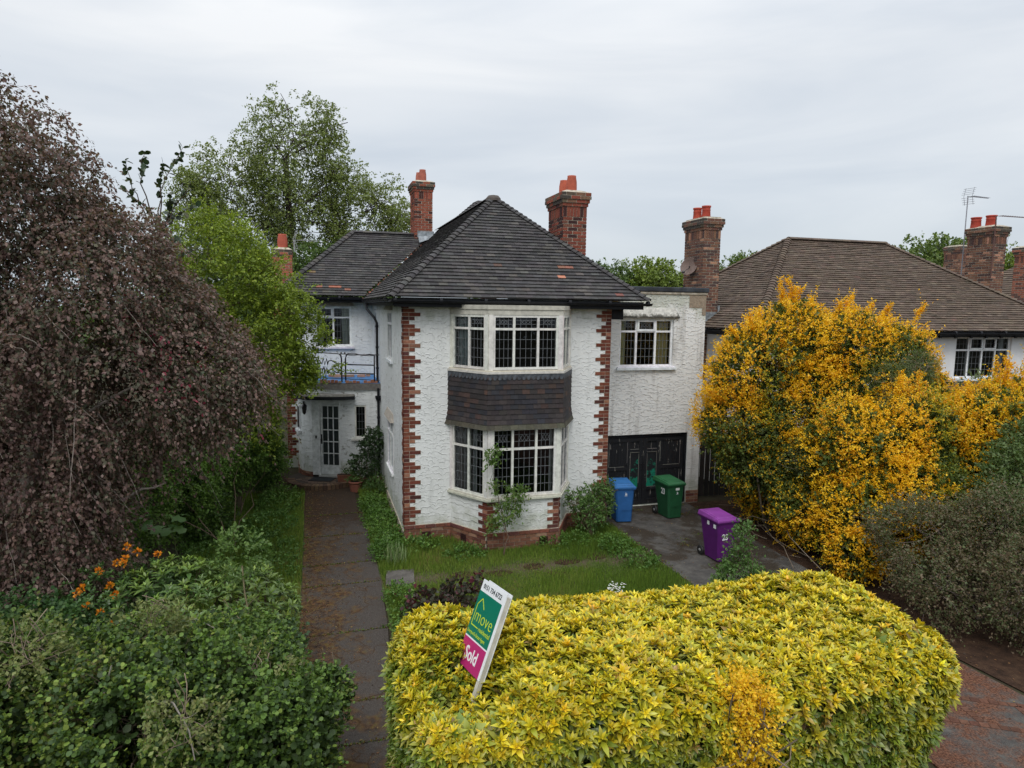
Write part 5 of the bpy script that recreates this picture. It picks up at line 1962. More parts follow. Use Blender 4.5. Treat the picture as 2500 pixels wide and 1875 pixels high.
def palette(n, pal, P=None, vary=.18, sc=.9, seed=0, patch=0.0):
    """pal: list of (weight, rgb); patch shifts the choice by position so that colours gather in patches"""
    wts = np.cumsum([p[0] for p in pal])
    wts = wts / wts[-1]
    u = RG.random(n)
    if P is not None and patch:
        u = np.clip(u * (1 - patch) + patch * (.5 + .62 * snoise(P, sc, seed)), 0, .9999)
    idx = np.searchsorted(wts, u)
    c = np.array([p[1] for p in pal])[np.clip(idx, 0, len(pal) - 1)]
    c = c * np.where(c.max(1, keepdims=True) > .3, 1.0, GAIN)
    return np.clip(c * (1 + RG.uniform(-vary, vary, (n, 1))) * (1 + RG.uniform(-.06, .06, (n, 3))), 0, 1)


def foliage(name, blobs, nclus, per, cr, size, pal, templ='oval', parent=None, lump=.18, depth=.35, seed=0, upb=.4, out=.6, droop=0.0, patch=.5, psc=.9, mat=None, zmin=.03, cull=.72,
            elong=None, svar=.35, zones=(), thin=None, origin=None, vary=.18, extra=None, lsc=2.2, spray=(.28, .25, .15), side=.65):
    P0, D0 = blob_points(blobs, nclus, lump, depth, seed, cull, zmin, lsc)
    if thin is not None:                                           # open gaps where the noise is low
        keep = snoise(P0, thin[0], seed + 5) > thin[1]
        P0, D0 = P0[keep], D0[keep]
    if extra is not None:
        P0 = np.concatenate([P0, extra[0]])
        D0 = np.concatenate([D0, extra[1]])
    # every cluster is a twig: leaves sit along a short curved shoot that starts inside and ends beyond the outline
    n = len(P0) * per
    L_, up_, dr_ = spray
    ax0 = unitv(D0 * .8 + np.array([0, 0, up_]) + RG.normal(size=D0.shape) * .42)
    ln0 = L_ * RG.uniform(.35, 1.0, len(P0)) * np.where(RG.random(len(P0)) < .07, 1.9, 1.0)
    P = np.repeat(P0, per, 0)
    D = np.repeat(D0, per, 0)
    ax = np.repeat(ax0, per, 0)
    ln = np.repeat(ln0, per)
    s_ = RG.random(n)
    P = P + ax * (ln * (s_ - .35))[:, None] + RG.normal(size=(n, 3)) * (cr * .30) * (1.15 - s_)[:, None]
    P[:, 2] -= dr_ * ln * s_ ** 2
    P[:, 2] = np.maximum(P[:, 2], zmin)
    T_ = ax.copy()
    T_[:, 2] -= 2 * dr_ * s_
    A = T_ * out * 1.3 + RG.normal(size=(n, 3)) * side + np.array([0, 0, -droop * .5])
    Nr = D * .5 + np.array([0, 0, upb]) + RG.normal(size=(n, 3)) * .55
    sz = size * (1 + RG.uniform(-svar, svar, n))
    cols = palette(n, pal, P, vary, psc, seed, patch)
    for (zx, zy, zz, zr) in zones:                                 # patches where another, green shrub shows through; one paints in a shaded gap
        dz_ = np.sqrt(((P - np.array([zx, zy, zz])) ** 2).sum(1)) / zr + .35 * snoise(P, 2.5, seed + 1)
        m_ = (dz_ < 1) & (RG.random(n) < .68)
        cols[m_] = palette(int(m_.sum()), [(3, (.095, .135, .03)), (3, (.13, .17, .04)), (2, (.06, .09, .022)), (1, (.22, .22, .03))])
    return leaf_mesh(name, P, A, Nr, sz, cols, templ, mat, parent, origin=origin), P0, D0


def tubes_np(name, paths, radii, mat, parent=None, col=(.1, .07, .05), sides=5, cvar=.2):
    """many tapering twigs in one mesh; paths: list of (k,3) arrays, radii: list of (r0, r1)"""
    V, F, CC = [], [], []
    base = 0
    for pth, (r0, r1) in zip(paths, radii):
        pth = np.asarray(pth, float)
        k = len(pth)
        t = np.gradient(pth, axis=0)
        t = unitv(t)
        ref = np.array([0, 0, 1.0]) if abs(t[:, 2]).mean() < .8 else np.array([1.0, 0, 0])
        x = unitv(np.cross(t, ref))
        y = np.cross(t, x)
        rr_ = np.linspace(r0, r1, k)
        for j in range(sides):
            a = 2 * PI * j / sides
            V.append(pth + (x * math.cos(a) + y * math.sin(a)) * rr_[:, None])
        col_ = np.array(col) * (1 + random.uniform(-cvar, cvar))
        for j in range(sides):
            j2 = (j + 1) % sides
            for i in range(k - 1):
                F.append((base + j * k + i, base + j2 * k + i, base + j2 * k + i + 1, base + j * k + i + 1))
        CC.append(np.repeat(np.array([[*col_, 1.0]]), k * sides, 0))
        base += k * sides
    V = np.concatenate(V)
    me = bpy.data.meshes.new(name)
    me.vertices.add(len(V))
    me.vertices.foreach_set('co', V.reshape(-1).astype(np.float32))
    me.loops.add(len(F) * 4)
    me.loops.foreach_set('vertex_index', np.array(F, np.int32).reshape(-1))
    me.polygons.add(len(F))
    me.polygons.foreach_set('loop_start', np.arange(len(F), dtype=np.int32) * 4)
    me.update(calc_edges=True)
    at = me.color_attributes.new('col', 'FLOAT_COLOR', 'POINT')
    at.data.foreach_set('color', np.concatenate(CC).astype(np.float32).reshape(-1))
    me.materials.append(mat)
    me.polygons.foreach_set('use_smooth', np.ones(len(F), bool))
    o = bpy.data.objects.new(name, me)
    C.objects.link(o)
    if parent is not None:
        o.parent = parent
    return o


def curve_path(a, b, bend=.15, k=7, sag=0.0):
    a, b = np.array(a, float), np.array(b, float)
    t = np.linspace(0, 1, k)[:, None]
    ln = np.linalg.norm(b - a)
    off_ = RG.normal(size=3) * bend * ln
    p = a + (b - a) * t + np.sin(t * PI) * off_ + RG.normal(size=(k, 3)) * .02 * ln * np.sin(t * PI)
    p[:, 2] += -sag * ln * (t[:, 0] ** 2)
    return p


def limbs(base, forks, targets, r0, r1=.012, bend=.08):
    """trunk through forks, then a limb from the nearest fork to every target point"""
    paths, rad = [], []
    pts = [np.array(base, float)] + [np.array(f, float) for f in forks]
    n = len(pts)
    for i in range(n - 1):
        ra, rb = r0 * (1 - .55 * i / n), r0 * (1 - .55 * (i + 1) / n)
        paths.append(curve_path(pts[i], pts[i + 1], .03))
        rad.append((ra, rb))
    for t in targets:
        t = np.array(t, float)
        cand = [(np.linalg.norm(t - p) + (2.0 if p[2] > t[2] else 0), i) for i, p in enumerate(pts)]
        _, i = min(cand)
        paths.append(curve_path(pts[i], t, bend, 9))
        rad.append((max(.3 * r0 * (1 - .5 * i / n), r1 * 2.5), r1))
    return paths, rad


def twigs_from(P0, D0, n, ln, r=.006, inward=1.0, droop=.3):
    idx = RG.choice(len(P0), min(n, len(P0)), replace=False)
    out_, rad = [], []
    for i in idx:
        p, d = P0[i], D0[i]
        l = ln * RG.uniform(.5, 1.3)
        a = p - d * l * inward + RG.normal(size=3) * .15 * l
        b = p + d * .05 + RG.normal(size=3) * .1 * l
        b[2] -= droop * l * .5
        out_.append(curve_path(a, b, .12, 6, 0))
        rad.append((r * 1.5, r * .5))
    return out_, rad


def shift(o, loc):
    """put an object's origin at its base without moving it"""
    loc = Vector(loc)
    o.data.transform(Matrix.Translation(-loc))
    o.location = loc


# ---------- the purple-leaved plum filling the left side
PLUM = [(5, (0.112, 0.068, 0.060)), (5, (0.138, 0.088, 0.074)), (3, (0.078, 0.072, 0.046)), (3, (0.150, 0.098, 0.082)), (2, (0.046, 0.052, 0.028)), (2, (0.140, 0.090, 0.078)), (.6, (0.17, 0.022, 0.04))]
pt = empty('plum_tree', (-6.0, -3.2, 0), 'huge purple-leaved tree with drooping grey twigs filling the left side', 'tree')
pt_loc = np.array([-6.0, -3.2, 0])
plum_blobs = [(-6.3, -2.6, 6.35, 1.3, 1.5, 1.85), (-7.2, -2.6, 6.4, 1.3, 1.5, 1.8), (-6.3, -2.4, 5.0, 2.0, 1.9, 2.4), (-5.0, -2.7, 4.9, 1.6, 1.6, 1.45), (-4.9, -2.9, 3.9, 1.8, 1.6, 1.4), (-3.55, -2.7, 4.15, 1.0, 1.2, .75), (-2.95, -2.6, 4.15, .5, .8, .42), (-4.0, -2.5, 5.15, .7, .9, .5),
              (-5.7, -3.2, 2.9, 1.5, 1.4, 1.2), (-4.9, -2.6, 5.9, .9, 1.0, .8), (-6.6, -3.8, 3.6, 1.6, 1.4, 1.8), (-5.9, -3.6, 1.6, 1.3, 1.0, .9)]
ob, p0, d0_ = foliage('crown', plum_blobs, 19000, 24, .16, .056, PLUM, 'dia', pt, lump=.26, depth=.45, seed=1, out=.55, droop=.55, upb=.5, patch=.45,
                      psc=1.3, thin=(1.5, -.50), vary=.34, spray=(.8, -.05, .62), side=.5)
shift_np = lambda o, l: o.data.transform(Matrix.Translation(-Vector(l)))
shift_np(ob, pt_loc)
ptb, ptr = limbs((-6.0, -3.2, 0), [(-5.9, -3.1, 1.6), (-5.8, -2.9, 3.0), (-5.9, -2.7, 4.6)], [(-4.2, -2.9, 4.6), (-3.6, -2.8, 4.2), (-6.2, -2.6, 7.6), (-5.2, -2.6, 6.0), (-4.6, -3.0, 3.2), (-7.2, -3.0, 6.0), (-5.0, -3.8, 3.4), (-6.8, -4.2, 3.6), (-4.0, -3.2, 2.4)], .17)
tw, twr = twigs_from(p0, d0_, 520, .5, .0045, droop=.9)
tw2, twr2 = [], []
for i in RG.choice(len(p0), 300, replace=False):                     # long drooping grey twigs that sweep down over the crown
    a_ = p0[i] - d0_[i] * .05
    dv = unitv((d0_[i] * .8 + np.array([.5, -.15, -.35]) + RG.normal(size=3) * .3)[None, :])[0]
    l_ = RG.uniform(.5, 1.3)
    k_ = np.linspace(0, 1, 9)[:, None]
    q_ = a_ + dv * l_ * (k_ - .4) + np.array([0, 0, -.45]) * l_ * k_ ** 2 + np.cumsum(RG.normal(size=(9, 3)) * .018, 0)
    tw2.append(q_)
    twr2.append((RG.uniform(.005, .011), .002))
tw2.append(np.array([(-6.35, -4.25, 5.9), (-6.1, -4.35, 5.75), (-5.85, -4.4, 5.45), (-5.75, -4.4, 5.05), (-5.72, -4.4, 4.75)]))
twr2.append((.028, .016))
for e1 in ((-5.1, -4.35, 4.5), (-5.5, -4.5, 4.0), (-6.1, -4.4, 4.3)):
    tw2.append(curve_path((-5.72, -4.4, 4.78), e1, .1, 8)); twr2.append((.013, .005))
ob = tubes_np('trunk', ptb + tw + tw2, ptr + twr + twr2, BARK, pt, (.27, .23, .20))
shift_np(ob, pt_loc)

# ---------- magnolia-like evergreen poking out above it
mg = empty('evergreen_tree', (-4.9, -0.4, 0), 'dark large-leaved evergreen whose top shoots stand against the sky beside the purple tree', 'tree')
sh_paths, sh_r, LP_, LA, LN_, LS = [], [], [], [], [], []
root = np.array([-4.75, -.45, 4.2])
tips = [(-4.95, -.5, 7.62), (-4.62, -.5, 7.80), (-4.35, -.5, 7.60), (-4.02, -.45, 7.92), (-3.92, -.4, 7.30), (-5.0, -.5, 7.1), (-4.25, -.5, 7.05), (-4.5, -.4, 6.7), (-3.85, -.4, 6.9), (-4.9, -.3, 6.5), (-4.1, -.6, 6.3), (-3.9, -.5, 6.1), (-4.4, -.2, 5.9), (-5.2, -.4, 6.1), (-3.7, -.3, 5.6), (-4.3, -.7, 5.4)]
fork = np.array([-4.45, -.48, 6.35])
sh_paths.append(curve_path((-4.9, -.4, 0), root, .02)); sh_r.append((.12, .07))
sh_paths.append(curve_path(root, fork, .05)); sh_r.append((.06, .035))
for tp in tips:
    tp = np.array(tp)
    st_ = fork if tp[2] > 6.5 else root + (fork - root) * .5
    pth = curve_path(st_, tp, .10, 10)
    sh_paths.append(pth); sh_r.append((.015, .004))
    dirn = unitv((pth[-1] - pth[-4])[None, :])[0]
    for s in np.linspace(0, .85, 11):
        q = pth[-1] - dirn * s * .75
        for _ in range(2):
            a = unitv((RG.normal(size=3) + dirn * .45)[None, :])[0]
            LP_.append(q); LA.append(a); LN_.append(dirn + RG.normal(size=3) * .3); LS.append(RG.uniform(.085, .14))
ob = leaf_mesh('crown', np.array(LP_), np.array(LA), np.array(LN_), np.array(LS), palette(len(LP_), [(4, (.028, .048, .022)), (3, (.04, .062, .03)), (1, (.09, .10, .03))]), 'round', LEAF_GLOSS, mg, wid=np.full(len(LP_), .85))
shift_np(ob, (-4.9, -.4, 0))
ob = tubes_np('trunk', sh_paths, sh_r, BARK, mg, (.10, .075, .06))
shift_np(ob, (-4.9, -.4, 0))

# ---------- bright green tree before the wing
GRN = [(5, (0.165, 0.215, 0.022)), (4, (0.130, 0.185, 0.022)), (4, (0.205, 0.265, 0.028)), (2, (0.085, 0.13, 0.02))]
gtree = empty('field_maple', (-3.7, 3.4, 0), 'bright yellow-green tree half covering the balcony and wing window', 'tree')
gb = [(-4.1, 3.6, 6.3, 1.1, 1.1, 1.15), (-3.2, 3.3, 5.6, 1.15, 1.1, 1.0), (-2.75, 3.0, 4.75, .85, .9, .75), (-3.3, 3.1, 4.4, 1.3, 1.1, 1.1), (-2.1, 2.9, 4.25, .62, .7, .5), (-1.75, 2.8, 3.55, .5, .5, .3), (-2.3, 3.0, 5.05, .5, .5, .35), (-2.6, 2.9, 3.55, .8, .8, .65), (-3.6, 3.2, 3.2, 1.2, 1.1, 1.0), (-2.15, 2.8, 3.25, .45, .5, .3), (-4.4, 3.8, 5.2, 1.1, 1.1, 1.3), (-3.3, 3.3, 2.4, .9, .9, .7)]
ob, p0, d0_ = foliage('crown', gb, 6800, 22, .12, .062, GRN, 'dia', gtree, lump=.34, depth=.6, seed=2, out=.5, upb=1.3, patch=.55, psc=1.6, thin=(2.4, -.38), spray=(.6, .25, .15))
shift_np(ob, (-3.7, 3.4, 0))
a_, b_ = limbs((-3.7, 3.4, 0), [(-3.7, 3.4, 1.8), (-3.8, 3.4, 3.4), (-3.8, 3.4, 5.0)], [(-2.4, 2.9, 4.1), (-2.9, 3.1, 5.2), (-4.3, 3.6, 6.9), (-3.2, 3.2, 6.0), (-4.6, 3.7, 5.2), (-2.3, 2.9, 3.3)], .11)
t_, r_ = twigs_from(p0, d0_, 260, .5, .006)
ob = tubes_np('trunk', a_ + t_, b_ + r_, BARK, gtree, (.11, .09, .06))
shift_np(ob, (-3.7, 3.4, 0))

# ---------- tall birch behind
BIR = [(5, (0.135, 0.170, 0.045)), (4, (0.165, 0.205, 0.055)), (3, (0.095, 0.125, 0.04)), (1, (0.13, 0.17, 0.05))]


def birch(name, loc, blobs, base, forks, targets, r0, label, nclus, per, size, seed, pal=BIR, thin=(.8, -.35), twn=500, twl=1.2, templ='dia', cr=.22, cat='tree', droop=.5, group=None, trunkcol=(.13, .11, .10), lump=.25, lsc=1.0):
    e_ = empty(name, loc, label, cat, group)
    ob_, p_, d_ = foliage('crown', blobs, nclus, per, cr, size, pal, templ, e_, lump=lump, depth=.75, seed=seed, out=.3, droop=droop, upb=.5, patch=.4, psc=.5, spray=(cr * 4.2, .1, .45), thin=thin, cull=.45, lsc=lsc)
    shift_np(ob_, loc)
    a, b = limbs(base, forks, targets, r0)
    t, r = twigs_from(p_, d_, twn, twl, .012)
    ob_ = tubes_np('trunk', a + t, b + r, BARK, e_, trunkcol)
    shift_np(ob_, loc)
    return e_


bb = [(-2.9, 18, 12.0, 2.0, 2.2, 2.3), (-5.0, 18, 10.4, 2.1, 2.0, 2.0), (-0.9, 18, 11.0, 2.1, 2.0, 1.9), (0.9, 18.2, 9.7, 1.9, 1.9, 1.7), (-2.6, 18, 9.5, 2.4, 2.2, 2.2), (-6.1, 18, 9.2, 1.6, 1.8, 1.4), (1.5, 18, 8.2, 1.2, 1.5, 1.2),
      (-4.4, 18, 8.4, 2.6, 2.2, 1.9), (-.6, 18.2, 8.3, 2.0, 2.0, 1.6), (-3.0, 18, 14.0, .55, .6, 1.0), (-.9, 18, 13.0, .9, .9, .9), (2.2, 18, 9.2, .8, 1.0, .8), (-6.9, 18, 10.2, .9, 1.0, .8)]
birch('birch_tree', (-2.3, 18, 0), bb, (-2.3, 18, 0), [(-2.35, 18, 3), (-2.45, 18, 6.4), (-2.75, 18, 9.0), (-2.9, 18, 11.5)],
      [(-3.0, 18, 14.3), (-1.0, 18, 10.5), (-0.3, 18, 12.0), (.9, 18, 9.2), (1.6, 18, 8.0), (-4.5, 18, 11.6), (-5.6, 18, 10.2), (-4.2, 18, 9.3), (-6.6, 18, 9.0), (-1.7, 18, 12.6), (-3.6, 18, 12.8), (-.6, 18, 8.6), (2.3, 18, 8.6)], .22,
      'tall airy birch with dark forking limbs rising behind the house', 8200, 15, .098, 3, cr=.19, thin=(1.2, -.16), twn=500, trunkcol=(.07, .055, .05))
LOWG = [(5, (0.055, 0.095, 0.022)), (4, (0.075, 0.12, 0.028)), (3, (0.035, 0.062, 0.018))]
birch('garden_tree', (-5.2, 15.5, 0), [(-5.2, 15.5, 6.4, 2.4, 2.0, 1.9), (-3.4, 15.2, 5.8, 2.0, 1.8, 1.6), (-6.9, 15.8, 5.4, 2.0, 1.8, 2.0), (-4.6, 15.3, 4.2, 2.6, 1.8, 1.7)], (-5.2, 15.5, 0), [(-5.2, 15.5, 2), (-5.2, 15.5, 4)], [(-4.0, 15.4, 7.2), (-6.0, 15.5, 7.2)], .15,
      'dense mid green tree beneath the left of the birch', 2600, 14, .13, 4, LOWG, thin=(.9, -.7), twn=120)
birch('garden_tree', (-1.6, 14.5, 0), [(-1.8, 14.5, 6.1, 1.4, 1.5, 1.5), (-.4, 14.7, 6.5, 1.3, 1.4, 1.3), (-2.6, 14.5, 4.9, 1.4, 1.4, 1.5), (.5, 14.8, 6.0, 1.2, 1.3, 1.2)], (-1.6, 14.5, 0), [(-1.6, 14.5, 3)], [(-.6, 14.6, 7.0), (-2.2, 14.5, 7.0)], .13,
      'dark green tree between the single chimney pot and the wing roof', 2300, 14, .12, 5, LOWG, thin=(.9, -.7), twn=120)

# distant trees beyond the roofs at right
DG = [(5, (0.085, 0.130, 0.030)), (4, (0.115, 0.165, 0.035)), (3, (0.055, 0.090, 0.025)), (1, (0.16, 0.21, 0.04))]
YGN = [(5, (0.150, 0.200, 0.030)), (4, (0.125, 0.175, 0.030)), (2, (0.09, 0.13, 0.025))]
for k, (x, y, bl_, pal_, lab, nn) in enumerate((
        (17.3, 27.5, [(17.4, 27.5, 6.7, 1.9, 1.8, 1.5), (16.0, 27.5, 6.1, 1.7, 1.5, 1.5), (17.0, 27.3, 4.8, 2.6, 1.6, 1.5)], LOWG, 'shaggy green treetop just right of the main roof slope', 1600),
        (20.2, 27.0, [(20.0, 27, 7.0, 1.9, 1.9, 1.7), (21.5, 27, 6.6, 1.7, 1.8, 1.7), (18.8, 27.2, 5.9, 1.7, 1.8, 1.5), (20.3, 26.8, 5.0, 2.6, 1.6, 1.5)], YGN, 'rounded yellow-green treetop above the garage parapet', 2300),
        (25.6, 25.5, [(25.2, 25.4, 7.0, 1.5, 1.6, 1.5), (26.4, 25.4, 7.7, 1.2, 1.5, 1.5), (24.3, 25.6, 6.3, 1.3, 1.5, 1.2), (27.4, 25.4, 7.2, 1.2, 1.3, 1.5)], DG, 'feathery treetop rising behind the left slope of the brown roof', 1200),
        (34.2, 17.8, [(34.0, 17.6, 8.2, 2.4, 2.2, 1.6), (32.6, 17.9, 7.3, 1.9, 2.0, 1.3), (35.8, 17.2, 8.0, 1.6, 1.8, 1.5)], DG, 'spreading treetop behind the far end of the brown ridge', 1700),
        (41.5, 18.5, [(40.6, 18.6, 8.0, 2.0, 1.8, 1.9), (42.8, 18.2, 7.8, 2.2, 2.0, 1.7), (40.0, 19, 6.5, 1.8, 1.8, 2.0)], YGN, 'yellow-green tree seen between the two right-hand chimneys', 1300))):
    birch('distant_tree', (x, y, 0), bl_, (x, y, 0), [(x, y, 3), (x, y, 5)], [(x + .8, y, 6.5), (x - .8, y, 6.5)], .18, lab, nn, 14, .16, 6 + k, pal_, thin=(1.2, -.6), twn=200, twl=.8, group='trees beyond the roofs', cr=.2, lump=.2, lsc=1.4)
# wood closing the horizon behind
hz, _, _ = foliage('far_woodland', [(-60 + i * 9, 75 + 6 * math.sin(i), 1.0 + .5 * math.sin(i * 2.3), 7, 4, 4.6 + .6 * math.sin(i * 1.7)) for i in range(22)], 5200, 10, .5, .6, LOWG, 'dia', None, lump=.15, depth=.4, seed=8, upb=.6)
tag(hz, kind='stuff')

# ---------- shrubs
def shrub(name, loc, blobs, nclus, per, cr, size, pal, label, cat='shrub', templ='oval', seed=0, tw=80, twl=.3, twr=.004, twc=(.12, .09, .06), group=None, **kw):
    e_ = empty(name, loc, label, cat, group)
    ob_, p_, d_ = foliage('foliage', blobs, nclus, per, cr, size, pal, templ, e_, seed=seed, **kw)
    shift_np(ob_, loc)
    if tw:
        t, r = twigs_from(p_, d_, tw, twl, twr)
        st_ = []
        for b in blobs[:6]:
            st_.append(curve_path((loc[0], loc[1], 0), (b[0], b[1], b[2] + b[5] * .4), .06, 7))
        ob_ = tubes_np('stems', t + st_, r + [(twr * 3.5, twr * 1.5)] * len(st_), BARK, e_, twc)
        shift_np(ob_, loc)
    return e_, p_, d_


BERB = [(8, (0.86, 0.50, 0.016)), (8, (0.92, 0.58, 0.022)), (3, (0.78, 0.38, 0.012)), (3, (0.60, 0.44, 0.02)), (3, (0.22, 0.23, 0.02)), (3, (0.09, 0.125, 0.02))]
DKG = [(4, (0.035, 0.060, 0.018)), (3, (0.055, 0.085, 0.025)), (2, (0.022, 0.038, 0.014))]


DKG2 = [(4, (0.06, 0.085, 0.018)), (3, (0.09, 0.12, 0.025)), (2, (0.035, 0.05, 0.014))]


def arching(tips, roots, n_each, ln, seed=0):
    """sprays that stand out of the outline"""
    P, D, paths = [], [], []
    for tp, rt_ in zip(tips, roots):
        pth = curve_path(rt_, tp, .08, 12)
        paths.append(pth)
        t = unitv(np.gradient(pth, axis=0))
        for _ in range(n_each):
            i = RG.integers(3, 12)
            P.append(pth[i] + RG.normal(size=3) * .03)
            D.append(t[i])
    return (np.array(P), np.array(D)), paths


def berberis(loc, blobs, nclus, label, seed, tips=(), roots=(), pal=BERB, inner=.8, per=16, size=.042, group='orange-flowered berberis', patch=.72):
    e_ = empty('berberis_shrub', loc, label, 'shrub', group)
    ex, paths = (None, [])
    if len(tips):
        ex, paths = arching(tips, roots, 34, .5)
    ob_, p_, d_ = foliage('foliage', blobs, int(nclus * 1.4), per + 4, .08, size, pal, 'dia', e_, lump=.22, depth=.28, seed=seed, out=.6, upb=.8, patch=patch, psc=1.35, zones=((7.2, -1.9, 1.7, 1.15), (10.6, -2.4, 3.75, .78), (8.0, -2.2, 2.9, .5), (9.3, -2.2, 3.1, .45), (11.6, -4.4, 2.0, .8), (9.9, -4.6, 2.2, .4)), thin=(2.4, -.66), spray=(.42, .55, .12), extra=ex, vary=.22)
    shift_np(ob_, loc)
    # the dark green small-leaved inside
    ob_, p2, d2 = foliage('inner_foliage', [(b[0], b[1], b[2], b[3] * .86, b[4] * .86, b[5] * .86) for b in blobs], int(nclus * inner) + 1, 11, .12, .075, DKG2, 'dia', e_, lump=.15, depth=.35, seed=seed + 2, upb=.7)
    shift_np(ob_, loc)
    t, r = twigs_from(p_, d_, 110, .5, .005, inward=1.0, droop=.1)
    st_ = [curve_path((loc[0], loc[1], 0), (b[0], b[1], b[2]), .08, 8) for b in blobs]
    ob_ = tubes_np('stems', t + st_ + paths, r + [(.03, .012)] * len(st_) + [(.008, .003)] * len(paths), BARK, e_, (.16, .13, .09))
    shift_np(ob_, loc)
    return e_


def P3(u, v, t):
    return None


berberis((8.3, -1.4, 0), [(7.85, -1.3, 3.7, 1.05, 1.0, 1.15), (8.8, -1.2, 4.4, 1.05, 1.0, 1.0), (7.6, -1.3, 2.5, 1.1, 1.1, 1.0), (8.9, -1.4, 2.9, 1.2, 1.2, 1.3), (8.1, -1.5, 1.7, 1.2, 1.0, .8), (9.3, -.2, 1.2, .9, .6, 1.2), (8.6, -.9, .9, .9, .6, .8)], 6600,
         'tall orange-yellow flowering shrub leaning against the garage corner', 21,
         [(7.2, -1.2, 4.65), (7.7, -1.0, 4.95), (8.35, -1.2, 5.72), (8.6, -1.2, 5.75), (6.45, -1.5, 3.35), (9.3, -1.2, 5.5), (8.9, -1.2, 5.6)],
         [(7.6, -1.2, 4.0), (7.9, -1.1, 4.3), (8.5, -1.2, 5.0), (8.7, -1.2, 5.0), (7.2, -1.4, 3.0), (9.0, -1.2, 4.9), (8.9, -1.2, 4.9)])
berberis((10.3, -1.8, 0), [(10.0, -1.5, 4.3, 1.0, 1.0, .95), (11.0, -1.6, 3.9, 1.15, 1.1, 1.1), (10.2, -2.0, 3.0, 1.3, 1.1, 1.1), (11.6, -2.0, 2.9, 1.0, 1.0, 1.0), (10.6, -1.7, 2.0, 1.4, .9, 1.2)], 5000,
         'orange-yellow flowering shrub with a green patch, below the brown roof', 22,
         [(10.2, -1.4, 5.45), (10.8, -1.4, 5.25), (11.3, -1.4, 5.2), (12.1, -1.6, 5.25), (9.9, -1.4, 5.3)], [(10.1, -1.4, 4.7), (10.5, -1.4, 4.6), (11.0, -1.4, 4.6), (11.4, -1.6, 4.4), (9.9, -1.4, 4.6)])
berberis((9.2, -3.6, 0), [(8.9, -3.2, 2.3, 1.2, 1.0, 1.1), (10.1, -3.4, 2.5, 1.1, 1.0, 1.1), (8.5, -3.8, 1.1, .95, .9, .95), (9.6, -4.2, 1.3, 1.2, .9, 1.0), (10.9, -3.6, 1.9, 1.0, 1.0, 1.0), (8.3, -2.6, .9, .7, .8, .8), (9.5, -3.2, .8, 1.3, .9, .8), (8.0, -4.3, .55, .5, .5, .5)], 6600,
         'low spreading orange flowering shrub over the dark leaf litter right of the purple bin', 23,
         [(7.7, -3.4, .9), (9.9, -3.2, 3.8), (10.4, -3.2, 3.75)], [(8.4, -3.6, 1.2), (9.8, -3.2, 3.0), (10.3, -3.2, 3.0)])
berberis((12.2, -3.6, 0), [(11.8, -3.8, 2.75, 1.0, 1.0, .85), (12.8, -3.8, 2.85, 1.1, 1.0, .95), (12.1, -4.0, 1.9, 1.1, 1.0, 1.0), (11.2, -3.7, 2.3, .9, .9, .9)], 4200,
         'orange flowering shrub below the neighbouring window at the right edge', 24,
         [(12.0, -3.6, 4.1), (12.25, -3.6, 4.2), (12.9, -3.6, 4.35)], [(11.9, -3.7, 3.4), (12.0, -3.7, 3.5), (12.7, -3.7, 3.8)], patch=.5)
MIXG = [(4, (0.105, 0.135, 0.050)), (4, (0.080, 0.110, 0.040)), (2, (0.14, 0.16, 0.06)), (1, (0.055, 0.07, 0.03))]
shrub('jasmine_shrub', (10.0, -2.7, 0), [(10.15, -2.75, 3.5, .55, .35, .55), (9.75, -3.3, 2.9, .6, .35, .5), (10.9, -2.7, 3.9, .5, .3, .4), (8.2, -2.6, 2.0, .55, .3, .35)], 1300, 14, .12, .05, MIXG, 'grey-green twiggy shrub growing through the middle of the orange shrubs', templ='thin', seed=31, tw=160, twl=.5, twc=(.25, .21, .15))
shrub('buddleia_shrub', (13.4, -2.6, 0), [(13.2, -2.4, 3.4, .5, .4, .35), (14.2, -2.6, 3.4, .6, .4, .45), (13.0, -2.8, 2.6, 1.0, .6, .7), (14.0, -3.0, 2.5, 1.1, .6, .8)], 420, 10, .16, .13, MIXG, 'grey-green shrub with long narrow leaves against the white neighbouring wall', templ='thin', seed=32, tw=90, twl=.5, twc=(.16, .09, .10))
shrub('viburnum_shrub', (11.0, -5.6, 0), [(10.8, -5.4, 1.9, .9, .8, 1.0), (11.6, -5.2, 2.5, 1.0, .9, .9), (10.6, -6.0, 1.2, .9, .8, .9)], 2600, 13, .11, .06, [(4, (.075, .115, .035)), (3, (.10, .14, .045)), (2, (.05, .075, .022)), (1, (.3, .2, .03))],
      'mid green bushy shrub at the right edge of the garden', seed=33, tw=140, twl=.5)
BRD = [(3, (0.10, 0.085, 0.046)), (2, (0.135, 0.10, 0.062)), (5, (0.080, 0.10, 0.040)), (3, (0.115, 0.135, 0.055)), (1, (0.18, 0.095, 0.065)), (.4, (0.35, .10, .03))]
shrub('cotoneaster_shrub', (8.8, -6.2, 0), [(8.3, -5.5, 1.25, .95, .7, .8), (9.4, -5.9, 1.35, 1.0, .8, 1.0), (8.7, -6.9, .85, .8, .7, .8), (9.8, -6.8, 1.0, 1.0, .8, 1.0), (7.9, -6.1, .75, .7, .6, .65), (9.2, -7.6, .6, .9, .5, .6)], 6000, 17, .10, .042, BRD, 'dark brownish shrub with grey twigs above the end of the yellow hedge', seed=34, tw=130, twl=.5, twc=(.22, .18, .16), thin=(2.6, -.30), spray=(.5, .25, .2), lump=.38, lsc=1.8)

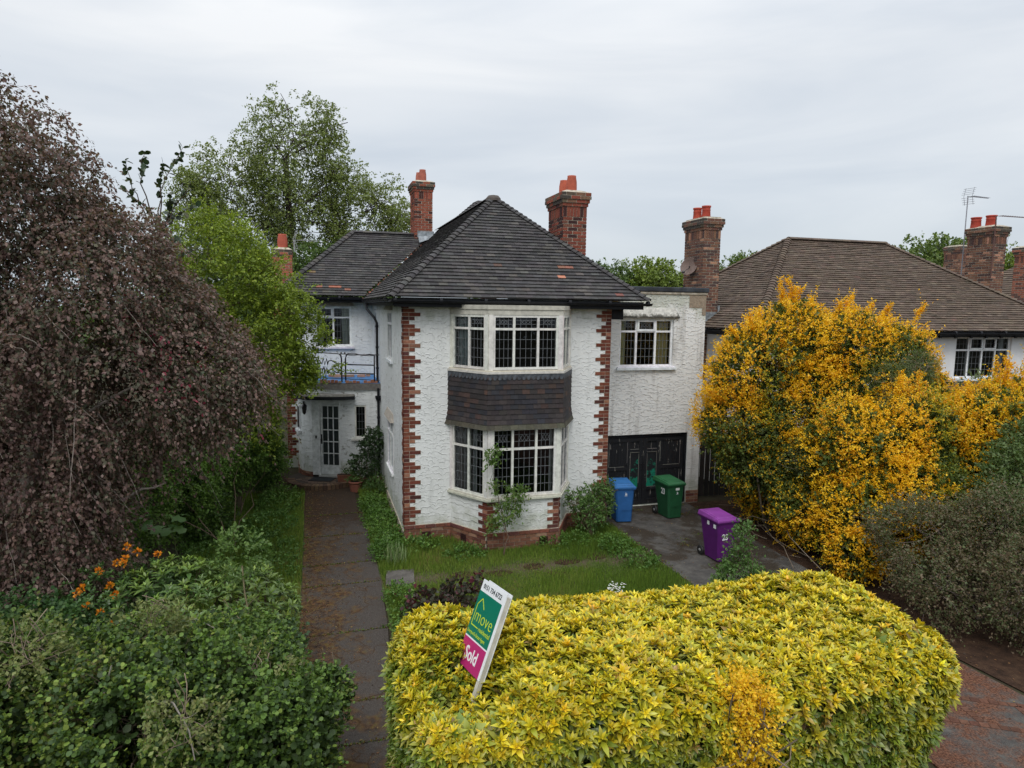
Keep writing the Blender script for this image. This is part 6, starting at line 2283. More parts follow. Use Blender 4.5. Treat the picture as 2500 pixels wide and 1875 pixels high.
# understorey left of the path
UND = [(5, (0.040, 0.080, 0.018)), (4, (0.060, 0.110, 0.022)), (2, (0.024, 0.045, 0.012)), (2, (0.09, 0.16, 0.028))]
shrub('laurel_shrub', (-3.6, 2.6, 0), [(-4.1, 3.6, 1.5, .9, 1.0, 1.2), (-3.3, 4.6, 1.2, .65, .9, 1.0), (-5.0, 1.8, 1.2, 1.0, 1.0, 1.2), (-4.2, 1.2, .5, .6, .8, .5)], 2600, 12, .11, .075, UND, 'dark green shrub under the bright green tree, left of the porch', seed=41, tw=120)
shrub('ivy_patch', (-3.1, 4.8, 0), [(-3.15, 5.9, .6, .35, .5, .75), (-3.6, 5.2, 1.0, .6, .7, 1.1), (-3.7, 6.8, 1.3, .8, .8, 1.4)], 1100, 12, .09, .06, UND, 'dark ivy bank beside the porch corner', 'ivy', seed=42, tw=0)
shrub('ground_ivy', (-2.75, 1.9, 0), [(-2.75, 3.2, .16, .45, .9, .30), (-2.95, 1.6, .08, .6, .9, .20), (-3.7, .4, .08, .9, .9, .20), (-2.5, -.6, .04, .3, 1.2, .14), (-3.9, -1.6, .10, .7, .8, .26)], 2000, 10, .06, .05, [(4, (.055, .115, .022)), (3, (.08, .15, .028)), (2, (.035, .07, .016))], 'low bright green creeping plants edging the far left of the path', 'plant', seed=43, tw=0, depth=.2)
shrub('elder_shrub', (-3.5, 0.4, 0), [(-3.7, 3.0, 1.6, .75, .8, 1.0), (-4.3, 2.0, 1.8, .8, .8, 1.1), (-3.15, 4.2, 1.1, .5, .6, .8), (-4.6, .9, 1.2, .8, .8, 1.0), (-5.2, -.4, 1.3, .8, .8, 1.0)], 3600, 15, .11, .06,
      [(5, (.070, .130, .022)), (4, (.10, .175, .03)), (3, (.045, .085, .018)), (1, (.14, .22, .04))], 'loose mid green shrub showing beneath the right side of the purple tree', seed=44, tw=120, thin=(2.4, -.5), spray=(.4, .2, .3))
# sycamore seedling with big lobed leaves
sy = empty('sycamore_sapling', (-4.3, -0.6, 0), 'sapling with a few large lobed leaves under the purple tree', 'sapling')
P_, A_, S_ = [], [], []
for i in range(16):
    a = i * 2.4
    P_.append((-4.45 + .30 * math.cos(a) * (i % 3 + 1) / 3, -1.6 + .3 * math.sin(a) * (i % 3 + 1) / 3, 1.25 + .05 * (i % 5)))
    A_.append((math.cos(a), math.sin(a), -.25))
    S_.append(random.uniform(.17, .26))
ob = leaf_mesh('foliage', np.array(P_), np.array(A_), np.array([(0, 0, 1)] * 16) + RG.normal(size=(16, 3)) * .15, np.array(S_), palette(16, [(1, (.06, .125, .03)), (1, (.075, .15, .035))]), 'maple', LEAF, sy)
shift_np(ob, (-4.3, -.6, 0))
ob = tubes_np('stem', [curve_path((-4.3, -.9, 0), (-4.35, -1.6, 1.3), .04)] + [curve_path((-4.35, -1.6, 1.2), p, .05) for p in P_], [(.014, .008)] + [(.004, .003)] * 16, BARK, sy, (.1, .11, .05))
shift_np(ob, (-4.3, -.6, 0))


def rosettes(name, P0, D0, K, size, c_in, c_out, parent=None, tilt=.75, mat=None, templ='lance', wid=1.0, vary=.15, wjit=.22, tipc=None, rsz=.28):
    """whorls of leaves round every shoot tip"""
    n = len(P0)
    D0 = unitv(D0)
    ref = np.where(np.abs(D0[:, 2:3]) < .9, np.array([[0, 0, 1.0]]), np.array([[1.0, 0, 0]]))
    X = unitv(np.cross(D0, ref))
    Y = np.cross(D0, X)
    ph = RG.uniform(0, 6.28, n)
    rs = 1 + RG.uniform(-rsz, rsz, n)
    Ps, As, Ns, Ss, Cs, Ts = [], [], [], [], [], []
    for k in range(K):
        ring_ = k / K
        a = ph + k * 2.4
        rad = X * np.cos(a)[:, None] + Y * np.sin(a)[:, None]
        ti = tilt * (0.45 + .85 * ring_) + RG.normal(size=n) * .14
        A = D0 * np.cos(ti)[:, None] + rad * np.sin(ti)[:, None]
        Nn = D0 * np.sin(ti)[:, None] - rad * np.cos(ti)[:, None]
        Ps.append(P0 - D0 * (ring_ * size * .45))
        As.append(A)
        Ns.append(-Nn * 1 + D0 * .2)
        Ss.append(rs * size * (.55 + .6 * ring_) * (1 + RG.uniform(-wjit, wjit, n)))
        f = np.clip(ring_ + RG.uniform(-.15, .15, n), 0, 1)[:, None]
        col = c_in * (1 - f) + c_out * f
        col = np.clip(col * (1 + RG.uniform(-vary, vary, (n, 1))), 0, 1)
        Cs.append(col)
    cat = np.concatenate
    col = cat(Cs)
    return leaf_mesh(name, cat(Ps), cat(As), -cat(Ns), cat(Ss), col * .86, templ, mat or LEAF_GLOSS, parent, tipcol=np.clip(col * 1.12, 0, 1), wid=np.full(len(col), wid))


# ---------- rhododendron with long leaf whorls
rh = empty('rhododendron_shrub', (-3.2, -4.9, 0), 'rhododendron with long pointed leaf whorls left of the path', 'shrub')
rb_ = [(-3.6, -4.6, .95, .95, .8, .75), (-2.75, -4.7, .85, .75, .8, .75), (-3.2, -5.2, .85, .9, .6, .7), (-2.6, -5.6, .55, .45, .6, .6)]
p0, d0_ = blob_points(rb_, 1150, .16, .22, 51)
d0_ = unitv(d0_ * .6 + np.array([0, 0, .75]))
ci = palette(len(p0), [(3, (.15, .22, .035)), (3, (.085, .15, .032)), (1, (.17, .26, .04))], p0, patch=.4)
co_ = palette(len(p0), [(3, (.055, .10, .03)), (3, (.075, .115, .04))], p0)
ob = rosettes('foliage', p0, d0_, 9, .135, ci, co_, rh, tilt=1.15, wid=.95)
shift_np(ob, (-3.2, -4.9, 0))
k_ = RG.choice(len(p0), 60, replace=False)
ob = leaf_mesh('seed_heads', np.repeat(p0[k_], 8, 0), RG.normal(size=(480, 3)) + np.array([0, 0, .6]), RG.normal(size=(480, 3)), RG.uniform(.02, .045, 480), palette(480, [(1, (.16, .06, .035)), (1, (.22, .10, .05))]), 'thin', LEAF, rh)
shift_np(ob, (-3.2, -4.9, 0))
t, r = twigs_from(p0, d0_, 150, .4, .006)
ob = tubes_np('stems', t, r, BARK, rh, (.12, .09, .06))
shift_np(ob, (-3.2, -4.9, 0))
# ---------- azalea with orange flower clusters
az = empty('azalea_shrub', (-4.4, -4.6, 0), 'azalea carrying round orange flower clusters at left', 'shrub')
p0, d0_ = blob_points([(-4.5, -4.5, 1.05, .65, .6, .6), (-4.0, -4.3, 1.15, .4, .5, .45), (-4.8, -5.0, .9, .5, .5, .6)], 700, .18, .3, 53)
d0_ = unitv(d0_ + np.array([0, 0, .6]))
g1 = palette(len(p0), [(3, (.06, .12, .03)), (2, (.045, .09, .025))])
ob = rosettes('foliage', p0, d0_, 8, .085, g1, g1 * .85, az, tilt=1.1, wid=1.2)
shift_np(ob, (-4.4, -4.6, 0))
fl = [(-4.62, -5.0, 1.58), (-4.50, -4.85, 1.70), (-4.33, -4.75, 1.74), (-4.20, -4.7, 1.80), (-4.12, -4.62, 1.84), (-4.28, -4.6, 1.68), (-3.88, -4.55, 1.76), (-4.72, -4.9, 1.46), (-4.36, -4.9, 1.52), (-4.28, -5.0, 1.46), (-4.58, -5.1, 1.36), (-4.42, -5.15, 1.28), (-4.25, -5.2, 1.14), (-4.22, -4.58, 1.90)]
for i, f in enumerate(fl):
    fp = np.array(f) + RG.normal(size=3) * .015
    n = 34
    d = unitv(RG.normal(size=(n, 3)) + np.array([0, -.3, .6]))
    ob = leaf_mesh('flower_cluster', fp + d * .022, d, RG.normal(size=(n, 3)), RG.uniform(.03, .05, n), palette(n, [(3, (.75, .26, .015)), (2, (.80, .36, .03)), (1, (.6, .16, .01))]), 'oval', LEAF, az)
    shift_np(ob, (-4.4, -4.6, 0))

# ---------- foreground snowberry hedge
SNB = [(5, (0.070, 0.125, 0.024)), (4, (0.100, 0.165, 0.030)), (4, (0.045, 0.080, 0.022)), (3, (0.150, 0.205, 0.036)), (1.5, (0.11, .105, .04))]


def hedge(loc, blobs, nclus, label, seed, pal=SNB, size=.038):
    e_ = empty('snowberry_shrub', loc, label, 'shrub', 'snowberry shrubs in the left foreground')
    ob_, p_, d_ = foliage('foliage', blobs, int(nclus * 1.25), 17, .07, size, pal, 'round', e_, lump=.36, depth=.45, seed=seed, out=.4, upb=1.3, patch=.5, psc=2.2, thin=(3.0, -.42), lsc=3.0, vary=.30, spray=(.32, .5, .2))
    shift_np(ob_, loc)
    ob_, p2, d2 = foliage('inner_foliage', [(b[0], b[1], b[2], b[3] * .8, b[4] * .8, b[5] * .8) for b in blobs], int(nclus * .25), 8, .1, .06, DKG, 'round', e_, depth=.3, seed=seed + 1)
    shift_np(ob_, loc)
    t, r = twigs_from(p_, d_, 330, .35, .003)
    ob_ = tubes_np('stems', t, r, BARK, e_, (.14, .11, .08))
    shift_np(ob_, loc)
    return e_


hedge((-4.0, -6.9, 0), [(-4.4, -6.6, 1.0, .8, .7, .75), (-3.8, -7.2, 1.25, .7, .7, .7), (-4.7, -7.5, 1.3, .7, .7, .9)], 3600, 'dense round-leaved shrub in the lower left corner', 61)
hedge((-3.1, -7.6, 0), [(-3.0, -7.0, 1.0, .75, .6, .65), (-3.4, -7.9, 1.35, .6, .55, .65), (-2.7, -7.8, 1.15, .6, .6, .65)], 3400, 'round-leaved shrub at the bottom of the picture between corner and path', 62)
hedge((-2.2, -7.6, 0), [(-2.2, -7.0, .85, .45, .6, .65), (-2.15, -8.0, 1.05, .45, .6, .65), (-2.55, -6.3, .8, .5, .5, .55), (-1.75, -7.35, 1.1, .25, .25, .25)], 3000, 'round-leaved shrub pushing out over the left edge of the path', 63)
hedge((-4.5, -5.8, 0), [(-4.9, -5.6, .8, .8, .7, .75), (-3.9, -6.0, .65, .7, .5, .55)], 2300, 'darker round-leaved shrub below the orange azalea', 64, [(4, (.03, .07, .02)), (3, (.05, .10, .026)), (2, (.02, .045, .014))])
hedge((-2.95, -5.9, 0), [(-3.0, -6.0, .7, .7, .45, .55), (-2.35, -5.6, .55, .3, .5, .5)], 1700, 'grey-green tangled shrub between rhododendron and foreground hedge', 65, [(3, (.06, .085, .04)), (3, (.04, .075, .03)), (1, (.09, .09, .05))])
shrub('honeysuckle_shrub', (-3.3, -7.0, 0), [(-3.45, -6.7, 1.75, .35, .3, .22), (-2.35, -7.7, 1.62, .3, .3, .2), (-4.3, -7.6, 2.05, .35, .3, .22), (-2.9, -8.5, 1.7, .3, .25, .18)], 420, 14, .07, .038, [(4, (.12, .15, .05)), (3, (.16, .18, .06)), (2, (.09, .09, .045))],
      'grey-green twiggy shoots tangled over the top of the lower left shrubs', seed=67, tw=80, twl=.45, twr=.003, twc=(.26, .2, .15), thin=(2.4, -.3), spray=(.35, .4, .1))
# bare sapling stem and dead arching branches
sp_ = empty('young_tree', (-2.75, -5.75, 0), 'slender young tree with a bare pale stem standing in the rhododendron', 'sapling')
ob = tubes_np('stem', [curve_path((-2.78, -5.8, 0), (-2.72, -5.5, 1.85), .03), curve_path((-2.76, -5.6, 1.2), (-2.95, -5.55, 1.45), .05), curve_path((-2.76, -5.6, 1.25), (-2.55, -5.55, 1.45), .05)], [(.016, .010), (.007, .004), (.007, .004)], BARK, sp_, (.20, .17, .10))
shift_np(ob, (-2.75, -5.75, 0))
ob, _, _ = foliage('foliage', [(-2.72, -5.5, 2.0, .28, .28, .33)], 90, 9, .06, .05, [(1, (.07, .12, .03)), (1, (.09, .15, .035))], 'oval', sp_, seed=66)
shift_np(ob, (-2.75, -5.75, 0))
for nm, pts_, r_, lab in (('dead_branch', [(-3.75, -7.9, 1.3), (-3.6, -8.0, 1.75), (-3.5, -8.1, 2.05)], .011, 'cut brown stump of a stem standing in the lower left shrubs'),
                          ('dead_branch', [(-3.6, -6.6, 1.55), (-3.1, -6.6, 1.72), (-2.85, -6.8, 1.66), (-2.6, -7.1, 1.45), (-2.3, -7.5, 1.3)], .008, 'long bare grey branch arching over the left hedge'),
                          ('dead_branch', [(-3.15, -8.1, 1.7), (-3.0, -8.3, 1.75), (-2.85, -8.5, 1.6), (-2.8, -8.6, 1.4)], .010, 'pale forked dead stem at the bottom of the left hedge')):
    tt = np.linspace(0, 1, 16)
    pp = np.array(pts_)
    xs = np.linspace(0, 1, len(pp))
    path_ = np.stack([np.interp(tt, xs, pp[:, k]) for k in range(3)], 1)
    ob = tubes_np(nm, [path_, curve_path(path_[8], path_[8] + np.array([.15, -.1, .12]), .1)], [(r_, r_ * .5), (r_ * .5, r_ * .3)], BARK, None, (.33, .30, .26))
    shift(ob, pts_[0])
    tag(ob, lab, 'branch')

# ---------- the big variegated yellow hedge in front
YEL = np.array
hx0, hx1, hy0, hy1, hz1 = -1.12, 4.52, -9.55, -7.35, 1.90


def hedge_surface(n, seed=0):
    """points on a rounded box with a wavy top, and outward directions"""
    P, D = [], []
    cxs = RG.uniform(-1, 1, (n * 3, 3))
    p = 3.6
    d = unitv(RG.normal(size=(n * 2, 3)))
    m_ = (np.abs(d) ** p).sum(1) ** (1 / p)
    q = d / m_[:, None]
    nn = unitv(np.sign(q) * np.abs(q) ** (p - 1) / np.array([(hx1 - hx0) / 2, (hy1 - hy0) / 2, hz1 * .62]))
    c = np.array([(hx0 + hx1) / 2, (hy0 + hy1) / 2, hz1 * .40])
    h = np.array([(hx1 - hx0) / 2, (hy1 - hy0) / 2, hz1 * .60])
    return c + q * h, nn


def hedge_pts(n):
    # area-uniform sampling by rejection on the rounded box
    P, D = hedge_surface(n * 4)
    # fewer samples fall on the long faces: reweight by local area of the mapping
    a = np.abs(D[:, 0]) / (hy1 - hy0) + np.abs(D[:, 1]) / (hx1 - hx0) + np.abs(D[:, 2]) / (hz1)
    return P, D


def hedge_box(n):
    """sample the faces of the box evenly, then round them over"""
    W_, D_, H_ = hx1 - hx0, hy1 - hy0, hz1 - .15
    faces = [('t', W_ * D_), ('f', W_ * H_), ('b', W_ * H_), ('l', D_ * H_), ('r', D_ * H_)]
    tot = sum(f[1] for f in faces)
    P, D = [], []
    for f, a in faces:
        k = int(n * a / tot)
        u, v = RG.uniform(-1, 1, k), RG.uniform(-1, 1, k)
        if f == 't':
            q, d = np.stack([u, v, np.ones(k)], 1), (0, 0, 1)
        elif f in 'fb':
            s = -1 if f == 'f' else 1
            q, d = np.stack([u, np.full(k, s), v], 1), (0, s, 0)
        else:
            s = -1 if f == 'l' else 1
            q, d = np.stack([np.full(k, s), u, v], 1), (s, 0, 0)
        P.append(q)
    q = np.concatenate(P)
    hw = np.array([W_ / 2, D_ / 2, H_ / 2])
    x = q * hw
    r = np.array([.55, .55, .42])
    inner = np.clip(x, -(hw - r), hw - r)
    inner[:, 2] = np.clip(x[:, 2], -hw[2], hw[2] - r[2])
    dlt = (x - inner) / r
    ln_ = np.maximum(np.linalg.norm(dlt, axis=1, keepdims=True), 1e-6)
    dirn = dlt / ln_
    pos = inner + dirn * r
    c = np.array([(hx0 + hx1) / 2, (hy0 + hy1) / 2, .15 + H_ / 2])
    return pos + c, unitv(dirn / r * r.mean())


p0, d0_ = hedge_box(11500)
wv_ = snoise(p0, 1.7, 4) * .07 + snoise(p0, 5.0, 2) * .045
p0 = p0 + d0_ * wv_[:, None] + RG.normal(size=p0.shape) * .018
# taller swell at the right-hand end, dip in the middle, an odd shoot
p0[:, 2] += .07 * np.exp(-((p0[:, 0] - 3.75) / .6) ** 2) * (d0_[:, 2] > .3) * np.clip((p0[:, 1] + 9.2) / 1.2, 0, 1)
def bend(p):
    p[:, 0] -= .42 * np.clip(1.6 - p[:, 2], 0, 1.2) * np.clip((p[:, 0] - 2.9) / 1.2, 0, 1)
    p[:, 2] += .15 * np.clip((2.0 - p[:, 0]) / 2.5, 0, 1) * np.clip(p[:, 2] - .6, 0, 1)
    p[:, 2] -= .50 * np.exp(-((p[:, 0] + .60) / .42) ** 2 - ((p[:, 1] + 8.80) / .58) ** 2)


bend(p0)
p0 = p0 - d0_ * (.10 * np.clip(-snoise(p0, 3.4, 6) - .35, 0, 1))[:, None]
hole = snoise(p0, 3.1, 7) < -.95
hole |= (snoise(p0, 6.5, 2) < -1.0) & (p0[:, 2] < 1.7)
hole |= (((p0[:, 0] - 2.75) / .22) ** 2 + ((p0[:, 1] + 9.3) / .3) ** 2 + ((p0[:, 2] - 1.45) / .18) ** 2) < 1
p0, d0_ = p0[~hole], d0_[~hole]
dd = unitv(d0_ * .8 + np.array([0, 0, .55]) + RG.normal(size=d0_.shape) * .28)
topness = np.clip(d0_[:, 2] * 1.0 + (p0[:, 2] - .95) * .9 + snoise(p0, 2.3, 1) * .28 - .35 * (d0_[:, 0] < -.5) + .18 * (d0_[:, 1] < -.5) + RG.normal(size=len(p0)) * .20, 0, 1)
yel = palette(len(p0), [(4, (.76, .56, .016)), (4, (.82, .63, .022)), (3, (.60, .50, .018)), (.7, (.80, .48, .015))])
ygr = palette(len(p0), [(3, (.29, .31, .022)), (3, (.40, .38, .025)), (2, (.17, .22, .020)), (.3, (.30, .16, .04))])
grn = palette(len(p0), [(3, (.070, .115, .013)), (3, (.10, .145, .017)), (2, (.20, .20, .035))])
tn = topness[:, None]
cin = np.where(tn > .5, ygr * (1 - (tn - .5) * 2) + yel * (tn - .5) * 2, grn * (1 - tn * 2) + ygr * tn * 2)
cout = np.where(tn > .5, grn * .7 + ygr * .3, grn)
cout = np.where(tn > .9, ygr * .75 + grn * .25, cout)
hg = empty('variegated_hedge', (1.5, -8.4, 0), 'large clipped hedge of glossy yellow and green leaves across the foreground', 'hedge')
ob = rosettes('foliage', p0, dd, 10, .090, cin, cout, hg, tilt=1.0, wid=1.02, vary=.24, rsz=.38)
shift_np(ob, (1.5, -8.4, 0))
p1, d1_ = hedge_box(6500)
bend(p1)
p1 = p1 - d1_ * .10 + RG.normal(size=p1.shape) * .03
dd1 = unitv(d1_ + np.array([0, 0, .1]) + RG.normal(size=d1_.shape) * .5)
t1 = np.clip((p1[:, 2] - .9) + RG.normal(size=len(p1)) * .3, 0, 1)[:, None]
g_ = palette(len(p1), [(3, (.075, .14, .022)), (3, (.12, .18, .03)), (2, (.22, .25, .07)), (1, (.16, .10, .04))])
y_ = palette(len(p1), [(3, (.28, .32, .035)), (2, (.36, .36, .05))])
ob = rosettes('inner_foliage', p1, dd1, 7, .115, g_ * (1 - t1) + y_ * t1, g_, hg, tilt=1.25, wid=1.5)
shift_np(ob, (1.5, -8.4, 0))
t, r = twigs_from(p1, d1_, 420, .3, .006)
ob = tubes_np('stems', t + [curve_path((x, -8.4 + random.uniform(-.5, .5), 0), (x + random.uniform(-.3, .3), -8.4, 1.5), .05) for x in np.linspace(-.8, 3.9, 14)], r + [(.03, .015)] * 14, BARK, hg, (.10, .075, .05))
shift_np(ob, (1.5, -8.4, 0))
# added box, inner shade put into its colour, so the middle stays closed
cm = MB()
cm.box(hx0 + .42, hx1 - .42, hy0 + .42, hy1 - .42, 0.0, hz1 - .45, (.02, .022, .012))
ob = cm.build('dark_core', BARK, hg)
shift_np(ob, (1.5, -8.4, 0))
# tall shoots standing above the top edge
p0 = []
for (x, y, z, n) in ((.02, -7.50, 2.08, 4), (3.3, -7.62, 2.0, 4), (2.2, -7.6, 1.93, 3), (3.9, -7.85, 1.98, 3), (-.5, -7.6, 1.98, 3)):
    for i in range(n):
        p0.append((x + random.uniform(-.09, .09), y + random.uniform(-.06, .06), z - random.uniform(0, .16)))
p0 = np.array(p0)
y_ = palette(len(p0), [(1, (.72, .58, .03)), (1, (.76, .55, .03))])
ob = rosettes('foliage', p0, np.tile([[0, 0, 1.0]], (len(p0), 1)) + RG.normal(size=p0.shape) * .2, 9, .09, y_, y_ * .7, hg, tilt=.95, wid=1.35)
shift_np(ob, (1.5, -8.4, 0))

# berberis growing out through the hedge
berberis((1.62, -9.3, 0), [(1.72, -9.52, 1.72, .20, .16, .24), (1.68, -9.60, 1.42, .17, .14, .25), (1.6, -9.5, 1.15, .16, .14, .2)], 380,
         'small orange-leaved shrub growing out through the front of the yellow hedge', 25, per=20, size=.030, patch=.3, inner=0.0,
         pal=[(5, (.80, .50, .02)), (4, (.86, .62, .03)), (3, (.42, .40, .03))])

# ---------- plants round the house
SAP = [(4, (.065, .125, .030)), (3, (.09, .16, .04)), (2, (.045, .085, .022))]
# sapling shrub before the purple bin
shrub('young_shrub', (5.0, -4.9, 0), [(5.0, -4.9, .55, .42, .4, .5), (5.02, -4.9, 1.15, .17, .17, .38), (4.72, -5.0, .5, .22, .25, .4), (5.4, -4.8, .45, .22, .25, .35), (5.05, -4.9, 1.45, .09, .09, .2)], 700, 10, .055, .05, SAP, 'leafy young shrub in front of the purple bin', seed=71, tw=90, twl=.3)
# climbing rose on the bay
ro = empty('climbing_rose', (1.85, -1.45, 0), 'straggly rose climbing up the front of the bay', 'rose')
clus = [(1.56, -1.2, 2.12, .10), (1.72, -1.2, 2.2, .10), (1.64, -1.25, 1.98, .10), (1.76, -1.2, 2.05, .07), (1.75, -1.15, 1.42, .10), (2.1, -1.2, 1.3, .13), (2.3, -1.2, 1.32, .10), (2.0, -1.2, 1.05, .13), (2.2, -1.25, .95, .14), (1.75, -1.25, .95, .12), (1.7, -1.3, .7, .13), (1.95, -1.3, .75, .13), (2.25, -1.3, 1.15, .09), (1.62, -1.3, .55, .08), (1.72, -1.2, 1.25, .06)]
ob, _, _ = foliage('foliage', [(x, y, z, r, r * .8, r) for x, y, z, r in clus], 330, 7, .035, .055, [(3, (.085, .15, .035)), (2, (.12, .17, .04)), (1, (.13, .09, .04))], 'oval', ro, seed=72, depth=.9, cull=0)
shift_np(ob, (1.85, -1.45, 0))
ob = tubes_np('stems', [curve_path((1.85, -1.42, 0), (1.9, -1.25, .8), .05), curve_path((1.9, -1.25, .8), (1.72, -1.1, 2.2), .03, 10), curve_path((1.86, -1.4, .3), (2.3, -1.2, 1.3), .05, 9), curve_path((1.86, -1.38, .2), (1.72, -1.25, 1.2), .05, 9), curve_path((1.9, -1.25, .8), (1.64, -1.2, 2.0), .05, 10)],
              [(.018, .010), (.008, .003), (.008, .003), (.007, .003), (.005, .002)], BARK, ro, (.12, .08, .06))
shift_np(ob, (1.85, -1.45, 0))
shrub('rose_bush', (4.1, -.75, 0), [(4.05, -.7, .55, .34, .35, .40), (4.4, -.6, .75, .25, .3, .35), (3.75, -.7, .85, .22, .22, .22), (4.15, -.65, 1.05, .25, .2, .16), (4.55, -.5, 1.0, .16, .2, .25), (3.55, -.75, 1.0, .10, .1, .09)], 520, 9, .05, .055, SAP + [(1, (.12, .19, .04))], 'leafy green rose bush against the wall between bay and blue bin', 'rose', seed=73, tw=90, twl=.35, twc=(.2, .16, .1))
shrub('camellia_shrub', (-.38, 4.45, 0), [(-.30, 4.45, 1.25, .32, .3, .32), (-.50, 4.35, .75, .38, .3, .30), (-.22, 4.5, 1.55, .2, .2, .15), (-.78, 4.3, .85, .15, .2, .15)], 330, 9, .06, .07, [(4, (.028, .055, .018)), (3, (.045, .075, .024))], 'dark leafy shrub by the downpipe right of the front door', seed=74, tw=40, mat=LEAF_GLOSS)
shrub('pot_plant', (-.78, 4.32, .25), [(-.78, 4.32, .42, .16, .16, .12)], 40, 8, .04, .05, SAP, 'small green plant growing in the ribbed terracotta pot', 'plant', seed=75, tw=0)
shrub('trough_plant', (-.98, 4.93, .34), [(-.90, 4.93, .42, .16, .08, .09)], 30, 8, .03, .045, SAP, 'small green plant growing in the terracotta trough', 'plant', seed=76, tw=0)
shrub('fern_clump', (-.35, 3.6, 0), [(-.32, 3.7, .22, .28, .5, .24), (-.2, 4.2, .3, .2, .3, .28)], 120, 10, .07, .10, [(3, (.05, .095, .025)), (2, (.075, .13, .03))], 'low ferny plants at the foot of the left house wall', 'plant', templ='thin', seed=77, tw=0)
WEED = [(4, (.055, .115, .020)), (3, (.08, .155, .028)), (2, (.11, .19, .035)), (1, (.035, .07, .015))]
shrub('weed_patch', (-.4, 1.6, 0), [(-.42, 2.7, .08, .33, .8, .16), (-.38, 1.3, .08, .36, .8, .20), (-.36, .1, .10, .34, .6, .22), (-.45, -.7, .08, .28, .5, .2)], 1500, 9, .05, .05, WEED, 'bright green weeds along the strip between path and house', 'weeds', seed=78, tw=0, depth=.5)
shrub('garden_weeds', (.55, -.45, 0), [(.25, -.5, .07, .45, .35, .17), (1.1, -1.1, .04, .5, .3, .10), (3.4, -1.0, .06, .7, .4, .14), (4.3, -1.5, .06, .4, .5, .16), (4.45, -2.4, .05, .4, .5, .12)], 900, 8, .05, .055, WEED, 'leafy weeds along the front wall of the bay', 'weeds', seed=79, tw=0, depth=.5)
# striped ornamental grass
og = MB()
n = 260
a = RG.uniform(0, 6.28, n)
pp = np.stack([-.30 + RG.normal(size=n) * .10, -1.15 + RG.normal(size=n) * .12, np.full(n, .02)], 1)
A = np.stack([np.cos(a), np.sin(a), RG.uniform(.8, 1.8, n)], 1)
ob = leaf_mesh('ornamental_grass', pp, A, np.stack([-np.cos(a), -np.sin(a), np.full(n, .6)], 1), RG.uniform(.22, .38, n), palette(n, [(2, (.24, .30, .15)), (2, (.12, .20, .06)), (1, (.33, .37, .24))]), 'blade', LEAF, None, wid=np.full(n, .6), origin=(-.3, -1.15, 0))
tag(ob, 'clump of pale striped ornamental grass beside the path', 'grass clump')
# dark-leaved rose near the hedge
RUB = [(4, (.055, .030, .028)), (3, (.045, .048, .03)), (2, (.10, .022, .03)), (2, (.06, .07, .035))]
shrub('burgundy_rose', (.1, -3.9, 0), [(-.15, -3.9, .30, .34, .3, .24), (.35, -3.75, .26, .30, .3, .20), (.75, -3.6, .45, .10, .10, .2), (.30, -3.6, .50, .10, .10, .12)], 230, 8, .05, .065, RUB, 'burgundy-leaved rose between the lawn and the yellow hedge', 'rose', seed=80, tw=70, templ='round')
shrub('path_edge_plants', (-.45, -4.2, 0), [(-.45, -3.1, .1, .22, .5, .18), (-.5, -4.3, .1, .22, .6, .2), (-.55, -5.6, .1, .22, .6, .22)], 520, 9, .05, .05, WEED, 'low green plants along the right edge of the path near the hedge', 'plant', seed=81, tw=0)
# daisies
n = 60
pp = np.stack([3.2 + RG.normal(size=n) * .10, -3.9 + RG.normal(size=n) * .07, RG.uniform(.16, .30, n)], 1)
ob = leaf_mesh('white_flowers', pp, RG.normal(size=(n, 3)) * [1, 1, .2], np.tile([[0, -.3, 1.0]], (n, 1)), np.full(n, .035), palette(n, [(1, (.75, .75, .72))], vary=.05), 'round', LEAF, None, origin=(3.2, -3.9, 0))
tag(ob, 'little clump of white flowers at the lawn edge behind the hedge', 'flowers', kind='stuff')
# fallen twigs under the berberis
tw_ = [curve_path((RG.uniform(7.2, 9.8), RG.uniform(-4.2, .3), .05), (RG.uniform(7.2, 9.8), RG.uniform(-4.2, .3), RG.uniform(.05, .5)), .08) for _ in range(26)]
ob = tubes_np('fallen_twigs', tw_, [(.010, .004)] * 26, BARK, None, (.20, .16, .12))
tag(ob, kind='stuff')

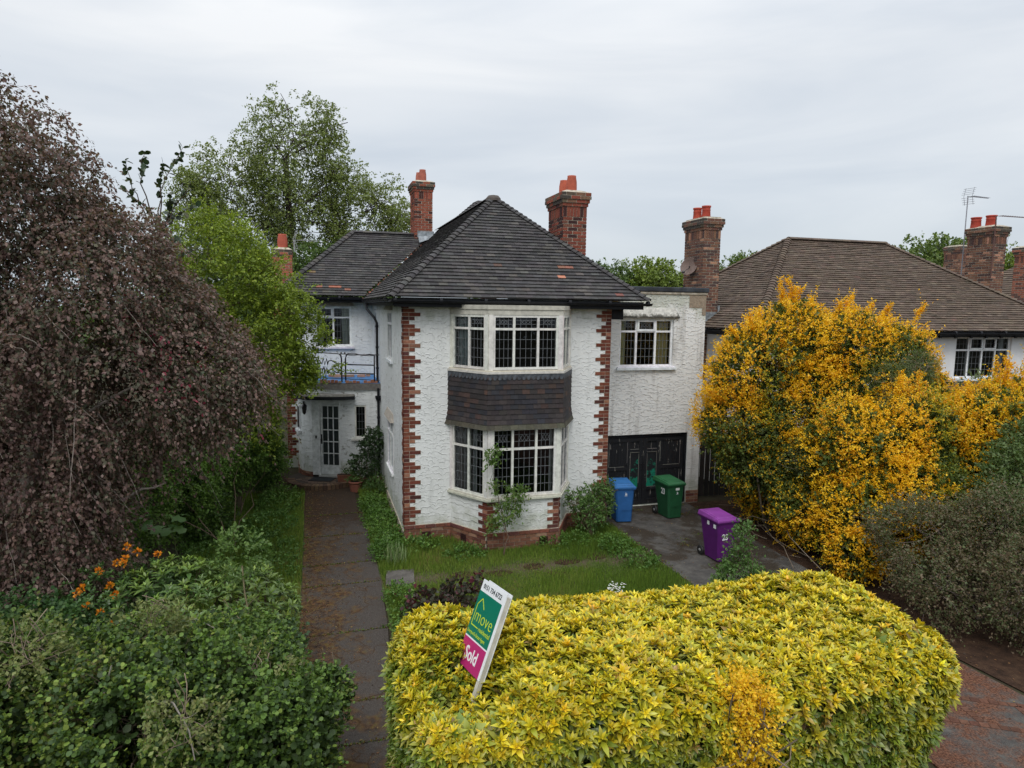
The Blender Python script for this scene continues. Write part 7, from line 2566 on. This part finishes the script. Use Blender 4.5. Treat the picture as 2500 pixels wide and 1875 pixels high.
# ---------- lawn and rough grass
def grass(name, regions, n, h, pal, seed=0, holes=()):
    area = np.array([(x1 - x0) * (y1 - y0) for x0, x1, y0, y1 in regions])
    k = RG.choice(len(regions), n, p=area / area.sum())
    R_ = np.array(regions)[k]
    x = RG.uniform(R_[:, 0], R_[:, 1])
    y = RG.uniform(R_[:, 2], R_[:, 3])
    P = np.stack([x, y, np.zeros(n)], 1)
    dens = snoise(P, 1.1, seed) * .5 + snoise(P, 3.7, seed + 1) * .5
    band = np.exp(-((y + 2.05 + .10 * np.sin(x * 2.3)) / .30) ** 2) * (1 + .5 * snoise(P, 2.4, 3))
    keep = RG.random(n) < np.clip(.95 + dens * .40 - band * .80 * (x > -.1), .05, 1)
    for (cx_, cy_, r_) in holes:
        keep &= ((x - cx_) ** 2 + (y - cy_) ** 2) > r_ ** 2
    keep &= ~((y > -1.05) & (x > .95 + np.clip(-(y), 0, .93) * .62) & (x < 3.85 - np.clip(-y, 0, .93) * .6))      # not under the bay
    P = P[keep]
    n = len(P)
    a = RG.uniform(0, 6.28, n)
    A = np.stack([np.cos(a) * .5, np.sin(a) * .5, np.ones(n)], 1)
    hh = h * (1 + .55 * snoise(P, 1.6, seed + 2)) * RG.uniform(.5, 1.5, n)
    if name == 'lawn_grass':
        hh = hh * (1 - .55 * np.clip(np.exp(-((P[:, 1] + 2.3) / .55) ** 2), 0, 1))
    hh = np.clip(hh, .015, .4)
    ob_ = leaf_mesh(name, P, A, np.stack([-np.cos(a), -np.sin(a), np.zeros(n)], 1), hh, palette(n, pal, P, .25, 1.4, seed, .5), 'blade', LEAF, None, wid=np.clip(.011 / (hh * .08), .3, 4.0))
    tag(ob_, kind='stuff')
    return ob_


GRS = [(4, (.080, .135, .020)), (4, (.110, .175, .026)), (3, (.16, .21, .04)), (2, (.19, .165, .06))]
grass('lawn_grass', [(-.66, 4.85, -7.2, -.05)], 110000, .085, GRS, 91, holes=[(-.33, -1.98, .28)])
grass('verge_grass', [(-4.3, -2.12, -5.2, 4.6)], 42000, .08, GRS, 92)
grass('border_grass', [(-.72, -.04, -.2, 4.6)], 9000, .10, GRS, 93)
# moss and weeds in the path joints and drive cracks
P_ = []
for yj in ys[1:-1]:
    for _ in range(260):
        P_.append((RG.uniform(-2.1, -.72), yj + RG.normal() * .012, .015))
for _ in range(500):
    P_.append((-2.08 + abs(RG.normal()) * .06, RG.uniform(-9, 4.2), .015))
for _ in range(500):
    P_.append((4.9 + RG.normal() * .05, RG.uniform(-4, 0), .01))
for (x, y) in ((6.05, -1.45), (6.6, -1.2), (5.9, -1.75), (7.0, .2), (6.0, .8), (7.3, .9), (7.6, .6), (5.85, .95)):
    for _ in range(40):
        P_.append((x + RG.normal() * .09, y + RG.normal() * .05, .015))
P_ = np.array(P_)
n = len(P_)
ob = leaf_mesh('joint_weeds', P_, RG.normal(size=(n, 3)) * .6 + np.array([0, 0, .5]), RG.normal(size=(n, 3)) * .4 + np.array([0, 0, 1.]), RG.uniform(.015, .045, n), palette(n, [(2, (.09, .11, .02)), (2, (.14, .10, .025)), (2, (.07, .12, .02)), (1, (.13, .06, .02))]), 'oval', LEAF)
tag(ob, kind='stuff')
# fallen leaves on the path, drive and litter
n = 5100
P_ = np.concatenate([np.stack([-2.08 + np.abs(RG.normal(size=3500)) * .42, RG.uniform(-8, 4.7, 3500), np.full(3500, .026)], 1).clip([-2.1, -9, 0], [-.72, 5, 1]), np.stack([RG.uniform(4.9, 7.6, 500), RG.uniform(-9, 1.1, 500), np.full(500, .014)], 1), np.stack([RG.uniform(7.3, 11, 1100), RG.uniform(-9, 1, 1100), np.full(1100, .012)], 1)])
ob = leaf_mesh('fallen_leaves', P_, RG.normal(size=(n, 3)) * [1, 1, .15], np.tile([[0, 0, 1.]], (n, 1)) + RG.normal(size=(n, 3)) * .25, RG.uniform(.012, .045, n), palette(n, [(3, (.09, .04, .02)), (2, (.14, .07, .03)), (1, (.2, .14, .05)), (1, (.05, .03, .02))]), 'oval', LEAF)
tag(ob, kind='stuff')
